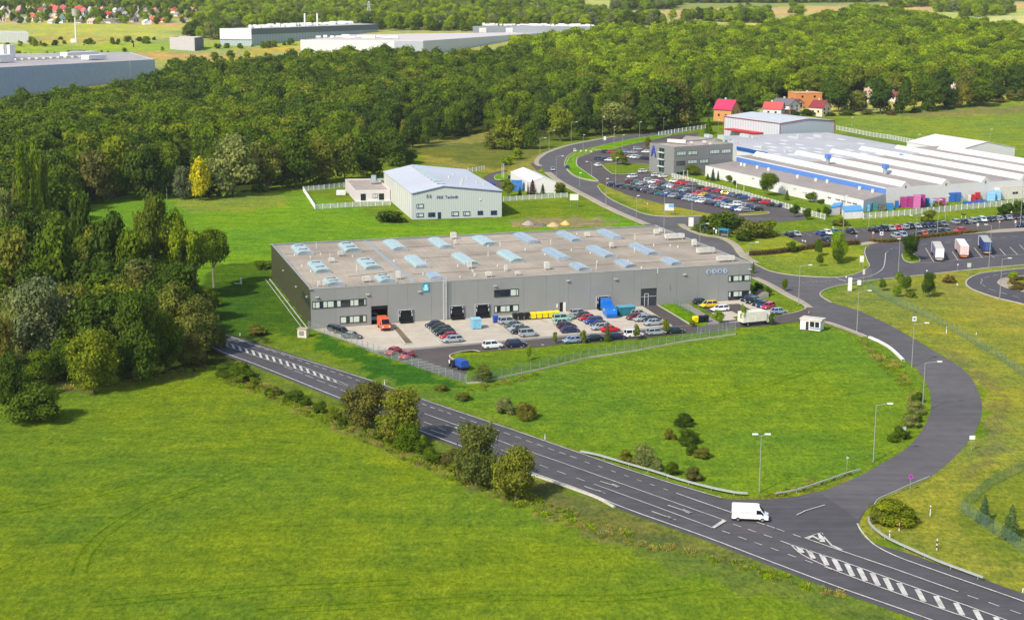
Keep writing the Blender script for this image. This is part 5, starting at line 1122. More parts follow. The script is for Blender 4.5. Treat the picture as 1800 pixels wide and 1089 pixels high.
def trunk_mesh(kind, seed, L, m_):
    r = random.Random(seed); mb = MB(); top = {'round': .55, 'full': .5, 'open': .72, 'bush': .3, 'column': .9, 'cone': .9}[kind]; base = .028 if kind != 'bush' else .02
    x = y = 0; pz = 0
    seg = 4
    for i in range(seg):
        z = top * (i + 1) / seg; nx, ny = x + r.uniform(-.012, .012), y + r.uniform(-.012, .012)
        mb.bar((x, y, pz - (.03 if i == 0 else .004)), (nx, ny, z), base * (1 - .8 * i / seg), 6, r2=base * (1 - .8 * (i + 1) / seg)); x, y, pz = nx, ny, z
    for l_ in L[:7]: mb.bar((0, 0, min(top * .95, max(.12, l_[2] * .55))), (l_[0] * .85, l_[1] * .85, l_[2]), base * .42, 5, r2=base * .12)
    return mb.mesh('trunk', m_)
PROTO = {}
for kind, nv_, n_, lf in (('round', 4, 3600, .032), ('full', 3, 4200, .032), ('open', 3, 2600, .030), ('bush', 4, 2600, .042), ('column', 2, 2600, .030), ('cone', 2, 2400, .030)):
    for i in range(nv_):
        cm, L = crown_mesh(kind, 100 + i * 7 + hash(kind) % 1 + len(kind) * 13, n_, lf); PROTO[kind, i] = (cm, trunk_mesh(kind, i + 3, L, BARKP if kind == 'open' else BARK))
NV = {'round': 4, 'full': 3, 'open': 3, 'bush': 4, 'column': 2, 'cone': 2}
# finer foliage for the trees nearest the camera
for i in range(3):
    for kind, n_, lf in (('round', 9000, .020), ('full', 9500, .020), ('bush', 8500, .024), ('open', 6500, .020)):
        cm, L = crown_mesh(kind, 400 + i * 5 + len(kind), n_, lf); PROTO[kind, 10 + i] = (cm, trunk_mesh(kind, i + 30, L, BARKP if kind == 'open' else BARK))
NT = [0]; PLACED = []
def plant(loc, h, w, kind, sp, name, label, cat, group=None, fine=False, rz=None):
    NT[0] += 1; i = NT[0] % NV[kind]
    if fine: i = 10 + NT[0] % 3
    cm, tm = PROTO[kind, i]; root = empty(name, (loc[0], loc[1], T(loc[1])), random.uniform(0, 6.28) if rz is None else rz, (w, w, h)); tag(root, label, cat, group)
    c = bpy.data.objects.new('crown' if kind != 'bush' else 'foliage', cm); COL.objects.link(c); c.parent = root
    c.material_slots[0].link = 'OBJECT'; c.material_slots[0].material = SP[sp]
    t = bpy.data.objects.new('trunk' if kind != 'bush' else 'stem', tm); COL.objects.link(t); t.parent = root
    return root
def tree_px(px, yb, yt, wpx, kind, sp, label, name=None, cat=None, group=None, fine=False, vz=1.0):
    g = G(px, yb); s = ppm(g); h = hgt(g, yt); w = wpx / s * 1.05
    nm = name or {'round': 'broadleaf_tree', 'full': 'broadleaf_tree', 'open': 'tall_tree', 'bush': 'bush', 'column': 'poplar_tree', 'cone': 'conifer_tree'}[kind]
    g = g + Vector((0, w * .18, 0)) if kind == 'bush' else g
    PLACED.append((g.x, g.y))
    return plant(g, h * 1.02, w, kind, sp, nm, label, cat or ('bush' if kind == 'bush' else 'tree'), group, fine)
K = {'dark': 'dark green', 'mid': 'mid green', 'bright': 'bright green', 'olive': 'olive green', 'silver': 'silvery grey-green', 'yellow': 'yellow', 'brown': 'brownish', 'fresh': 'fresh green', 'forest': 'green', 'poplar': 'olive green'}
WG = 'trees of the wood on the left'
# wood on the left --------------------------------------------------
hero = [(58, 745, 668, 104, 'bush', 'mid', 'big round dark bush alone at the lower left wood edge'),
        (166, 690, 574, 104, 'round', 'poplar', 'broad yellowish-green tree at the wood edge above the lower-left field'), (246, 672, 512, 100, 'round', 'mid', 'tall green tree at the wood edge, centre of the field side'),
        (213, 668, 590, 40, 'bush', 'dark', 'dark narrow bush between two wood-edge trees'), (292, 655, 540, 70, 'round', 'mid', 'green tree at the wood edge left of the brown one'), (330, 645, 580, 62, 'bush', 'brown', 'brownish shrub at the wood edge near the road end'),
        (352, 625, 515, 84, 'round', 'olive', 'olive tree leaning over the main road end'), (372, 612, 560, 46, 'bush', 'olive', 'olive bush right beside the main road end'), (110, 668, 590, 66, 'bush', 'mid', 'green leafy bush behind the big round bush'),
        (70, 664, 610, 66, 'bush', 'mid', 'low green bush directly above the big round bush'), (22, 712, 610, 74, 'bush', 'dark', 'dark bush at the left picture edge, lower wood edge'), (8, 690, 560, 60, 'round', 'brown', 'russet tree cut by the left picture edge'), 
        (72, 640, 480, 128, 'round', 'silver', 'large silvery willow in the left wood'), (30, 640, 520, 70, 'round', 'silver', 'smaller silvery willow left of the large one'), (140, 620, 500, 80, 'round', 'olive', 'olive tree right of the silvery willow'),
        (170, 620, 560, 60, 'bush', 'brown', 'rusty bush above the yellowish wood-edge tree'), (208, 600, 485, 78, 'round', 'olive', 'pale olive tree below the dark gap of the wood'), (262, 600, 520, 66, 'round', 'poplar', 'yellow-green tree below the tall poplars'), 
        (272, 535, 336, 74, 'open', 'poplar', 'tallest loose poplar with bare pale trunk at the meadow corner'), (322, 532, 372, 80, 'open', 'bright', 'tall bright poplar with a broken pale limb'), (345, 520, 400, 84, 'open', 'bright', 'wide bright poplar nearest the warehouse'), (376, 505, 400, 66, 'open', 'mid', 'rightmost poplar of the meadow corner'),
        (298, 530, 388, 70, 'open', 'poplar', 'loose poplar between the two tallest ones'), (232, 545, 400, 70, 'round', 'mid', 'green tree left of the tall poplars'), (190, 545, 380, 80, 'round', 'dark', 'dark tree below the meadow tip'), (150, 500, 335, 58, 'round', 'dark', 'dark tree standing against the left meadow tip'),
        (204, 470, 374, 46, 'round', 'dark', 'small dark round tree top against the meadow'), (100, 560, 388, 96, 'round', 'mid', 'broad mid green tree in the left wood'), (60, 540, 372, 80, 'round', 'dark', 'dark tree below the yellowish poplars'), (20, 560, 400, 80, 'round', 'olive', 'olive tree at the left picture edge, mid wood'),
        (46, 440, 262, 44, 'column', 'forest', 'left one of three yellowish columnar poplars'), (68, 436, 254, 44, 'column', 'far', 'middle one of three yellowish columnar poplars'), (84, 432, 276, 36, 'column', 'poplar', 'right one of three yellowish columnar poplars'), (36, 430, 290, 34, 'column', 'olive', 'short olive poplar beside the yellowish ones'),
        (12, 450, 330, 50, 'round', 'silver', 'pale green tree at the left edge beside the poplars'), (320, 590, 500, 60, 'round', 'poplar', 'yellow-tinged tree under the poplar crowns'), (300, 590, 520, 56, 'bush', 'mid', 'thick green bush under the poplar trunks'), (345, 560, 505, 60, 'bush', 'olive', 'olive bush right of the pale poplar trunks'), (368, 540, 505, 44, 'bush', 'bright', 'light bush at the right foot of the poplars'),
        (240, 580, 480, 60, 'round', 'brown', 'brownish tree in the shade of the poplars')]
for px, yb, yt, w_, k, sp, lab in hero: tree_px(px, yb, yt, w_, 'full' if k == 'round' else k, sp, lab, fine=yb > 590 or k == 'open')
def in_px(x, y, poly): return bool(in_poly(np.array([x]), np.array([y]), poly)[0])
nind = 0
def scatter(poly, n, hr, wr, kinds, sps, zone, group, tries=40, mind=5.0, place=None):
    """individual trees with their feet inside a pixel polygon"""
    global nind
    gp = gpoly(poly); x0, x1 = min(p[0] for p in gp), max(p[0] for p in gp); y0, y1 = min(p[1] for p in gp), max(p[1] for p in gp); pts = []; k = 0
    while len(pts) < n and k < n * tries:
        k += 1; x, y = random.uniform(x0, x1), random.uniform(y0, y1)
        if in_px(x, y, gp) and all((x - a) ** 2 + (y - b) ** 2 > mind ** 2 for a, b in pts + PLACED): pts.append((x, y))
    PLACED.extend(pts)
    for x, y in pts:
        h = random.uniform(*hr); w_ = h * random.uniform(*wr); kd = random.choice(kinds); sp = random.choice(sps); nind += 1
        plant((x, y), h, w_, kd, sp, 'broadleaf_tree' if kd != 'bush' else 'bush', '%s %s %s' % (K.get(sp, sp), 'tree' if kd != 'bush' else 'bush', zone), 'tree' if kd != 'bush' else 'bush', group)
scatter([(-60, 600), (30, 640), (150, 640), (260, 640), (330, 610), (345, 570), (300, 520), (200, 500), (150, 455), (60, 430), (-100, 430)], 100, (10, 17), (.65, .95), ['full'], ['dark', 'mid', 'dark', 'mid', 'olive', 'poplar'], 'inside the dense wood on the left', 'trees inside the left wood', mind=4.6)
# forest edge facing the camera ---------------------------------------
edge = [(410, 345, 236, 92, 'round', 'silver', 'broad grey-green tree at the forest edge behind the meadow'), (352, 352, 279, 46, 'round', 'yellow', 'yellow crowned tree at the meadow edge'), (322, 350, 292, 38, 'round', 'silver', 'pale green tree left of the yellow one'), (300, 345, 285, 36, 'round', 'mid', 'small pale forest-edge tree, second left of the yellow one'),
        (374, 348, 300, 46, 'bush', 'dark', 'dark bush right of the yellow tree'), (455, 338, 318, 26, 'bush', 'mid', 'low green bush by the meadow edge'), (240, 352, 262, 60, 'round', 'mid', 'forest-edge tree behind the meadow tip'), (200, 350, 240, 70, 'round', 'poplar', 'yellow-brown tree above the meadow tip'), (170, 358, 262, 62, 'round', 'brown', 'brown-tinged tree at the left end of the meadow'),
        (268, 350, 255, 54, 'round', 'dark', 'dark tree behind the meadow, left of the grey-green one'), (470, 335, 250, 70, 'round', 'olive', 'olive tree right of the broad grey-green tree'), (520, 330, 232, 78, 'round', 'dark', 'dark full forest-edge tree above the fence corner'), (565, 322, 238, 72, 'round', 'olive', 'olive forest-edge tree behind the fenced lawn'), (606, 318, 236, 56, 'round', 'poplar', 'yellow-green tree behind the annex'), (645, 310, 232, 60, 'round', 'dark', 'dark tree directly behind the annex'),
        (690, 292, 226, 60, 'round', 'mid', 'tree behind the back gable of the pale hall'), (720, 286, 262, 30, 'bush', 'mid', 'bush behind the ridge of the pale hall'), (893, 262, 203, 62, 'round', 'poplar', 'yellowish tree on the wasteland behind the pale hall'), (870, 262, 222, 44, 'round', 'olive', 'olive tree left of the yellowish wasteland tree'), (930, 262, 214, 44, 'round', 'mid', 'green tree where the wasteland meets the curve of the road'),
        (908, 280, 258, 26, 'bush', 'bright', 'bright bush at the bend behind the tent hall'), (890, 290, 270, 22, 'bush', 'fresh', 'small bush left of the road bend'), (985, 248, 186, 56, 'round', 'poplar', 'loose yellowish tree left of the tall road lamp'), (1020, 240, 188, 40, 'round', 'dark', 'dark slim tree behind the road curve'), (1075, 236, 178, 60, 'round', 'silver', 'greyish tree behind the road curve'), (1108, 232, 190, 44, 'round', 'olive', 'olive tree right of the greyish one by the road'),
        (1165, 228, 142, 76, 'round', 'dark', 'very tall dark tree over the factory road'), (1190, 226, 138, 60, 'round', 'brown', 'tall brown-tinged tree over the factory road'), (1226, 222, 158, 52, 'round', 'mid', 'rounded green tree left of the ochre house'), (1245, 236, 206, 20, 'cone', 'mid', 'small pointed tree at the factory gate'),
        (1132, 234, 178, 48, 'round', 'dark', 'dark tree left of the very tall one'), (1048, 238, 196, 40, 'round', 'dark', 'dark tree left of the greyish one')]
for px, yb, yt, w_, k, sp, lab in edge: tree_px(px, yb, yt, w_, 'full' if k == 'round' else k, sp, lab)
scatter([(170, 340), (480, 325), (640, 285), (720, 262), (850, 232), (960, 232), (960, 215), (850, 205), (700, 240), (600, 262), (470, 300), (160, 312)], 72, (13, 19), (.55, .8), ['full'], ['dark', 'mid', 'dark', 'olive', 'mid', 'forest'], 'at the shaded front of the forest behind the meadow', 'trees along the front of the forest', mind=7.5)
scatter([(960, 232), (1100, 218), (1240, 196), (1340, 190), (1340, 172), (1240, 178), (1100, 200), (960, 212)], 40, (14, 20), (.5, .75), ['full'], ['dark', 'mid', 'dark', 'forest', 'olive'], 'in the dark forest front above the road curve', 'forest trees above the road curve', mind=8)
# garden trees along the houses
gard = [(1308, 206, 168, 46, 'round', 'mid'), (1350, 190, 164, 40, 'round', 'fresh'), (1405, 160, 128, 22, 'cone', 'spruce'), (1425, 158, 138, 30, 'cone', 'conifer'), (1474, 198, 146, 56, 'round', 'dark'), (1508, 196, 158, 40, 'round', 'olive'), (1548, 201, 142, 54, 'round', 'dark'), (1588, 200, 142, 34, 'round', 'dark'), (1606, 192, 140, 36, 'round', 'poplar'), (1634, 195, 136, 50, 'round', 'mid'), (1660, 190, 136, 46, 'round', 'dark'), (1690, 189, 145, 36, 'round', 'brown'), (1722, 187, 134, 56, 'round', 'mid'), (1752, 180, 146, 40, 'round', 'dark'), (1776, 176, 158, 20, 'round', 'olive'), (1798, 176, 154, 26, 'bush', 'brown'), (1455, 180, 140, 40, 'round', 'mid'), (1530, 178, 138, 40, 'round', 'mid'), (1575, 175, 128, 40, 'round', 'olive'), (1418, 178, 168, 14, 'bush', 'fresh'), (1400, 205, 194, 22, 'bush', 'dark'), (1420, 204, 190, 24, 'bush', 'dark'), (1620, 178, 126, 44, 'round', 'mid'), (1650, 174, 122, 44, 'round', 'dark'), (1700, 172, 120, 50, 'round', 'olive'), (1740, 168, 116, 50, 'round', 'mid'), (1785, 166, 112, 50, 'round', 'dark'), (1340, 178, 152, 40, 'round', 'bright'), (1310, 185, 154, 40, 'round', 'mid')]
for i, (px, yb, yt, w_, k, sp) in enumerate(sorted(gard)):
    tree_px(px, yb, yt, w_, 'full' if k == 'round' else k, sp, '%s %s among the hillside gardens, %s from the left' % ({'spruce': 'bluish', 'conifer': 'dark'}.get(sp) or K[sp], {'cone': 'conifer', 'round': 'tree', 'bush': 'bush'}[k], ordn[i]), group='trees in the hillside gardens')
for i, (px, yb, w_) in enumerate([(1455, 204, 26), (1490, 203, 30), (1525, 202, 22), (1565, 203, 20), (1610, 198, 20), (1672, 193, 14), (1680, 190, 20), (1760, 181, 22), (1790, 178, 20)]):
    tree_px(px, yb, yb - 9, w_, 'bush', ['dark', 'mid', 'brown', 'hedge'][i % 4], '%s low bush at the foot of the garden trees, %s from the left' % (['dark', 'green', 'reddish', 'russet'][i % 4], ordn[i]))
# bushes along the main road and in the meadows ------------------------
mid = [(642, 752, 668, 92, 'brown', 'large brownish bush beside the main road, leftmost of the tall ones'), (704, 778, 686, 98, 'olive', 'large olive bush beside the main road, right of the brownish one'), (712, 792, 738, 52, 'mid', 'green bush at the lower foot of the olive roadside bush'), (742, 790, 762, 24, 'fresh', 'small light bush between the tall roadside bushes'), (838, 856, 746, 98, 'olive', 'tall olive bush beside the road, third tall one from the left'), (906, 880, 780, 90, 'olive', 'tall bush beside the road, rightmost of the tall ones'), (760, 816, 782, 40, 'mid', 'low green bush between the roadside bushes'), (790, 822, 785, 40, 'brown', 'low brown bush left of the third tall roadside bush'),
       (395, 664, 636, 44, 'mid', 'low bush where the main road leaves the wood'), (425, 668, 636, 56, 'mid', 'green roadside bush, second from the wood'), (486, 694, 682, 26, 'olive', 'small grey bush at the road slope'), (518, 706, 684, 44, 'mid', 'green bush at the road slope below the hatching'), (563, 726, 702, 26, 'mid', 'round green bush at the road slope'), (588, 740, 712, 34, 'poplar', 'light bush left of the large brownish bush'), (665, 690, 668, 24, 'brown', 'brown bush behind the tall brownish one'),
       (889, 727, 698, 42, 'silver', 'grey-green meadow bush, left of a pair near the road'), (926, 738, 705, 44, 'brown', 'dark meadow bush, right of a pair near the road'), (815, 704, 688, 32, 'olive', 'low brownish shrub on the slope by the fence corner'), (776, 688, 674, 26, 'olive', 'faint low shrub on the slope above the road'), (850, 672, 640, 40, 'olive', 'bush behind the fence corner beside the blue trailer'),
       (1202, 750, 724, 36, 'dark', 'round dark bush standing in the meadow'), (1178, 772, 752, 24, 'brown', 'small brown bush below the round dark one'), (1212, 782, 752, 44, 'mid', 'green bush below the round dark one'), (1236, 806, 784, 34, 'olive', 'olive shrub at the lower end of the meadow bush group'), (1216, 800, 778, 26, 'mid', 'green shrub between two others in the meadow group'),
       (1100, 814, 786, 32, 'olive', 'left bush of the pale trio above the guard rail'), (1130, 818, 778, 46, 'silver', 'greyish bush above the guard rail'), (1180, 836, 808, 30, 'mid', 'dark small bush near the guard rail'), (1218, 846, 816, 34, 'brown', 'brownish grass bush near the guard rail'), (1155, 828, 806, 24, 'silver', 'small pale bush near the guard rail'),
       (1584, 772, 746, 30, 'mid', 'lowest green bush beside the road curve sign'), (1602, 752, 724, 34, 'silver', 'pale bush in the row beside the road curve'), (1612, 730, 700, 30, 'silver', 'middle bush in the row beside the road curve'), (1614, 708, 686, 22, 'mid', 'upper bush in the row beside the road curve'), (1570, 778, 758, 24, 'mid', 'leftmost bush in the row beside the road curve'),
       (1572, 924, 876, 84, 'poplar', 'wide yellow-green bush inside the guard rail corner'), (1545, 922, 892, 40, 'olive', 'olive bush at the left of the guard rail corner'), (1596, 922, 892, 36, 'mid', 'green bush at the right of the guard rail corner'),
       (1262, 411, 370, 68, 'mid', 'large green bush above the bus shelter'), (1240, 408, 382, 40, 'mid', 'bush behind the bus stop, left end'), (1290, 412, 378, 50, 'dark', 'dark bush right of the bus shelter'), (1322, 420, 384, 56, 'olive', 'olive bush below the car park exit'), (1346, 418, 386, 40, 'poplar', 'light bush at the right end of the bus stop thicket'), (1308, 424, 400, 30, 'dark', 'low dark bush beside the bus shelter lawn'),
       (458, 474, 458, 26, 'mid', 'bush on the meadow edge behind the warehouse'), (474, 472, 460, 18, 'olive', 'small bush beside the back corner of the warehouse'), (455, 590, 572, 40, 'brown', 'dark brown bush left of the white cabinet'), (1650, 368, 350, 24, 'olive', 'bush before the pink containers'), (1632, 391, 366, 26, 'poplar', 'bush on the green slope behind the car park'), (1770, 380, 354, 34, 'dark', 'dark bush right on the slope, left of two'), (1792, 378, 350, 34, 'mid', 'bush right on the slope, at the picture edge'), (1478, 397, 382, 30, 'olive', 'bush behind the parked cars below the huts'), (688, 392, 368, 52, 'mid', 'wild green shrub mound against the left wall of the pale hall'), (650, 300, 284, 40, 'mid', 'dark shrubs behind the fence of the annex'), (560, 330, 312, 40, 'dark', 'dark undergrowth bush behind the fenced lawn')]
for px, yb, yt, w_, sp, lab in mid:
    if lab: tree_px(px, yb, yt, w_, 'full' if w_ > 88 else 'bush', sp, lab, 'bush', 'bush', fine=yb > 600)
tree_px(1669, 497, 481, 24, 'bush', 'hedge', 'clipped reddish round hedge bush on the lawn'); tree_px(1781, 489, 477, 20, 'bush', 'fresh', 'clipped yellow-green ball bush at the loop road island')
tree_px(1790, 510, 500, 26, 'bush', 'hedge', 'rusty low hedge on the loop road island')
# young trees
yng = [(1632, 523, 479, 28, 'round', 'dark', 'dense dark round lawn tree with a clear shadow'), (1593, 513, 484, 18, 'round', 'mid', 'small dark pointed lawn tree left of the dense round one'), (1582, 505, 478, 18, 'round', 'fresh', 'thin light lawn tree by the footpath bend'), (1551, 511, 490, 16, 'round', 'mid', 'little lawn tree nearest the white sign'), (1577, 522, 500, 18, 'round', 'fresh', 'light young lawn tree behind the mesh fence'), (1603, 523, 508, 18, 'bush', 'poplar', 'bushy young lawn tree left of the dense one'),
       (1475, 460, 406, 34, 'round', 'fresh', 'tallest light green young tree on the hedge lawn'), (1473, 464, 436, 22, 'round', 'mid', 'young tree right in front of the tallest light one'), (1438, 450, 420, 18, 'round', 'mid', 'young tree at the middle of the brown hedge'), (1391, 444, 424, 20, 'round', 'mid', 'young dark tree at the brown hedge, left end'), (1441, 468, 446, 14, 'round', 'mid', 'small sparse young tree below the brown hedge'),
       (1600, 458, 412, 34, 'round', 'dark', 'dense tree on the small island beside the lorries'), (1596, 452, 424, 20, 'round', 'mid', 'second tree on the lorry park island'), (1418, 386, 366, 18, 'round', 'dark', 'dark round tree right of the two huts row'), (1397, 382, 359, 18, 'round', 'dark', 'round tree at the corner of the factory car park'), (1453, 381, 364, 16, 'round', 'dark', 'small tree left of the white huts'), (1439, 380, 366, 10, 'round', 'mid', 'thin tree left of the white huts'),
       (1350, 344, 303, 38, 'round', 'mid', 'large round tree before the white factory wall'), (1220, 308, 290, 30, 'round', 'poplar', 'broad tree beside the office block front'), (1425, 355, 338, 22, 'round', 'mid', 'tree before the factory windows'), (1443, 358, 350, 18, 'bush', 'mid', 'bush before the factory windows'), (1383, 352, 334, 12, 'cone', 'mid', 'small conifer on the factory lawn'), (1282, 320, 308, 14, 'round', 'mid', 'small tree on the lawn between hedge and factory'), (1292, 325, 316, 10, 'bush', 'dark', 'dark shrub on the lawn between hedge and factory'),
       (1244, 316, 305, 9, 'cone', 'dark', 'dark conical shrub by the factory entrance, left'), (1253, 318, 296, 11, 'cone', 'conifer', 'tall dark conifer by the factory entrance'), (1262, 318, 300, 7, 'cone', 'conifer', 'slim dark conifer by the factory entrance'), (1086, 290, 263, 24, 'round', 'poplar', 'light rounded tree in the rear car park'), (1097, 291, 272, 18, 'round', 'olive', 'darker tree leaning on the light one, rear car park'), (1138, 262, 240, 12, 'round', 'brown', 'thin reddish tree behind the rear car park'),
       (986, 340, 318, 22, 'bush', 'olive', 'dense bush-like tree at the right end of the white tent hall'), (936, 343, 316, 20, 'cone', 'purple', 'dark purple conifer before the tent hall'), (954, 343, 323, 12, 'cone', 'conifer', 'green pointed conifer before the tent hall'), (914, 344, 328, 10, 'cone', 'conifer', 'small conifer left of the purple one'), (893, 346, 316, 26, 'round', 'poplar', 'yellow-green tree left of the blue wrapped stack'), (928, 342, 320, 5, 'cone', 'purple', 'narrow dark conifer touching the purple one'),
       (975, 604, 583, 12, 'round', 'poplar', 'thin young tree at the car row, leftmost'), (1025, 604, 580, 13, 'round', 'poplar', 'thin young tree at the car row, second from the left'), (1068, 600, 566, 14, 'cone', 'mid', 'pointed young tree at the red coupe'), (1119, 598, 570, 14, 'round', 'poplar', 'thin young tree at the silver estate car'), (1170, 588, 560, 14, 'round', 'poplar', 'thin young tree at the right car row end'), (1217, 575, 562, 12, 'round', 'poplar', 'little tree beside the yellow and black bins'), (1264, 570, 545, 20, 'round', 'fresh', 'young tree at the fence end by the white lorry'), (1306, 574, 536, 14, 'round', 'fresh', 'young tree before the white lorry body'), (1356, 572, 548, 12, 'round', 'mid', 'young tree before the white lorry cab'), (1379, 512, 489, 11, 'round', 'mid', 'young tree beside the side road verge'), (1324, 480, 460, 8, 'cone', 'mid', 'thin tree at the right corner of the warehouse'), (1348, 520, 500, 16, 'bush', 'mid', 'shrub on the bank right of the warehouse'), (1335, 512, 496, 20, 'bush', 'dark', 'dark ivy-like shrub at the stair bank of the warehouse'),
       (929, 633, 606, 10, 'round', 'fresh', 'thin sapling before the mesh fence')]
for px, yb, yt, w_, k, sp, lab in yng: tree_px(px, yb, yt, w_, k, sp, lab, fine=w_ > 26)
# blue spruces on the right
tree_px(1729, 918, 871, 30, 'cone', 'spruce', 'blue spruce behind the green mesh fence, left of two'); tree_px(1776, 947, 888, 42, 'cone', 'spruce', 'larger blue spruce behind the green mesh fence, right of two')
# bushes near the edge of the fields far away
FB = [(60, 78, 8), (78, 82, 10), (106, 70, 9), (150, 76, 10), (158, 75, 12), (44, 97, 6), (96, 95, 5), (225, 74, 16), (245, 73, 12), (270, 71, 8), (55, 96, 5), (178, 92, 5), (190, 92, 4), (340, 62, 30), (330, 66, 24), (352, 66, 24), (388, 70, 20)]
for i, (x, y, w_) in enumerate(sorted(FB)): tree_px(x, y, y - w_ * .8, w_, 'bush' if w_ < 20 else 'round', ['mid', 'poplar', 'dark'][i % 3], 'small far %s beyond the blue-grey warehouse, %s from the left' % ('field bush' if w_ < 20 else 'field tree', ordn[i]), group='bushes on the far fields')
print('individual plants', NT[0])
# the mass of the forest and of the far woods: one object each, crowns set out by geometry nodes
def wood(name, polys, spacing, hr, wf, sps, seedv, jitter=.45, proto=None):
    proto = proto or ('tuft' if name in ('meadow_tufts', 'verge_growth') else 'full')
    clear = .3 if proto == 'tuft' else .55
    pts = []
    for poly in polys:
        gp = gpoly(poly); x0, x1 = min(p[0] for p in gp), max(p[0] for p in gp); y0, y1 = min(p[1] for p in gp), max(p[1] for p in gp)
        xs = np.arange(x0, x1, spacing); ysv = np.arange(y0, y1, spacing * .9); X, Y = np.meshgrid(xs, ysv); r = np.random.default_rng(seedv)
        X = X + r.uniform(-jitter, jitter, X.shape) * spacing; Y = Y + r.uniform(-jitter, jitter, Y.shape) * spacing; m = in_poly(X, Y, gp); pts += list(zip(X[m], Y[m]))
    pl = np.array(PLACED) if PLACED else np.zeros((0, 2)); ok = []
    for x, y in pts:
        if proto != 'tuft' and len(pl) and ((pl[:, 0] - x) ** 2 + (pl[:, 1] - y) ** 2).min() < (spacing * .55) ** 2: continue
        ok.append((x, y, T(y) - (.02 if proto == 'tuft' else .3)))
    me = bpy.data.meshes.new(name); me.from_pydata(ok, [], []); n_ = len(ok); r = np.random.default_rng(seedv + 1)
    h = r.uniform(hr[0], hr[1], n_); w_ = h * r.uniform(wf[0], wf[1], n_)
    a = me.attributes.new('size', 'FLOAT_VECTOR', 'POINT'); a.data.foreach_set('vector', np.stack([w_, w_, h], -1).ravel().astype(np.float32))
    a = me.attributes.new('turn', 'FLOAT', 'POINT'); a.data.foreach_set('value', r.uniform(0, 6.28, n_).astype(np.float32))
    o = bpy.data.objects.new(name, me); COL.objects.link(o); c = bpy.data.collections.new(name + '_crowns')
    for k, sp in enumerate(sps):
        cm = PROTO[proto, k % 3][0].copy(); cm.materials.clear(); cm.materials.append(SP[sp]); q = bpy.data.objects.new('crown_of_wood', cm); c.objects.link(q)
    ng = bpy.data.node_groups.new(name, 'GeometryNodeTree'); ng.interface.new_socket('Geometry', in_out='INPUT', socket_type='NodeSocketGeometry'); ng.interface.new_socket('Geometry', in_out='OUTPUT', socket_type='NodeSocketGeometry')
    nn, ll = ng.nodes, ng.links; gi = nn.new('NodeGroupInput'); go = nn.new('NodeGroupOutput'); ip = nn.new('GeometryNodeInstanceOnPoints'); ci = nn.new('GeometryNodeCollectionInfo'); ci.inputs[0].default_value = c; ci.inputs['Separate Children'].default_value = True; ci.inputs['Reset Children'].default_value = True
    s1 = nn.new('GeometryNodeInputNamedAttribute'); s1.data_type = 'FLOAT_VECTOR'; s1.inputs[0].default_value = 'size'; s2 = nn.new('GeometryNodeInputNamedAttribute'); s2.data_type = 'FLOAT'; s2.inputs[0].default_value = 'turn'
    cx = nn.new('ShaderNodeCombineXYZ'); ll.new(s2.outputs[0], cx.inputs[2]); rv = nn.new('FunctionNodeRandomValue'); rv.data_type = 'INT'
    rv.inputs['Min'].default_value = 0 if 'Min' in rv.inputs else 0; 
    for s_ in rv.inputs:
        if s_.type == 'INT' and s_.name == 'Max': s_.default_value = len(sps) - 1
        if s_.type == 'INT' and s_.name == 'Min': s_.default_value = 0
    ri = [q for q in rv.outputs if q.type == 'INT'][0]
    ll.new(gi.outputs[0], ip.inputs['Points']); ll.new(ci.outputs[0], ip.inputs['Instance']); ip.inputs['Pick Instance'].default_value = True; ll.new(ri, ip.inputs['Instance Index']); ll.new(cx.outputs[0], ip.inputs['Rotation']); ll.new(s1.outputs[0], ip.inputs['Scale']); ll.new(ip.outputs[0], go.inputs[0])
    md = o.modifiers.new('crowns', 'NODES'); md.node_group = ng; tag(o, kind='stuff'); print(name, n_); return o
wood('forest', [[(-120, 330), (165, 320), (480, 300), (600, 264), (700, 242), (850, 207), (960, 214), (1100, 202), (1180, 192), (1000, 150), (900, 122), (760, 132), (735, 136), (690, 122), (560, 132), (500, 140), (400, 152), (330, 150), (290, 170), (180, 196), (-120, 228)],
                [(-160, 560), (-20, 560), (60, 420), (160, 350), (165, 322), (-200, 330)]], 8.6, (11.5, 21), (.75, 1.05), ['forest', 'mid', 'poplar', 'mid', 'mid', 'dark', 'forest', 'mid'], 5)  # darker leaf mix stands in for cloud shade over the near wood
wood('sun_tinted_forest', [[(900, 121), (1000, 149), (1181, 191), (1240, 182), (1340, 174), (1450, 168), (1620, 160), (1830, 150), (1830, 84), (1700, 64), (1640, 56), (1560, 40), (1520, 34), (1450, 50), (1400, 62), (1330, 74), (1180, 72), (1090, 76), (900, 104)]], 9.2, (12.5, 21), (.8, 1.1), ['far', 'forest', 'far', 'poplar', 'far', 'forest', 'mid'], 6)  # brighter leaf mix: sunlight put into the far wood's leaf colour
wood('far_wood', [[(330, 66), (380, 72), (390, 64), (470, 52), (830, 56), (1040, 52), (1090, 50), (1180, 44), (1080, 34), (1020, 30), (1020, 8), (800, 3), (380, 8), (350, 42)], [(390, 20), (620, 20), (830, 20), (1020, 18), (1020, -6), (400, -6)], [(-40, 11), (400, 18), (420, -12), (-40, -12)], [(1078, 19), (1180, 17), (1200, 6), (1400, 6), (1820, 2), (1820, -8), (1080, -8)], [(1690, 32), (1780, 26), (1770, 14), (1690, 14)], [(1275, 42), (1360, 41), (1350, 30), (1320, 26), (1290, 34)], [(1640, 22), (1690, 22), (1680, 14), (1640, 16)], [(1180, 38), (1300, 40), (1300, 37), (1180, 35)], [(1390, 30), (1410, 30), (1410, 26), (1390, 26)], [(1560, 15), (1640, 12), (1640, 10), (1560, 12)]], 13, (10, 17), (.75, 1.1), ['far', 'forest', 'far', 'poplar', 'mid', 'forest', 'silver', 'far'], 9)
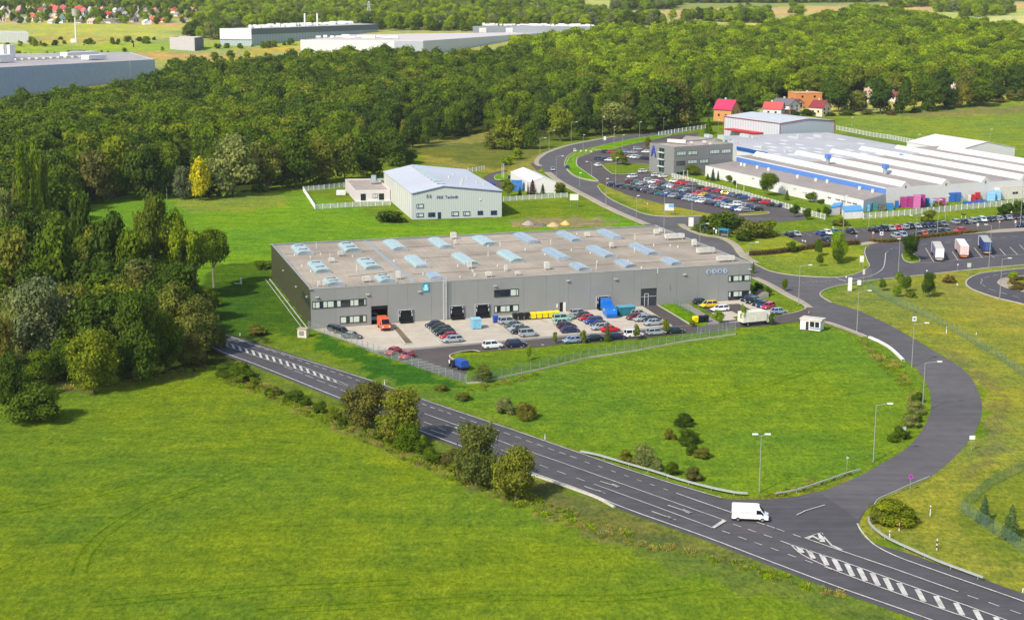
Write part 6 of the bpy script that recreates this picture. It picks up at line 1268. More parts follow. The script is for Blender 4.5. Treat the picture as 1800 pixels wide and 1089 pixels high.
wood('village_trees', [[(-40, 42), (360, 44), (400, 34), (380, 12), (-40, 8)]], 24, (6, 11), (.8, 1.1), ['forest', 'mid', 'far', 'poplar'], 19, .5)
wood('field_scrub', [[(180, 92), (520, 84), (520, 78), (300, 90)], [(-20, 102), (120, 98), (120, 95), (-20, 98)], [(280, 132), (310, 150), (520, 126), (500, 100), (420, 100), (290, 112)], [(0, 84), (260, 78), (260, 74), (0, 80)]], 11, (2, 7), (.8, 1.3), ['poplar', 'far', 'forest', 'mid'], 23, .6)
# rough growth on verges and in the meadows
def tuft_mesh(seed, n, sp, h=1.0):
    r = np.random.default_rng(seed); a = r.uniform(0, 6.28, n); q = .5 * np.sqrt(r.uniform(0, 1, n)); P = np.stack([q * np.cos(a), q * np.sin(a), np.zeros(n)], -1); hh = r.uniform(.4, 1, n) * h * (1.1 - q)
    b = r.uniform(0, 6.28, n); d = np.stack([np.cos(b), np.sin(b), np.zeros(n)], -1) * .07; lean = np.stack([r.normal(size=n) * .16, r.normal(size=n) * .16, hh], -1)
    V = np.stack([P - d, P + d, P + lean + d * .4, P + lean - d * .4], 1).reshape(-1, 3); me = bpy.data.meshes.new('tuft'); me.from_pydata(V.tolist(), [], np.arange(n * 4).reshape(-1, 4).tolist()); me.materials.append(SP[sp]); me.update(); return me
for i in range(3): PROTO['tuft', i] = (tuft_mesh(i, 70, 'fresh'), None)
for k, c in (('grass', (.19, .27, .016)), ('dry', (.30, .27, .10)), ('weed', (.19, .24, .04)), ('flower', (.6, .5, .02))): SP[k] = leafmat('blade_' + k, c, tr=.4)
wood('verge_growth', [[(384, 640), (480, 682), (610, 738), (760, 800), (820, 826), (900, 858), (960, 878), (1120, 945), (1300, 985), (1500, 1050), (1460, 1048), (1250, 985), (1100, 958), (930, 902), (760, 830), (600, 760), (480, 704), (380, 668)], [(100, 688), (380, 650), (384, 640), (260, 660), (110, 680)], [(1530, 812), (1490, 838), (1400, 868), (1330, 876), (1330, 871), (1480, 834)], [(820, 686), (860, 676), (960, 652), (960, 656), (850, 690)], [(1500, 590), (1590, 645), (1622, 700), (1610, 760), (1560, 790), (1580, 760), (1600, 700)]], 1.5, (.3, .9), (1, 2.4), ['weed', 'dry', 'grass', 'weed', 'grass', 'dry'], 37, .6)
wood('scrub_strip', [[(400, 650), (500, 690), (610, 736), (760, 800), (900, 862), (950, 880), (880, 872), (740, 808), (600, 750), (480, 702), (400, 668)], [(1560, 778), (1600, 745), (1614, 700), (1622, 705), (1612, 755), (1575, 785)], [(1225, 400), (1300, 416), (1350, 416), (1350, 392), (1300, 385), (1240, 382)]], 3.6, (.8, 2.4), (.9, 1.7), ['olive', 'poplar', 'mid', 'poplar'], 41, .6)
# ------------------------------------------------------------------ vehicles
TYRE = smat('tyre', (22, 22, 24), rough=.85); RIM = smat('rim', (150, 152, 156), rough=.35, metal=.6); CGL = smat('car_glass', (26, 34, 42), rough=.06, spec=1.0, var=.1); LAMPW = smat('headlamp_glass', (220, 224, 226), rough=.1, spec=.8); LAMPR = smat('tail_lamp_red', (150, 16, 18), rough=.2); TRIMB = smat('black_trim', (26, 27, 30), rough=.6)
PCOL = {'white': (232, 232, 228), 'silver': (176, 182, 184), 'grey': (112, 118, 120), 'dark grey': (58, 62, 66), 'black': (20, 22, 26), 'navy': (26, 34, 66), 'dark blue': (28, 42, 84), 'blue': (40, 66, 140), 'light blue': (150, 172, 196), 'red': (176, 26, 34), 'dark red': (110, 22, 34), 'maroon': (76, 24, 38), 'crimson': (196, 30, 70), 'green': (34, 70, 54), 'dark green': (24, 50, 44), 'teal': (30, 110, 110), 'mint': (150, 196, 180), 'yellow': (232, 196, 30), 'orange': (226, 92, 40), 'beige': (190, 178, 150), 'brown': (84, 60, 48), 'bright red': (206, 24, 34), 'grey-green': (96, 108, 104), 'purple': (70, 56, 84)}
def paintm(c): return smat('car_paint_' + c.replace(' ', '_').replace('-', '_'), PCOL[c], rough=.3, var=.02, spec=.6, coat=.6, metal=.25 if c in ('silver', 'grey', 'light blue', 'grey-green') else 0)
CT = {  # length, width, height, belt, windscreen base x, roof front x, roof rear x, rear glass base x, hood z, tail z
    'hatchback': (4.05, 1.74, 1.47, .92, .95, .35, -1.35, -1.90, .80, .90), 'estate': (4.65, 1.78, 1.50, .92, 1.10, .48, -1.85, -2.22, .80, .92), 'saloon': (4.55, 1.78, 1.44, .92, 1.05, .42, -1.05, -1.72, .78, .90),
    'people carrier': (4.40, 1.82, 1.68, 1.0, 1.35, .62, -1.75, -2.10, .90, 1.0), 'off-roader': (4.45, 1.86, 1.72, 1.05, 1.05, .55, -1.75, -2.12, .98, 1.05), 'small van': (4.35, 1.80, 1.82, 1.08, 1.20, .72, -2.02, -2.14, .95, 1.08)}
def rrect(x, w, z0, z1, r=.12):
    return [(x, -w + r, z0), (x, w - r, z0), (x, w, z0 + r), (x, w, z1 - r), (x, w - r * 1.3, z1), (x, -w + r * 1.3, z1), (x, -w, z1 - r), (x, -w, z0 + r)]
def make_car(kind, col, name='parked_car'):
    L, Wd, H, belt, wf, rf, rr, wr, hz, tz = CT[kind]; w = Wd / 2; root = empty(name, (0, 0, 0)); mb = MB(); f = L / 2
    st = [(-f, w * .84, .36, tz - .14), (-f + .14, w * .95, .26, tz - .03), (wr - .02 if wr > -f + .2 else -f + .25, w * .99, .22, tz), (rr + .3, w, .20, belt), (rf - .1, w, .20, belt), (wf, w * .99, .22, belt - .01), (f - .55, w * .95, .24, hz - .05), (f - .16, w * .88, .27, hz - .16), (f, w * .74, .36, hz - .30)]
    mb.loft([rrect(*s) for s in st])
    rz0, rz1, rw, bw = H - .07, H, w * .70, w * .88
    mb.loft([[(rr - .04, -rw * .9, rz0), (rr - .04, rw * .9, rz0), (rr, rw * .84, rz1 - .01), (rr, -rw * .84, rz1 - .01)], [(rr + .3, -rw, rz0), (rr + .3, rw, rz0), (rr + .3, rw * .93, rz1), (rr + .3, -rw * .93, rz1)], [(rf - .2, -rw, rz0), (rf - .2, rw, rz0), (rf - .2, rw * .93, rz1), (rf - .2, -rw * .93, rz1)], [(rf + .05, -rw * .93, rz0), (rf + .05, rw * .93, rz0), (rf, rw * .86, rz1 - .02), (rf, -rw * .86, rz1 - .02)]])
    for s in (-1, 1):                                  # pillars
        for a, b in (((wf, s * bw, belt - .02), (rf, s * rw * .98, rz0 + .02)), ((wr, s * bw, tz - .02), (rr, s * rw * .98, rz0 + .02)), (((rf + rr) / 2, s * (bw + .012), belt - .02), ((rf + rr) / 2, s * rw, rz0 + .02))): mb.bar(a, b, .055, 4)
    o = mb.build('body', paintm(col), root); fix_normals(o)
    g = MB(); g.loft([[(wr, -bw * .96, tz - .02), (wf, -bw * .96, belt - .02), (wf, bw * .96, belt - .02), (wr, bw * .96, tz - .02)], [(rr, -rw * .96, rz0 + .02), (rf, -rw * .96, rz0 + .02), (rf, rw * .96, rz0 + .02), (rr, rw * .96, rz0 + .02)]])
    fix_normals(g.build('windows', CGL, root))
    for x in (f - .82, -f + .80):
        for s in (-1, 1):
            q = MB(); q.bar((x, s * (w - .2), .31), (x, s * (w + .015), .31), .31, 12); q.bar((x, s * (w - .02), .31), (x, s * (w + .03), .31), .19, 10, mi=1); q.build('wheel', [TYRE, RIM], root)
    for s in (-1, 1):
        q = MB(); q.box((f - .13, s * w * .66, hz - .24), (.2, w * .36, .15), s * -.35); q.build('headlight', LAMPW, root)
        q = MB(); q.box((-f + .06, s * w * .78, tz - .22), (.16, w * .24, .24)); q.build('tail_light', LAMPR, root)
    q = MB(); q.bb(f - .08, f + .03, -w * .72, w * .72, .3, .44); q.bb(-f - .03, -f + .1, -w * .8, w * .8, .3, .44); 
    for i_, o_ in enumerate(split(q, 'bumper', TRIMB)): o_.parent = root
    return root
PROTO_CAR = {}
def put_car(kind, col, px, py, head, label, group, flip=False, dz=0.0):
    if kind not in PROTO_CAR:
        r = make_car(kind, col); PROTO_CAR[kind] = r
    else: r = clone(PROTO_CAR[kind])
    for ch in r.children:
        if ch.name.startswith('body'):
            ch.material_slots[0].link = 'OBJECT'; ch.material_slots[0].material = paintm(col)
    g = G(px, py); a = dirpx((px, py), (px + head[0], py + head[1])); r.location = (g.x, g.y, T(g.y) + dz); r.rotation_euler.z = a; r.scale = (1.05,) * 3
    tag(r, label, 'car', group); return r
HR = (15, -1.2); HL = (-15, 1.2)
YZ = .12
YG = 'cars in the yard of the grey warehouse'
yard = [('estate', 'dark grey', 591, 583, (14, 3), 'dark grey estate car at the left end of the concrete yard'), ('estate', 'black', 601, 587, (14, 3), 'black estate car between two grey ones at the left yard end'), ('saloon', 'grey-green', 619, 594.5, (14, 1), 'grey-green saloon car nearest the left fence of the yard'),
        ('saloon', 'bright red', 691, 622, (-20, 7), 'red car behind the mesh fence, upper one of the red pair'), ('hatchback', 'bright red', 715, 630, (-20, 7), 'red car behind the mesh fence, lower one of the red pair'),
        ('saloon', 'navy', 764, 574.5, HL, 'navy car nearest the wall in the row right of the orange van'), ('saloon', 'black', 771, 579, HL, 'black car second from the wall beside the navy one'), ('estate', 'dark green', 776, 584, HL, 'dark green estate third from the wall, left yard row'), ('estate', 'black', 782, 589.5, HL, 'black estate car beside the red car, left yard row'), ('hatchback', 'red', 789, 595.5, HL, 'red hatchback beside the silver estate at the yard edge'), ('estate', 'silver', 795, 601.5, HL, 'silver estate car at the front end of the left yard row'),
        ('people carrier', 'silver', 892, 569.5, HR, 'large silver people carrier beside the blue bin'), ('saloon', 'grey-green', 903, 576, HL, 'grey-green car second in the middle yard row'), ('hatchback', 'silver', 908, 581.5, HL, 'silver hatchback third in the middle yard row'), ('estate', 'black', 915, 586, HL, 'black car partly hidden behind the silver van'), ('small van', 'silver', 929, 591.5, HR, 'silver high-roofed van at the front of the middle yard row'),
        ('small van', 'mint', 987, 565, HR, 'mint green van nearest the yellow bins'), ('hatchback', 'mint', 989, 571, HR, 'second mint green car, below the mint van'), ('estate', 'maroon', 996, 577, HR, 'maroon estate between mint and navy cars'), ('saloon', 'dark blue', 1002, 584.5, HR, 'dark blue saloon at the front of the mint car row'),
        ('estate', 'silver', 1018, 554, HR, 'silver estate nearest the wall left of the blue compactor'), ('hatchback', 'dark grey', 1023, 559, HL, 'dark grey hatchback above the red one near the compactor'), ('hatchback', 'red', 1031, 563.5, HL, 'red hatchback left of the blue compactor'), ('people carrier', 'blue', 1043, 569, HL, 'blue people carrier below the red hatchback'), ('saloon', 'dark grey', 1054, 574.5, HL, 'dark grey saloon between blue and silver cars'), ('estate', 'silver', 1056, 579.5, HL, 'silver estate car left of the red coupe'), ('saloon', 'bright red', 1073, 583, HR, 'bright red coupe behind the pointed young tree'),
        ('hatchback', 'silver', 1124, 555, HR, 'silver hatchback below the teal skip'), ('hatchback', 'dark red', 1115, 561.5, HL, 'dark red hatchback at the left of the silver cars below the skip'), ('estate', 'silver', 1130, 564.5, HL, 'silver estate in the row below the teal skip'), ('saloon', 'dark green', 1145, 566, HL, 'dark green saloon beside the ramp kerb'), ('saloon', 'silver', 1148, 571.5, HL, 'silver saloon at the front, beside the ramp end'),
        ('off-roader', 'white', 866, 612, HR, 'white off-roader on the lane, leftmost of the street row'), ('off-roader', 'navy', 907, 609.5, HR, 'navy off-roader on the lane, right of the white one'), ('hatchback', 'light blue', 1005, 602.5, HL, 'light blue hatchback on the lane between thin trees'), ('saloon', 'black', 1043, 599.5, HL, 'black saloon on the lane, right of the light blue hatchback'), ('saloon', 'navy', 1083, 596, HR, 'navy saloon on the lane behind the pointed young tree'), ('small van', 'white', 1114, 592.5, HR, 'white high-roofed van in the street row'), ('estate', 'silver', 1153, 588.5, HR, 'silver estate car on the lane, second from the right'), ('saloon', 'dark green', 1186, 585.5, HR, 'very dark green saloon at the right end of the street row'),
        ('hatchback', 'dark green', 1232, 534.5, HR, 'dark green hatchback by the wall beside the yellow car'), ('people carrier', 'yellow', 1246, 540.5, HL, 'yellow people carrier before the grey wall'), ('estate', 'white', 1265, 547, HL, 'white estate car below the yellow people carrier'),
        ('estate', 'navy', 1313, 528.5, (-13, 4), 'navy estate nearest the office corner glazing'), ('estate', 'black', 1322, 532.5, (-13, 4), 'black estate second from the office corner'), ('saloon', 'dark green', 1333, 536.5, (-13, 4), 'dark green saloon third from the office corner'), ('saloon', 'dark blue', 1341, 539.5, (-13, 4), 'dark blue saloon fourth from the office corner'), ('estate', 'crimson', 1350, 542.5, (-13, 4), 'crimson car above the white lorry'), ('hatchback', 'light blue', 1369, 551.5, HR, 'pale blue hatchback right of the white lorry')]
for k, c, x, y, h, lab in yard: put_car(k, c, x, y, h, lab, YG, dz=YZ)
put_car('saloon', 'silver', 971.5, 300, (3, 7), 'silver car driving down the curving road towards the camera', 'cars driving on the side road', dz=.06)
put_car('hatchback', 'blue', 997, 296, (-2, -6), 'blue car on the curving road beside the grass island', 'cars driving on the side road', dz=.06)
def row(p0, p1, cols, head, rowname, group, kinds=None, dz=.1):
    n_ = len(cols); cnt_ = 0
    for i, c in enumerate(cols):
        if c is None: continue
        t = i / max(1, n_ - 1); k = (kinds or ['hatchback', 'estate', 'saloon', 'hatchback', 'estate', 'saloon', 'people carrier', 'hatchback', 'off-roader'])[(i * 5 + len(c)) % (len(kinds) if kinds else 9)]; cnt_ += 1
        put_car(k, c, p0[0] + (p1[0] - p0[0]) * t, p0[1] + (p1[1] - p0[1]) * t, head if (i * 7) % 5 else (-head[0], -head[1]), '%s %s, %s car in the %s' % (c, k, ordn[cnt_ - 1], rowname), group, dz=dz)
FG = 'cars parked in the factory car park'; H1 = (-15, -.3)
row((1077, 327), (1314, 373), ['navy', 'black', 'dark grey', 'black', 'navy', 'purple', 'dark grey', 'teal', 'blue', 'silver', 'dark blue', 'silver', 'light blue', 'white', 'dark grey', 'navy', 'teal', 'silver', 'dark grey', 'black', 'grey'], H1, 'front row of the factory car park, from left', FG)
row((1109, 321.5), (1301, 371.5), ['dark red', 'teal', 'silver', 'maroon', 'grey', 'silver', 'dark green', 'black', 'grey', 'purple', 'navy', 'dark blue', 'silver', 'silver', 'grey-green', 'white', 'light blue', 'bright red', 'silver', 'grey', 'silver', 'white', 'blue', 'white'], H1, 'second row of the factory car park', FG)
row((1141, 320.5), (1330, 370.5), ['silver', 'white', 'red', 'dark grey', 'light blue', 'white', 'red', 'teal', 'silver', 'navy', 'maroon', 'crimson', 'yellow', 'black', 'blue', 'dark grey', 'crimson', 'blue', 'dark green', 'grey', 'white', 'silver', 'purple', 'navy', 'black'], H1, 'third row of the factory car park', FG)
row((1186, 321), (1216, 327), ['white', 'bright red', 'red', 'grey'], H1, 'short row by the white fence', FG)
row((1234, 333), (1278, 342.5), ['black', 'crimson', 'dark grey', 'red', 'dark green', 'yellow'], H1, 'back row below the white fence', FG)
row((1288, 345), (1345, 358), ['grey', 'navy', 'blue', None, 'red', 'black', 'bright red'], H1, 'back row beside the large round tree', FG)
row((1358, 363), (1373, 364), ['black', 'dark blue'], H1, 'end of the back row near the gate', FG)
RG_ = 'cars parked behind the office block road'
row((1065, 269), (1073, 269.5), ['navy', 'crimson'], (-12, 0), 'far pair left of the rear car park tree', RG_)
row((1053, 281), (1071, 283.5), ['navy', 'dark blue', 'black', 'white'], (-12, 0), 'near group left of the rear car park tree', RG_)
row((1099, 269), (1112, 270), ['light blue', 'silver'], (-12, 0), 'far pair right of the rear car park tree', RG_)
row((1100, 277), (1137, 281), ['bright red', 'silver', 'white', 'silver', 'dark green', 'navy'], (-12, 0), 'near row right of the rear car park tree', RG_)
row((1121, 264), (1136, 269), ['silver', 'white'], (-12, 0), 'far pair beside the office block', RG_)
for a in (('hatchback', 'white', 1050, 292.5, (-10, -2), 'white car alone on the rear car park drive'), ('estate', 'white', 1131, 303.5, HR, 'white estate left of the office block entrance'), ('people carrier', 'white', 1111, 313, HL, 'large white van-like car at the car park entry'), ('estate', 'white', 1154, 310.5, HR, 'white car directly before the office block, left'), ('saloon', 'white', 1166, 312.5, HR, 'white car directly before the office block, right')): put_car(*a, RG_, dz=.1)
SG = 'cars parked in the right car park'; H2 = (13, 4.5)
row((1387, 415.5), (1400, 414.5), ['navy', 'silver'], H2, 'left end pair of the right car park', SG)
row((1442, 413.5), (1468, 411), ['blue', 'white', 'teal'], H2, 'group behind the light green young tree', SG)
put_car('saloon', 'dark green', 1453, 424.5, H2, 'dark green saloon alone behind the brown hedge', SG, dz=.1); put_car('off-roader', 'black', 1496, 410.5, H2, 'black off-roader alone left of the long row', SG, dz=.1)
row((1533, 407.5), (1658, 396.5), ['black', 'navy', 'black', 'silver', 'bright red', 'silver', 'black', 'silver', 'black', 'navy', 'dark grey', 'grey'], H2, 'far row of the right car park', SG)
row((1574, 418), (1587, 416.5), ['silver', 'light blue'], H2, 'near pair left of the double-headed lamp', SG)
row((1614, 415), (1664, 409.5), ['black', 'orange', 'dark grey', 'black', 'navy', 'grey'], H2, 'near row behind the lorry hedge', SG)
put_car('hatchback', 'bright red', 1687, 408, (-13, 1), 'bright red hatchback behind the middle lorry', SG, dz=.1)
row((1679, 393.5), (1696, 393), ['silver', 'navy'], H2, 'pair before the small white gate', SG)
row((1709, 391), (1791, 384), ['silver', 'teal', 'white', 'black', 'dark grey', 'silver', 'navy', 'silver', 'maroon', 'dark blue'], H2, 'right end of the far row', SG)
put_car('estate', 'dark blue', 1796, 399, (-13, 2), 'dark blue estate at the right picture edge beside the kerb', SG, dz=.1)
# vans and lorries ----------------------------------------------------
def van(name, label, cat, px, py, head, L, Wd, H, hood, body, box=None, loc=None, dz=.1):
    """panel van: outline drawn from the side and swept across with softened shoulders"""
    root = empty(name, (0, 0, 0)); f = L / 2; w = Wd / 2
    prof = [(-f, .45), (-f + .02, H - .18), (-f + .2, H - .02), (f - hood - .85, H), (f - hood - .5, H - .08), (f - hood + .28, 1.32), (f - .25, 1.08), (f - .02, .82), (f, .42)]
    def ring(y, k): return [(x + (-.05 if k and x > 0 else .05 if k else 0), y, z - (.10 if k and z > 1 else 0)) for x, z in prof] 
    mb = MB(); R = [ring(-w, 1), ring(-w + .12, 0), ring(w - .12, 0), ring(w, 1)]; mb.loft(R); o = mb.build('body', body, root); fix_normals(o)
    g = MB(); a, b = f - hood - .47, f - hood + .26
    for k in (0,): g.add([(a + .03, -w + .2, H - .16), (a + .03, w - .2, H - .16), (b + .03, w - .16, 1.40), (b + .03, -w + .16, 1.40)], [(0, 1, 2, 3), (3, 2, 1, 0)])
    g.build('windscreen', CGL, root)
    for s in (-1, 1):
        g = MB(); xs = f - hood - .95; g.add([(xs, s * (w + .012), H * .78 if H < 2.2 else 1.95), (xs + .62, s * (w + .012), H * .76 if H < 2.2 else 1.92), (xs + 1.15, s * (w + .012), 1.28), (xs, s * (w + .012), 1.28)], [(0, 1, 2, 3), (3, 2, 1, 0)]); g.build('side_window', CGL, root)
        q = MB(); q.box((f - .12, s * w * .74, .92), (.2, .3, .26)); q.build('headlight', LAMPW, root)
        q = MB(); q.box((-f + .0, s * (w - .12), 1.2), (.08, .14, .5)); q.build('tail_light', LAMPR, root)
        q = MB(); q.bb(-f + 1.2, f - 1.4, s * w - .02, s * w + .02, .42, .52); q.build('sill_strip', TRIMB, root)
        q = MB(); q.box((f - hood - .05, s * (w + .16), 1.36), (.12, .2, .28)); q.build('mirror', TRIMB, root)
        for x in (f - .95, -f + 1.0):
            q = MB(); q.bar((x, s * (w - .25), .35), (x, s * (w + .02), .35), .36, 14); q.bar((x, s * (w - .02), .35), (x, s * (w + .04), .35), .22, 12, mi=1); q.build('wheel', [TYRE, RIM], root)
    q = MB(); q.bb(f - .12, f + .06, -w * .9, w * .9, .3, .66); q.build('bumper', TRIMB, root)
    q = MB(); q.bb(-f - .05, -f + .1, -w * .9, w * .9, .3, .5); q.build('bumper', TRIMB, root)
    g_ = Vector(loc) if loc is not None else G(px, py); a = dirpx((px, py), (px + head[0], py + head[1])); root.location = (g_.x, g_.y, dz); root.rotation_euler.z = a; root.scale = (1.1,) * 3 if dz > .1 else (1, 1, 1); tag(root, label, cat); return root
WVAN = smat('white_van_paint', (236, 236, 236), rough=.35, var=.02, coat=.5)
v = van('delivery_van', 'white high-roofed delivery van turning at the road junction', 'van', 1318, 913.5, (44, 2.0), 5.7, 2.0, 2.5, .95, WVAN, dz=.04)
mb = MB(); mb.bb(-1.6, .3, -1.025, -1.008, 1.35, 1.75); o = mb.build('side_lettering', smat('faint_print', (226, 206, 206)), v)
mb = MB(); mb.bb(-2.1, .9, -1.025, -1.008, .95, 1.02); mb.build('side_strip', smat('faint_strip', (200, 200, 204)), v)
van('orange_van', 'orange and white high-roofed van parked before the open garage door', 'van', 675, 578, (14, 14.5), 5.4, 2.0, 2.5, .9, smat('orange_van_paint', (226, 96, 52), rough=.4, var=.02), dz=.12)
pg = Wf.at(garage[0] + (garage[1] - garage[0]) * .38, 0, -4.5)
van('silver_van', 'silver van standing inside the dark open garage', 'van', 664, 565, (6, 7), 4.6, 1.9, 2.1, .8, smat('silver_van_paint', (176, 182, 186), rough=.4), loc=pg, dz=.06)
def wheels(root, xs, w, r=.5):
    for x in xs:
        for s in (-1, 1):
            q = MB(); q.bar((x, s * (w - .35), r), (x, s * w, r), r, 14); q.bar((x, s * (w - .02), r), (x, s * (w + .02), r), r * .5, 10, mi=1); q.build('wheel', [TYRE, RIM], root)
def lorry(label, px, py, head, side, top, rear, band=None):
    """articulated lorry: root at the rear foot; trailer box, under-run, doors, tractor cab"""
    g_ = G(px, py); a = dirpx((px, py), (px + head[0], py + head[1])); root = empty('articulated_lorry', (g_.x, g_.y, .12), a); tag(root, label, 'lorry', 'lorries in the lorry park')
    mb = MB(); mb.bb(.1, 13.6, -1.27, 1.27, 1.15, 3.95); mb.build('trailer_box', side, root); mb = MB(); mb.bb(.1, 13.6, -1.25, 1.25, 3.955, 4.0); mb.build('trailer_roof', top, root)
    mb = MB(); mb.bb(0, .09, -1.25, 1.25, 1.2, 3.93); d = mb.build('rear_door', rear, root); mb = MB()
    for y in (-.5, 0, .5): mb.bb(-.04, -.005, y - .03, y + .03, 1.25, 3.9)
    for o_ in split(mb, 'locking_bar', STEEL): o_.parent = d
    mb = MB(); mb.bb(.02, .3, -1.22, 1.22, .55, .85); mb.build('bumper', band or UNIT, root)
    for s in (-1, 1): mb = MB(); mb.bb(-.03, .02, s * 1.0 - .2, s * 1.0 + .2, .6, .8); mb.build('tail_light', LAMPR, root)
    mb = MB(); mb.bb(.3, 13.4, -.5, .5, .85, 1.14); mb.build('chassis', TRIMB, root)
    mb = MB(); mb.bb(14.2, 16.1, -1.22, 1.22, .6, 3.5); mb.build('cab', WHITE, root); mb = MB(); mb.bb(16.11, 16.15, -1.1, 1.1, 1.9, 2.9); mb.build('windscreen', CGL, root); wheels(root, (1.8, 3.1, 4.4, 12.6, 15.3), 1.25, .5)
lorry('white lorry with plain white rear doors, leftmost in the lorry park', 1651, 460.5, (-10, -20.5), smat('purple_grey_tarp', (130, 124, 146)), smat('dusty_white_top', (206, 198, 186), grime=.2), smat('white_rear', (230, 222, 218)))
lorry('lorry with pinkish printed rear and white roof, middle one in the lorry park', 1694.6, 455.4, (-12.4, -19.3), smat('pale_pink_tarp', (206, 176, 170)), smat('clean_white_top', (232, 232, 228)), smat('pink_rear', (222, 190, 184)), smat('orange_band', (214, 140, 90)))
lorry('dark blue tarpaulin lorry with grey roof, rightmost in the lorry park', 1735.5, 448.5, (-10.6, -16), smat('blue_tarp', (36, 62, 118), rough=.5), smat('grey_top', (176, 180, 170), grime=.2), smat('blue_rear', (30, 60, 122)), smat('tan_band', (206, 176, 146)))
# rigid white lorry in the lane
g_ = G(1328, 571); a = dirpx((1328, 571), (1372, 567.2)); root = empty('box_lorry', (g_.x, g_.y, .12), a + .05); tag(root, 'white box lorry standing on the lane behind two young trees', 'lorry')
mb = MB(); mb.bb(-4.4, 2.4, -1.25, 1.25, 1.05, 3.5); mb.build('cargo_box', smat('cream_box', (226, 220, 204), grime=.1), root); mb = MB(); mb.bb(-4.3, 4.2, -.5, .5, .6, 1.04); mb.build('chassis', TRIMB, root)
mb = MB(); mb.loft([[(2.6, -1.1, .6), (4.6, -1.1, .6), (4.6, -1.1, 1.6), (4.1, -1.05, 2.45), (2.6, -1.05, 2.5)], [(2.6, 1.1, .6), (4.6, 1.1, .6), (4.6, 1.1, 1.6), (4.1, 1.05, 2.45), (2.6, 1.05, 2.5)]]); fix_normals(mb.build('cab', WHITE, root))
for s in (-1, 1): mb = MB(); mb.bb(3.2, 4.1, s * 1.12 - .01, s * 1.12 + .01, 1.5, 2.2); mb.build('side_window', CGL, root)
mb = MB(); mb.add([(4.63, -.95, 1.6), (4.63, .95, 1.6), (4.15, .9, 2.38), (4.15, -.9, 2.38)], [(0, 1, 2, 3), (3, 2, 1, 0)]); mb.build('windscreen', CGL, root); wheels(root, (-2.9, 3.6), 1.15, .45)
mb = MB(); mb.bb(4.5, 4.7, -1.1, 1.1, .4, .7); mb.build('bumper', TRIMB, root)
# covered trailer and small cart at the fence corner
g_ = G(812, 649); a = dirpx((812, 649), (800, 643)); root = empty('covered_trailer', (g_.x, g_.y, .1), a); tag(root, 'small trailer with blue tarpaulin cover parked at the asphalt corner', 'trailer'); BT = smat('blue_tarpaulin', (44, 80, 160), rough=.5)
mb = MB(); mb.loft([[(-1.6, -.95, .7), (1.6, -.95, .7), (1.6, -.9, 2.0), (-1.6, -.9, 2.0)], [(-1.6, 0, .7), (1.6, 0, .7), (1.6, 0, 2.2), (-1.6, 0, 2.2)], [(-1.6, .95, .7), (1.6, .95, .7), (1.6, .9, 2.0), (-1.6, .9, 2.0)]]); fix_normals(mb.build('tarpaulin', BT, root)); mb = MB(); mb.bb(-1.7, 1.7, -1, 1, .45, .69); mb.build('frame', TRIMB, root); wheels(root, (0,), 1.15, .33); mb = MB(); mb.bar((1.7, 0, .5), (3, 0, .45), .05, 4); mb.build('drawbar', TRIMB, root)
g_ = G(798, 645); root = empty('machine_cart', (g_.x, g_.y, .1), a); tag(root, 'dark machine cart with a white drum left of the blue trailer', 'cart'); mb = MB(); mb.bb(-1.1, .6, -.7, .7, .4, 1.5); mb.build('housing', smat('dark_blue_housing', (26, 32, 48)), root); mb = MB(); mb.bar((1.2, -.5, .9), (1.2, .5, .9), .5, 12); mb.build('drum', smat('cream_drum', (220, 210, 190)), root); wheels(root, (-.5, .9), .85, .3)
# ------------------------------------------------------------------ street lamps
LH = smat('lamp_head_white', (226, 226, 220), rough=.4)
POLE = smat('galvanised_pole', (158, 160, 154), rough=.5, metal=.3)
def lamp(px, yb, yt, adx, label, n=1, group='street lamps along the roads', arm=None):
    g = G(px, yb); h = hgt(g, yt); s = ppm(g); L = abs(adx) / s; root = empty('street_lamp', (g.x, g.y, T(g.y)), 0 if adx > 0 else math.pi); tag(root, label, 'street lamp', group)
    mb = MB(); mb.bar((0, 0, 0), (0, 0, h * .45), .11, 6, r2=.09); mb.bar((0, 0, h * .45), (0, 0, h), .085, 6, r2=.06); mb.build('pole', POLE, root)
    for k in range(n):
        sg = 1 if k == 0 else -1; mb = MB(); mb.bar((0, 0, h - .1), (sg * L * .9, 0, h + .25), .055, 5); mb.build('arm', POLE, root)
        mb = MB(); mb.box((sg * L, 0, h + .25), (.95, .36, .2)); mb.build('lamp_head', LH, root)
    return root
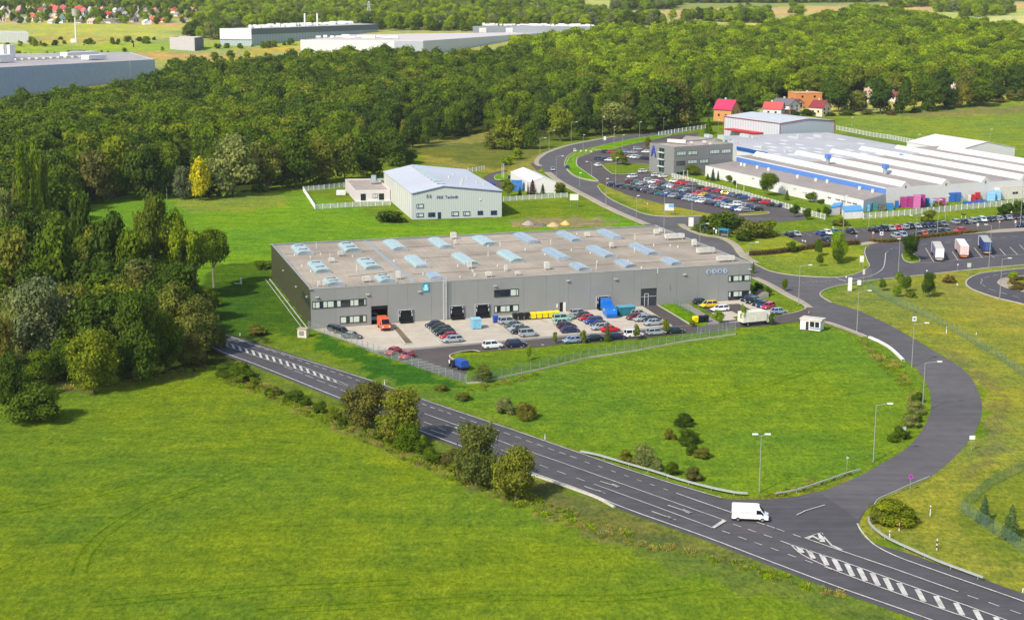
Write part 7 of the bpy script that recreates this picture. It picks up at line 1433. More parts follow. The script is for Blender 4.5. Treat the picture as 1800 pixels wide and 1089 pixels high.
lamps = [(1334.5, 865, 765, 11, 'double-headed street lamp on the meadow above the junction', 2), (1535, 811, 711, 24, 'street lamp inside the road curve, lower one'), (1621, 726, 637, 25, 'street lamp in the bush row of the road curve'), (1602.5, 645, 569, 22, 'street lamp with a blank white sign at its top', 1),
         (1506, 583, 512, 19, 'street lamp beside the white barrier, above the kiosk'), (1403.5, 536, 467, 18, 'street lamp on the grass corner right of the warehouse'), (1757, 526, 455, 13, 'street lamp at the loop road edge'), (1579, 478, 421, -2, 'tall slim lamp at the lorry park bend'), (1738, 471, 396, -10, 'tall slim lamp right of the blue lorry'), (1609, 428, 380, 10, 'double-headed lamp in the right car park', 2), (1647, 415, 352, 3, 'slim lamp between the car rows'), (1661, 395, 345, 3, 'slim lamp on the slope behind the far car row'), (1527, 400, 381, 2, 'short lamp at the slope left of the car rows'),
         (1482, 408, 345, 3, 'slim lamp beside the white huts'), (1793, 400, 318, 3, 'tall lamp at the right picture edge'), (1315, 477, 427, 14, 'small arm lamp right of the warehouse roof'), (1230, 425, 394, 13, 'lamp behind the warehouse roof near the bus stop'), (1216, 375, 317, 3, 'lamp at the front row of the factory car park'), (1167, 402, 340, 2, 'lamp just behind the warehouse roof edge'), (1118, 396, 345, 3, 'lamp on the verge beside the white sign board'), (1065, 362, 315, 2, 'lamp at the factory junction, left'), (1082, 328, 278, 2, 'lamp before the front row, left end'), (1019, 328, 305, 1, 'lamp at the tip of the grass island'),
         (977.5, 314, 275, 11, 'lamp at the bend beside the tent hall'), (1040, 309, 285, -9, 'lamp at the entrance of the rear car park'), (1007.5, 290, 262, 2, 'lamp on the upper grass island'), (1004, 254.5, 215, 9, 'tall lamp at the outer side of the curve'), (949, 280, 243, 9, 'lamp at the outer kerb where the curve begins'), (965, 268, 230, 8, 'lamp second from the bend on the outer kerb'), (1025, 268, 238, 1.5, 'lamp before the dark forest, upper island'), (1059, 246, 206, 1, 'tall thin lamp against the forest'), (1079, 258, 224, 1, 'slim lamp above the upper grass strip'), (1094, 264, 238, 2, 'lamp beside the rear car park tree'), (1124, 245, 215, 2, 'far lamp on the upper grass strip'), (1166, 232, 208, 1, 'far thin lamp before the forest gate'), (1210, 226, 190, 1, 'tall far lamp before the dark trees'), (1262, 235, 212, 1, 'lamp behind the factory gate'), (1739, 262, 228, 2, 'lamp behind the long white fence, right'), (1497, 222, 207, 1, 'small lamp at the left end of the long white fence'), (1614, 252, 237, 2, 'small lamp at the middle of the long white fence')]
for q in lamps: lamp(*q)
# ------------------------------------------------------------------ signs
def sign(px, yb, yt, wpx, hpx, label, m_=WHITE, posts=1, shape='rect', name='road_sign', cat='sign', ang=0.0, m2=None):
    g = G(px, yb); s = ppm(g); h = hgt(g, yt); w, ph = wpx / s, hpx / s; root = empty(name, (g.x, g.y, T(g.y)), ang); tag(root, label, cat)
    for i in range(posts): mb = MB(); x = 0 if posts == 1 else (-w * .42 if i == 0 else w * .42); mb.bar((x, .06, 0), (x, .06, h - (.05 if shape == 'rect' else ph / 2)), .05, 5); mb.build('post', POLE, root)
    mb = MB()
    if shape == 'rect': mb.bb(-w / 2, w / 2, -.04, 0, h - ph, h)
    else: mb.bar((0, -.04, h - ph / 2), (0, 0, h - ph / 2), w / 2, 16 if shape == 'round' else 3)
    mb.build('panel', m_, root)
    if m2:
        mb = MB(); (mb.bar((0, -.07, h - ph / 2), (0, -.041, h - ph / 2), w * .3, 16) if shape == 'round' else mb.bb(-w * .22, w * .22, -.06, -.041, h - ph * .7, h - ph * .3)); mb.build('symbol', m2, root)
    return root
GRS = smat('grey_sign_back', (176, 180, 180)); PKS = smat('magenta_sign', (190, 60, 170)); BLS = smat('blue_symbol', (60, 90, 170)); REDS = smat('red_sign', (200, 40, 40))
sign(1602.5, 645, 556, 7, 8, 'white square sign with a blue symbol on top of a lamp post', WHITE, m2=BLS, name='pole_sign')
sign(1587, 770, 749.5, 9.5, 6.5, 'grey-white road sign before the bushes of the road curve', GRS); sign(1707.5, 792, 765, 10, 7, 'white road sign at the outer side of the road curve'); sign(1488.5, 828, 801, 7, 6, 'pale triangular give-way sign near the guard rail', GRS, shape='tri')
sign(1599.5, 863, 832, 8, 10, 'round magenta no-stopping sign at the guard rail', PKS, shape='round', m2=smat('violet_centre', (110, 60, 170))); sign(1023, 345, 1, 1, 1, '', WHITE) if False else None
sign(1009, 364, 341, 15, 11, 'blank white board on two posts beside the side road', posts=2, name='sign_board', cat='sign board'); b_ = sign(1176, 378, 358, 16, 12, 'white and light blue information board on the verge', posts=2, name='sign_board', cat='sign board')
mb = MB(); s = ppm(G(1176, 378)); h = hgt(G(1176, 378), 358); mb.bb(-.2, 8 / s, -.06, -.041, h - 6.5 / s, h - .1); mb.build('picture_panel', smat('sky_blue_print', (120, 170, 210)), b_)
sign(1214.5, 398, 382, 9, 16.5, 'tall white banner board at the bus stop verge', name='banner_board', cat='sign board'); sign(1493.5, 511.5, 487.5, 7, 24, 'white upright totem sign at the junction corner', name='totem_sign', cat='sign board'); sign(1510, 503, 492, 7, 9, 'small white tilted board right of the totem', name='sign_board', cat='sign board')
sign(1514, 473, 449.5, 7, 11, 'white direction board with two posts at the hedge lawn tip', posts=2, name='direction_sign'); sign(1517.5, 500, 473, 4, 9, 'narrow pinkish banner behind the totem', smat('pinkish_banner', (214, 186, 180)), name='banner_sign'); sign(1702.5, 484, 462, 7, 7.5, 'pale green square sign at the loop road kerb', smat('pale_green_sign', (176, 190, 170)))
sign(1534, 424, 407, 4, 4, 'round pink-white sign at the car park exit', smat('pink_sign', (220, 180, 176)), shape='round'); sign(1549, 423, 407, 6, 6.5, 'square sign with a dark frame at the car park exit', WHITE, m2=smat('dark_symbol', (60, 70, 80))); sign(1505, 426, 413, 5, 3, 'grey-green sign beside the hedge end', GRS, shape='tri')
sign(1718, 408, 392, 4, 5, 'pale sign at the right car park exit', UNIT); sign(1756, 403, 387, 5, 5, 'pink triangular sign at the right car park kerb', smat('pink_sign', (220, 180, 176)), shape='tri'); sign(1784, 403, 387, 3, 5, 'narrow pale sign near the right edge kerb', UNIT)
sign(1254.5, 415, 400, 3.5, 3.5, 'round white bus stop sign', WHITE, shape='round'); sign(1258.5, 413, 403, 3, 7, 'white timetable board beside the bus stop sign', WHITE); sign(1138, 372, 356, 3.5, 4, 'red-rimmed round sign on the verge beside the car park', REDS, shape='round', m2=WHITE); sign(1063, 253, 240, 4.5, 6, 'small white sign on the upper grass strip tip')
sign(1392, 421, 412, 1, 1, 'a', WHITE) if False else None
sign(1410.5, 432, 421, 2.6, 3, 'small white lantern left of two on the car park edge', name='bollard_lamp', cat='lamp', shape='round'); sign(1415, 433, 422, 2.6, 3, 'small white lantern right of two on the car park edge', name='bollard_lamp', cat='lamp', shape='round')
for i, (x, y, t) in enumerate(((1464, 407, 398), (1487, 496, 484.5), (1629, 483, 474), (1683, 478, 463), (1682, 513, 498), (1777, 384, 371), (1012, 268, 263), (1021, 268.5, 263.5), (1030, 268, 263), (1039, 268.5, 264), (1009, 266, 263))):
    sign(x, y, t, 2.8, 3.4, 'small white globe path light, %s from the left' % ordn[sorted([1464, 1487, 1629, 1683, 1682, 1777, 1012, 1021, 1030, 1039, 1009]).index(x)], name='path_light', cat='lamp', shape='round')
# delineator posts and marker poles
for i, (x, y, t, lab) in enumerate(((676, 676, 667, 'white delineator post on the slope above the hatched road'), (958, 772, 763, 'white delineator post beside the main road, above the dashes'), (1716, 657, 584, None), (1663.5, 586, 574, 'pale marker post on the grass right of the side road'), (1716, 588, 584, 'small white post at the green fence'), (1635, 906, 888, 'white marker pole right of the bush in the rail corner'), (1563.5, 947, 932, 'white delineator at the lower guard rail'), (1580.5, 932, 914, 'red and white striped pole beside the bush'), (1646.5, 966, 946, 'black and yellow striped pole on the lower right verge'), (1640, 962, 958, None), (1798, 1040, 1033, 'white stub at the lower right picture edge'), (422, 590, 585, 'white delineator where the main road leaves the wood'), (1422, 550, 544, 'orange and white cone-like post behind the kiosk'))):
    if not lab: continue
    g = G(x, y); h = hgt(g, t); root = empty('marker_post', (g.x, g.y, 0)); tag(root, lab, 'post'); mb = MB(); k = max(1, int(h / .35))
    st_ = 'striped' in lab or 'orange' in lab
    mb.bar((0, 0, 0), (0, 0, h), .09, 6); mb.build('post', WHITE, root)
    mb = MB()
    for j in range(1, k, 2): mb.bar((0, 0, j * h / k), (0, 0, (j + 1) * h / k), .1, 6) if st_ else (mb.bar((0, 0, h * .72), (0, 0, h * .84), .1, 6) if j == 1 else None)
    if mb.v:
        for o_ in split(mb, 'band', REDS if ('red' in lab or 'orange' in lab) else BLACK): o_.parent = root
# ------------------------------------------------------------------ guard rails
def rail(label, pts, h=.72, m_=None, wd=.1, rh=.26, step=4, z0=None):
    P = gpoly(smooth_line(pts)); root = empty('guard_rail', (P[0][0], P[0][1], 0)); tag(root, label, 'guard rail'); L, R = ribbon_pts(P, wd, True); mb = MB()
    for i in range(len(L) - 1):
        a, b, c, d = L[i], L[i + 1], R[i + 1], R[i]; mb.add([(q.x, q.y, h - rh) for q in (a, b, c, d)] + [(q.x, q.y, h) for q in (a, b, c, d)], [(7, 6, 5, 4), (0, 1, 2, 3), (4, 5, 1, 0), (6, 7, 3, 2)])
    o = mb.build('rail', m_ or smat('zinc_rail', (176, 180, 170), rough=.45, metal=.15)); fix_normals(o); hang(o, root); d = 0; mb = MB()
    for i in range(len(P) - 1):
        a, b = Vector(P[i]), Vector(P[i + 1]); d += (b - a).length
        if d > step: mb.box((b.x, b.y, (h - rh) / 2 + .1), (.12, .12, h - rh + .2)); d = 0
    for o_ in split(mb, 'post', POLE): hang(o_, root)
rail('pale guard rail along the main road above the junction', [(1020, 798), (1050, 804), (1105, 820), (1150, 833), (1197, 848), (1250, 862), (1290, 870), (1314, 872)], wd=.35)
rail('thin guard rail behind the grass at the road mouth', [(1362, 873), (1400, 866), (1450, 850), (1487, 837), (1512, 830)], wd=.2, rh=.2); rail('thin guard rail with white caps above the bush corner', [(1634, 843), (1600, 857), (1565, 873), (1545, 882), (1536, 893), (1532, 900)], wd=.15, rh=.2)
rail('long zinc guard rail on the lower right verge', [(1527, 914), (1528, 924), (1540, 937), (1562, 952), (1600, 970), (1650, 992), (1690, 1007), (1728, 1021)], wd=.3); rail('low white barrier beside the curve below the kiosk', [(1528, 594), (1548, 603), (1567, 615), (1588, 635)], h=.5, wd=.6, rh=.46, m_=smat('white_barrier', (226, 222, 210)))
rail('pale kerb barrier at the lower shoulder of the main road', [(902, 824), (950, 840), (1010, 861), (1050, 876), (1080, 892)], h=.3, wd=.35, rh=.28, m_=smat('pale_barrier', (200, 192, 172)))
# ------------------------------------------------------------------ fences
def meshmat(name, col, a):
    if name in MATS: return MATS[name]
    m, n, l = new_mat(name); out = N(n, 'ShaderNodeOutputMaterial'); p = N(n, 'ShaderNodeBsdfPrincipled'); t = N(n, 'ShaderNodeBsdfTransparent'); mx = N(n, 'ShaderNodeMixShader'); mx.inputs[0].default_value = a
    p.inputs['Base Color'].default_value = lin(srgb(*col)); p.inputs['Roughness'].default_value = .6; tc = N(n, 'ShaderNodeTexCoord'); nz = N(n, 'ShaderNodeTexNoise'); nz.inputs['Scale'].default_value = 1.2; l.new(tc.outputs['Object'], nz.inputs['Vector'])
    r = ramp(n, .3, .7, (a * .7,) * 3 + (1,), (min(1, a * 1.3),) * 3 + (1,)); l.new(nz.outputs[0], r.inputs[0]); l.new(r.outputs[0], mx.inputs[0]); l.new(t.outputs[0], mx.inputs[1]); l.new(p.outputs[0], mx.inputs[2]); l.new(mx.outputs[0], out.inputs[0]); return m
GM = meshmat('green_wire_mesh', (112, 140, 118), .27); SM = meshmat('grey_wire_mesh', (150, 160, 154), .24); WM = meshmat('white_lattice', (214, 216, 208), .5)
def fence(label, pts, h, step, mesh_m, post_m, pw=.08, name='mesh_fence', slats=None, base=None):
    P = [Vector(p) for p in gpoly(pts)]; root = empty(name, (P[0].x, P[0].y, T(P[0].y))); tag(root, label, 'fence'); mb = MB(); pb = MB(); bb = MB()
    for a, b in zip(P, P[1:]):
        n_ = max(1, round((b - a).length / step)); rz = math.atan2(b.y - a.y, b.x - a.x)
        for i in range(n_ + 1):
            q = a.lerp(b, i / n_); pb.box((q.x, q.y, T(q.y) + h / 2 + .03), (pw, pw, h + .1), rz)
            if i < n_:
                r_ = a.lerp(b, (i + 1) / n_); mb.add([(q.x, q.y, T(q.y) + .05), (r_.x, r_.y, T(r_.y) + .05), (r_.x, r_.y, T(r_.y) + h), (q.x, q.y, T(q.y) + h)], [(0, 1, 2, 3)])
                if slats:
                    k = int((r_ - q).length / slats)
                    for j in range(1, k): s_ = q.lerp(r_, j / k); bb.box((s_.x, s_.y, T(s_.y) + h / 2), (.07, .03, h - .1), rz)
                    c = (q + r_) / 2
                    for z in (.25, h - .15): bb.box((c.x, c.y, T(c.y) + z), ((r_ - q).length, .05, .08), rz)
    if not slats: hang(mb.build('mesh_panel', mesh_m), root)
    else: hang(bb.build('slat_panel', post_m), root)
    pc = split(pb, 'post', post_m)
    for o_ in pc[:100]: hang(o_, root)
    if base:
        q = MB()
        for a, b in zip(P, P[1:]): c = (a + b) / 2; q.box((c.x, c.y, .15), ((b - a).length, .25, .3), math.atan2(b.y - a.y, b.x - a.x))
        for o_ in split(q, 'plinth', base): hang(o_, root)
    return root
GP = smat('green_fence_post', (70, 110, 90)); GRP = smat('grey_fence_post', (150, 156, 154), metal=.2); WP = smat('white_fence_post', (226, 226, 218)); STB = smat('fence_plinth', (180, 172, 150))
fence('grey mesh fence down the slope from the warehouse corner', [(542, 578), (600, 598), (666, 623), (712, 638), (760, 655), (820, 674)], 2.0, 2.6, SM, GRP, .09)
fence('green mesh fence along the meadow below the car row', [(820, 674), (846, 672), (900, 660), (965, 646), (1035, 629), (1128, 615), (1200, 601), (1293, 588)], 2.0, 2.6, GM, GRP, .08, base=STB)
fence('grey palisade gate fence before the white lorry', [(1226, 588), (1262, 583), (1292, 580)], 2.1, 1.3, SM, GRP, .08, slats=.32, name='palisade_fence')
fence('short fence at the left of the ramp lawn by the wall', [(1186, 537), (1212, 552)], 1.8, 2.2, GM, GP, .06)
fence('long green mesh fence through the right meadow', [(1522, 506), (1545, 521), (1585, 540), (1640, 565), (1700, 598), (1760, 635), (1830, 685)], 2.1, 2.8, GM, GP, .07); fence('green mesh fence around the spruces, lower right', [(1900, 790), (1800, 828), (1740, 856), (1690, 900), (1745, 936), (1800, 972), (1860, 1010)], 2.1, 2.6, GM, GP, .07)
fence('white slat fence around the lawn left of the annex, front side', [(554, 368), (620, 364), (686, 361)], 1.9, 2.9, WM, WP, .2, name='white_fence'); fence('white slat fence around the lawn left of the annex, rear side', [(533, 336), (570, 333), (605, 329)], 1.9, 2.6, WM, WP, .2, name='white_fence')
q = fence('solid white fence at the left side of the annex lawn', [(533, 336), (554, 368)], 1.9, 2.6, smat('white_board', (228, 228, 222)), WP, .2, name='white_fence')
fence('white fence with posts before the tent hall conifers', [(885, 354), (930, 351), (997, 347)], 1.9, 2.7, WM, WP, .2, name='white_fence'); fence('white fence behind the pale hall at the service road', [(823, 303), (838, 301.5), (851, 299)], 2.0, 2.4, WM, WP, .2, name='white_fence')
fence('white slat fence between factory car park and factory lawn', [(1181, 312), (1230, 325), (1300, 343), (1380, 366), (1420, 378), (1450, 386)], 2.0, 2.7, WM, WP, .16, name='white_fence', slats=.3)
fence('white fence along the container yard of the factory', [(1518, 385), (1600, 378), (1700, 368), (1800, 359), (1860, 354)], 2.1, 2.8, WM, WP, .22, name='white_fence'); fence('long white palisade fence behind the factory across the field', [(1470, 228), (1560, 244), (1650, 261), (1740, 279), (1860, 304)], 2.4, 2.9, WM, WP, .16, name='white_fence', slats=.35)
fence('white gate fence at the far factory road', [(1158, 239), (1186, 234), (1240, 226)], 2.2, 3.2, WM, WP, .3, name='white_fence', slats=.4); fence('green fence at the left end of the right car park', [(1350, 407), (1376, 417)], 1.8, 2.4, GM, GP, .06)
# ------------------------------------------------------------------ hedges
def hedge(label, pts, wd, h, sp, name='hedge'):
    P = gpoly(smooth_line(pts, 3)); r = np.random.default_rng(len(pts) * 7 + int(h * 10)); V = []; k = 0; root = empty(name, (P[0][0], P[0][1], 0)); tag(root, label, 'hedge'); Lt = sum((Vector(P[i + 1]) - Vector(P[i])).length for i in range(len(P) - 1)); A_ = []
    for i in range(len(P) - 1):
        a, b = Vector(P[i]), Vector(P[i + 1]); n_ = int((b - a).length * 90); u = (b - a).normalized(); nn_ = Vector((-u.y, u.x))
        for _ in range(n_):
            t = r.uniform(0, 1); c = a.lerp(b, t); s_ = r.integers(0, 3); y = (wd / 2 * (1 if s_ else -1)) if s_ < 2 else r.uniform(-wd / 2, wd / 2); z = r.uniform(.05, h) if s_ < 2 else h + r.uniform(-.08, .08); q = c + nn_ * (y + r.normal() * .06); A_.append((q.x, q.y, z))
    P_ = np.array(A_); n = len(P_); N_ = r.normal(size=(n, 3)); t = np.cross(N_, r.normal(size=(n, 3))); t /= np.linalg.norm(t, axis=1)[:, None]; b = np.cross(N_, t); b /= np.linalg.norm(b, axis=1)[:, None]; s = (.16 * r.uniform(.6, 1.3, n))[:, None]
    V = np.stack([P_ + t * s, P_ + b * s, P_ - t * s, P_ - b * s], 1).reshape(-1, 3); me = bpy.data.meshes.new('foliage'); me.from_pydata(V.tolist(), [], np.arange(n * 4).reshape(-1, 4).tolist()); me.materials.append(SP[sp]); o = bpy.data.objects.new('foliage', me); COL.objects.link(o); hang(o, root)
    mb = MB()
    for i in range(len(P) - 1): c = (Vector(P[i]) + Vector(P[i + 1])) / 2; d = Vector(P[i + 1]) - Vector(P[i]); mb.box((c.x, c.y, h / 2 - .06), (d.length, wd - .25, h - .2), math.atan2(d.y, d.x))
    hang(mb.build('twigs', smat('hedge_twigs', (60, 48, 30), rough=.9)), root)
hedge('long clipped brown hedge across the lawn right of the warehouse', [(1318, 449), (1360, 446), (1440, 435), (1510, 429)], 1.7, 1.3, 'hedge'); hedge('clipped rusty hedge between right car park and lorry park', [(1530, 424), (1545, 426), (1570, 425), (1600, 421), (1650, 415), (1716, 409)], 1.6, 1.0, 'hedge')
hedge('low hedge arc on the loop road island', [(1900, 490), (1800, 492), (1780, 495), (1782, 500), (1800, 505), (1860, 516)], 1.2, 1.0, 'hedge')
# ------------------------------------------------------------------ yard objects
def wheelie(px, py, col, lab, grp, w=1.28):
    g = G(px, py); root = empty('waste_bin', (g.x, g.y, .12), Wf.rz, (1, 1, 1.25)); tag(root, lab, 'bin', grp); mb = MB(); mb.loft([[(-w / 2 + .1, -.42, .2), (w / 2 - .1, -.42, .2), (w / 2 - .1, .42, .2), (-w / 2 + .1, .42, .2)], [(-w / 2, -.55, 1.15), (w / 2, -.55, 1.15), (w / 2, .55, 1.15), (-w / 2, .55, 1.15)]]); fix_normals(mb.build('body', col, root))
    mb = MB(); mb.loft([[(-w / 2 - .03, -.6, 1.16), (w / 2 + .03, -.6, 1.16), (w / 2 + .03, .6, 1.16), (-w / 2 - .03, .6, 1.16)], [(-w / 2 + .1, -.3, 1.42), (w / 2 - .1, -.3, 1.42), (w / 2 - .1, .3, 1.42), (-w / 2 + .1, .3, 1.42)]]); fix_normals(mb.build('lid', col, root))
    for x in (-w / 2 + .2, w / 2 - .2): mb = MB(); mb.bar((x, -.5, .1), (x, .5, .1), .1, 8); mb.build('wheel', BLACK, root)
YB = smat('yellow_bin', (240, 214, 20), rough=.45); KB = smat('black_bin', (26, 26, 30), rough=.5); BB = smat('blue_bin', (40, 76, 160), rough=.45)
for i in range(5): wheelie(937 + i * 10.3, 561.5 - i * .75, YB, 'yellow waste bin, %s from the left in the row of five by the wall' % ordn[i], 'bins along the warehouse wall')
for i in range(3): wheelie(905.5 + i * 10.4, 563 - i * .5, KB, 'black waste bin, %s from the left beside the yellow ones' % ordn[i], 'bins along the warehouse wall')
wheelie(871, 567.5, BB, 'blue waste bin left of the silver people carrier', 'bins along the warehouse wall'); wheelie(1222, 568.5, YB, 'yellow waste bin on the lawn end beside the footpath', 'bins by the footpath'); wheelie(1232, 567.5, KB, 'left black waste bin by the footpath', 'bins by the footpath', 1.1); wheelie(1241, 566.5, KB, 'right black waste bin by the footpath', 'bins by the footpath', 1.1)
def boxthing(name, label, cat, px, py, sx, sy, sz, rz, m_, extra=None, z=.12, grp=None):
    g = G(px, py); root = empty(name, (g.x, g.y, z + T(g.y)), rz); tag(root, label, cat, grp); mb = MB(); mb.bb(-sx / 2, sx / 2, -sy / 2, sy / 2, .1, sz); mb.build('body', m_, root)
    mb = MB()
    k = -sx / 2 + .3
    while k < sx / 2: mb.bb(k, k + .08, -sy / 2 - .04, -sy / 2 - .002, .2, sz - .1); mb.bb(k, k + .08, sy / 2 + .002, sy / 2 + .04, .2, sz - .1); k += .6
    for o_ in split(mb, 'rib', m_): o_.parent = root
    return root
rz_ = Wf.rz; CBL = smat('compactor_blue', (16, 108, 196), rough=.4); TEALC = smat('teal_container', (36, 112, 126), rough=.5); TEALT = smat('teal_cover', (96, 160, 176), rough=.5)
g = G(1072, 556); pa = dirpx((1058, 540), (1076, 560)); root = empty('waste_compactor', (g.x, g.y, .12), pa, (1.12,) * 3); tag(root, 'bright blue waste compactor docked at the rightmost loading door', 'compactor')
mb = MB(); mb.loft([[(-2.6, -1.15, .15), (2.2, -1.15, .15), (2.6, -1.15, 1.0), (2.2, -1.15, 2.1), (-2.6, -1.15, 2.1)], [(-2.6, 1.15, .15), (2.2, 1.15, .15), (2.6, 1.15, 1.0), (2.2, 1.15, 2.1), (-2.6, 1.15, 2.1)]]); fix_normals(mb.build('body', CBL, root)); mb = MB(); mb.bb(-6.4, -2.7, -1.0, 1.0, .5, 2.9); mb.build('hopper', CBL, root)
for s in (-.5, .5): mb = MB(); mb.bb(2.0, 2.3, s - .2, s + .2, 1.5, 1.9) if s > 0 else mb.bb(-1.5, -.6, -1.18, -1.155, 1.1, 1.5); mb.build('sticker', WHITE, root)
root = boxthing('skip_container', 'teal covered container with a light lid right of the blue compactor', 'container', 1100, 553.5, 4.2, 2.4, 2.1, rz_, TEALC); mb = MB(); mb.bb(-2.2, 2.2, -1.3, 1.3, 2.12, 2.3); mb.build('cover', TEALT, root)
root = boxthing('mesh_cage', 'light blue gas bottle cage standing in the middle of the yard', 'cage', 836.5, 577, 2.2, 2.6, 2.3, rz_ - .1, smat('cage_blue', (120, 176, 200), rough=.4)); mb = MB(); mb.bb(-1.2, 1.2, -1.4, 1.4, 2.32, 2.42); mb.build('roof', smat('cage_roof', (150, 196, 212)), root)
g = G(533, 592); root = empty('cable_cabinet', (g.x, g.y, 0), -.25); tag(root, 'cream electrical cabinet with a grey louvre in the grass', 'cabinet'); mb = MB(); mb.bb(-1.1, 1.1, -.8, .8, 0, 2.0); mb.build('body', smat('cream_cabinet', (214, 204, 180)), root); mb = MB(); mb.bb(-1.25, 1.25, -.95, .95, 2.0, 2.15); mb.build('roof', smat('cabinet_roof', (176, 160, 136)), root)
mb = MB(); mb.bb(-.7, .5, -.84, -.8, .5, 1.6); mb.build('louvre', smat('louvre_grey', (130, 130, 126)), root)
# kiosk trailer
g = G(1428, 579.5); root = empty('kiosk', (g.x, g.y, .05), dirpx((1410, 574), (1446, 581)) * .5 - .1); tag(root, 'white sales kiosk with a pale roof on the meadow edge', 'kiosk'); mb = MB(); mb.bb(-2.6, 2.4, -1.5, 1.3, .15, 2.6); mb.build('cabin', WHITE, root); mb = MB(); mb.bb(-2.75, 2.75, -1.7, 1.45, 2.62, 2.95); mb.build('roof', smat('kiosk_roof', (216, 204, 192), grime=.3), root)
for x0, x1, nm in ((-.2, .9, 'window'), (1.1, 2.1, 'window')): mb = MB(); mb.bb(x0, x1, -1.54, -1.5, 1.0, 2.3); mb.build(nm, GLASS, root)
mb = MB(); mb.bb(-1.2, -.5, -1.54, -1.5, .2, 2.2); mb.build('door', smat('dark_brown_door', (60, 36, 34)), root); mb = MB(); mb.bb(-.3, 2.3, -1.9, -1.55, .85, .95); mb.build('counter', smat('pale_counter', (190, 210, 226)), root)
# bus shelter
g = G(1273, 417); root = empty('bus_shelter', (g.x, g.y, .1), dirpx((1265, 415), (1282, 419)) * .6); tag(root, 'small bus shelter with a turquoise roof before the green thicket', 'bus shelter'); mb = MB(); mb.bb(-1.9, 1.9, -.9, .9, 2.3, 2.7); mb.build('roof', smat('turquoise_roof', (40, 130, 160)), root); mb = MB(); mb.bb(-1.7, 1.7, .75, .82, .1, 2.28); mb.build('back_wall', smat('shelter_panel', (130, 150, 150), alpha=.6), root)
for x in (-1.7, 1.7): mb = MB(); mb.bb(x - .04, x + .04, -.8, .74, .1, 2.28); mb.build('side_wall', smat('shelter_side', (150, 160, 156)), root)
mb = MB(); mb.bb(-1.3, 1.3, .3, .7, .4, .5); mb.build('bench', smat('bench_wood', (150, 104, 80)), root)
boxthing('recycling_bin', 'dark blue recycling box behind the bus stop lamp', 'bin', 1242, 409, 2.0, 1.2, 1.6, 0, smat('deep_blue_box', (20, 44, 96)), z=.05)
# white wedge thing near the wood, pipe on the meadow
g = G(420, 499); root = empty('vent_pipe_stub', (g.x, g.y, 0)); tag(root, 'white L-shaped pipe stub standing on the meadow beside the wood', 'pipe'); mb = MB(); mb.bar((.6, 0, 0), (.6, 0, 1.7), .25, 8); mb.build('upright', WHITE, root); mb = MB(); mb.bar((-1.2, 0, .15), (.5, .3, .15), .14, 6); mb.build('foot', WHITE, root)
for x, y, t, lab in ((293.5, 351, 333, 'grey pole standing at the meadow rim near the yellow tree'), (882.5, 312, 287, 'white flag pole, left of two by the service road'), (885.5, 313, 288, 'white flag pole, right of two by the service road'), (1201.5, 316, 300, 'left white flag pole by the factory entrance'), (1208.5, 317, 300, 'middle white flag pole by the factory entrance'), (1294.5, 330, 312, 'white pole on the factory lawn, left of two'), (1307.5, 335, 312, 'white pole on the factory lawn, right of two'), (235, 83, 76, 'short black pole far beyond the blue-grey warehouse')):
    g = G(x, y); root = empty('flag_pole', (g.x, g.y, T(g.y))); tag(root, lab, 'pole'); h = hgt(g, t); c = smat('black_pole', (20, 20, 22)) if 'black' in lab else (POLE if 'grey' in lab else WHITE); mb = MB(); mb.bar((0, 0, 0), (0, 0, h), .12 if 'black' not in lab else .6, 6, r2=.08 if 'black' not in lab else .5); mb.build('mast', c, root); mb = MB(); mb.bar((0, 0, h), (0, 0, h + .2), .16, 6); mb.build('cap', c, root)
# tall white mast with a ring top and the pylon far behind
g = G(134, 75); s = ppm(g); h = hgt(g, 26); root = empty('light_mast', (g.x, g.y, T(g.y))); tag(root, 'tall white mast with a thick head in the far field', 'mast'); mb = MB(); mb.bar((0, 0, 0), (0, 0, h), .9, 8, r2=.55); mb.build('mast', WHITE, root); mb = MB(); mb.bar((0, 0, h - 1), (0, 0, h + 5), 2.2, 10, r2=2.6); mb.build('head', meshmat('pale_grating', (206, 196, 190), .6), root); mb = MB(); mb.bb(-4.5, -.9, -1, 1, 0, 3.2); mb.build('base_hut', WHITE, root)
g = G(649, 46); h = hgt(g, 2); root = empty('lattice_pylon', (g.x, g.y, T(g.y))); tag(root, 'slender lattice pylon rising out of the far trees', 'pylon'); mb = MB(); w_ = 3.0
for k in range(10):
    z0_, z1_ = h * k / 10, h * (k + 1) / 10; a, b = w_ * (1 - k / 12), w_ * (1 - (k + 1) / 12)
    for sx, sy in ((-1, -1), (1, -1), (1, 1), (-1, 1)): mb.bar((sx * a, sy * a, z0_), (sx * b, sy * b, z1_), .2, 4); mb.bar((sx * a, sy * a, z0_), (-sx * b if sy < 0 else sx * b, sy * b if sy < 0 else -sy * b, z1_), .12, 4)
mb.build('lattice', smat('pylon_grey', (200, 204, 196)), root); mb = MB(); mb.bar((-6, 0, h * .85), (6, 0, h * .85), .3, 4); mb.build('cross_arm', STEEL, root)
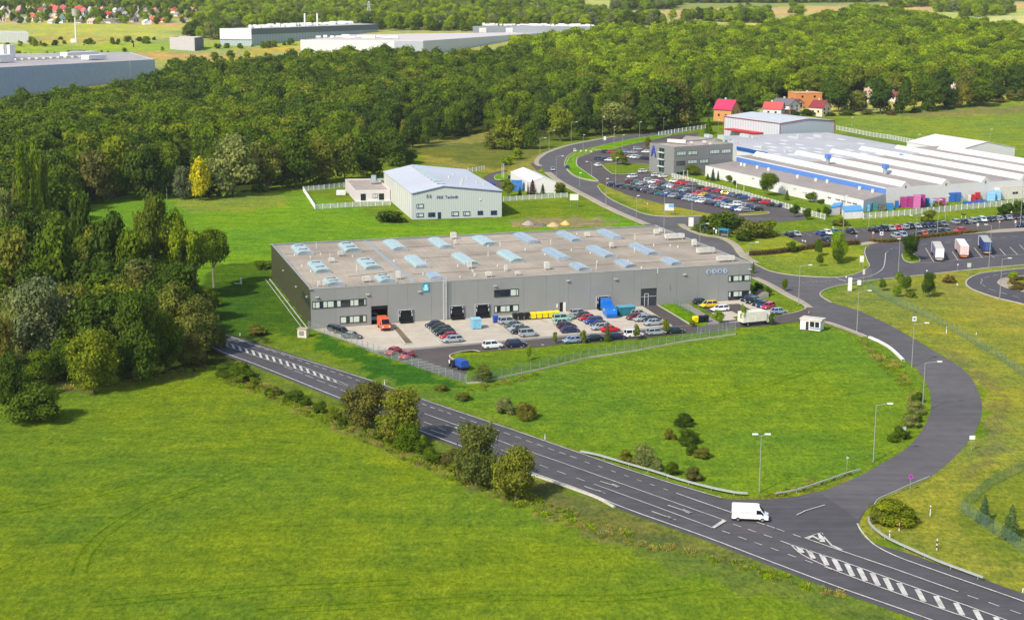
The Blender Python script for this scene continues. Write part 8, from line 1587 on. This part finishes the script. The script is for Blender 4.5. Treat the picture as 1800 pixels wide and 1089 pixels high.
# heaps of earth and sand
def heap(px, py, wpx, hpx, m_, label):
    g = G(px, py); s = ppm(g); w_, h = wpx / s / 2, hpx / s; mb = MB(); r = random.Random(int(px)); rings = []
    for z, k in ((-.1, 1), (.25, .82), (.55, .55), (.85, .28), (1, .06)): rings.append([(math.cos(i / 14 * 6.283) * w_ * k * r.uniform(.88, 1.12), math.sin(i / 14 * 6.283) * w_ * k * r.uniform(.88, 1.12), h * z) for i in range(14)])
    mb.loft(rings); mb.smooth = True; o = mb.build('earth_heap', m_); fix_normals(o); o.location = (g.x, g.y, 0); tag(o, label, 'heap')
heap(929, 394.5, 26, 7, smat('grey_gravel', (158, 148, 136), rough=1, var=.25, scale=2), 'pale gravel heap left of the sand heaps'); heap(952, 396, 24, 4, smat('dark_soil', (104, 100, 92), rough=1, var=.25, scale=2), 'low dark soil heap between gravel and sand'); heap(973, 397, 26, 6.5, smat('sand', (190, 166, 116), rough=1, var=.2, scale=2), 'tan sand heap, left of the two sandy ones'); heap(994, 394.5, 20, 7, smat('yellow_sand', (212, 176, 100), rough=1, var=.2, scale=2), 'bright yellow sand heap, rightmost of the heaps'); heap(645, 345, 24, 3, smat('sand', (190, 166, 116)), 'long sandy earth heap on the fenced lawn') if False else None
# stacks of containers in the factory yard
MAG, PNK, BLC, LBC, RDC, GRC = [smat(n_, c, rough=.5, var=.1) for n_, c in (('magenta_crate', (156, 52, 116)), ('pink_crate', (196, 110, 160)), ('blue_crate', (44, 92, 160)), ('light_blue_crate', (140, 190, 220)), ('red_crate', (170, 40, 50)), ('grey_green_crate', (120, 150, 130)))]
crates = [(1576, 365, 6, 12, BLC, 'blue'), (1588, 364, 12, 18, MAG, 'magenta'), (1600, 364, 12, 19, MAG, 'magenta'), (1611, 366, 12, 24, PNK, 'pink'), (1621, 364, 8, 22, MAG, 'magenta'), (1629, 362, 8, 14, BLC, 'blue'), (1640, 363, 8, 12, LBC, 'light blue'), (1646, 360, 10, 12, PNK, 'pink'), (1656, 360, 10, 12, MAG, 'magenta'), (1652, 352, 16, 11, MAG, 'magenta'), (1672, 354, 12, 16, BLC, 'blue'), (1683, 354, 10, 16, BLC, 'blue'), (1693, 350, 8, 14, RDC, 'red'), (1693, 356, 8, 8, GRC, 'grey-green'), (1703, 354, 5, 12, UNIT, 'white'), (1711, 354, 7, 12, RDC, 'dark red'), (1718, 352, 8, 14, RDC, 'dark red'), (1704, 359, 20, 5, BLC, 'blue'), (1724, 357, 20, 5, BLC, 'blue'), (1741, 353, 14, 16, LBC, 'light blue'), (1752, 352, 12, 18, LBC, 'light blue'), (1522, 371, 12, 12, smat('sky_blue_tank', (90, 170, 220)), 'sky blue'), (1538, 369, 9, 12, smat('teal_tank', (60, 120, 120)), 'teal'), (1549, 370, 10, 11, smat('black_white_pile', (90, 90, 90), var=.6, scale=2), 'grey'), (1564, 368, 12, 11, smat('ocean_blue_tarp', (40, 120, 170)), 'ocean blue')]
for i, (x, y, w_, h_, m_, cn) in enumerate(sorted(crates, key=lambda q: q[0])):
    g = G(x, y); s = ppm(g); n_ = max(1, round(h_ / s / 1.1)); root = empty('crate_stack', (g.x, g.y, .03), WH.rz * .1); tag(root, '%s stack of crates by the factory end wall, %s from the left' % (cn, ordn[i]), 'crate stack', 'stacks of crates in the factory yard'); cw = w_ / s
    for k in range(n_): mb = MB(); mb.bb(-cw / 2, cw / 2, -1, 1, k * h_ / s / n_ + .03, (k + 1) * h_ / s / n_ - .04); mb.build('crate', m_, root)
for i, (x, y, w_, h_, m_, lab) in enumerate(((908, 335, 20, 18, smat('blue_film_stack', (60, 120, 190), var=.3, scale=1.5), 'blue wrapped pallet stack beside the tent hall'), (862, 325.5, 11, 6, smat('blue_white_cabin', (40, 84, 160)), 'small blue cabin behind the pale hall'), (897, 313, 8, 4, smat('dark_vehicle', (40, 40, 50)), 'dark box behind the tent hall end'), (600, 342.5, 16, 8, WHITE, 'white cabin trailer on the fenced lawn'))):
    g = G(x, y); s = ppm(g); boxthing('stacked_goods' if i in (0, 2) else 'cabin', lab, 'stack' if i in (0, 2) else 'cabin', x, y, w_ / s, 3, h_ / s, 0, m_, z=.02)
# mint tarp by the bins, small gate frame, steps
g = G(1000, 560); root = empty('sheet_pile', (g.x, g.y, .12), -.7); tag(root, 'green-grey sheet metal lying by the wall right of the yellow bins', 'sheet pile')
for k in range(2): mb = MB(); mb.box((0, k * .5, .3 + .3 * k), (3.4, 1.6, .12), 0); mb.build('sheet', smat('sheet_green', (130, 150, 140)), root)
g = G(1693, 391); root = empty('goal_frame', (g.x, g.y, .05)); tag(root, 'small white portal frame with a dark top on the slope', 'portal frame'); h = hgt(g, 378)
for x in (-.7, .7): mb = MB(); mb.bar((x, 0, 0), (x, 0, h), .08, 5); mb.build('leg', WHITE, root)
mb = MB(); mb.bb(-.8, .8, -.3, .3, h, h + .35); mb.build('top', BLACK, root)
p0 = G(1322, 522); root = empty('outdoor_stairs', (p0.x, p0.y, 0), Wf.rz); tag(root, 'grey outdoor stairs on the bank right of the warehouse corner', 'stairs')
for k in range(8): mb = MB(); mb.bb(.4 + k * .45, .9 + k * .45, -1.6, .6 + k * .4, 0, .16 * (k + 1)); mb.build('step', CONC2, root)

# ------------------------------------------------------------------ air
m, n, l = new_mat('haze_air'); out = N(n, 'ShaderNodeOutputMaterial'); pv = N(n, 'ShaderNodeVolumePrincipled'); pv.inputs['Color'].default_value = (.92, .95, 1, 1); pv.inputs['Density'].default_value = HAZE; pv.inputs['Anisotropy'].default_value = .2
l.new(pv.outputs[0], out.inputs['Volume']); mb = MB(); mb.bb(-3400, 3400, -420, 5400, -1.5, 92); o = mb.build('haze', m); tag(o, kind='stuff')
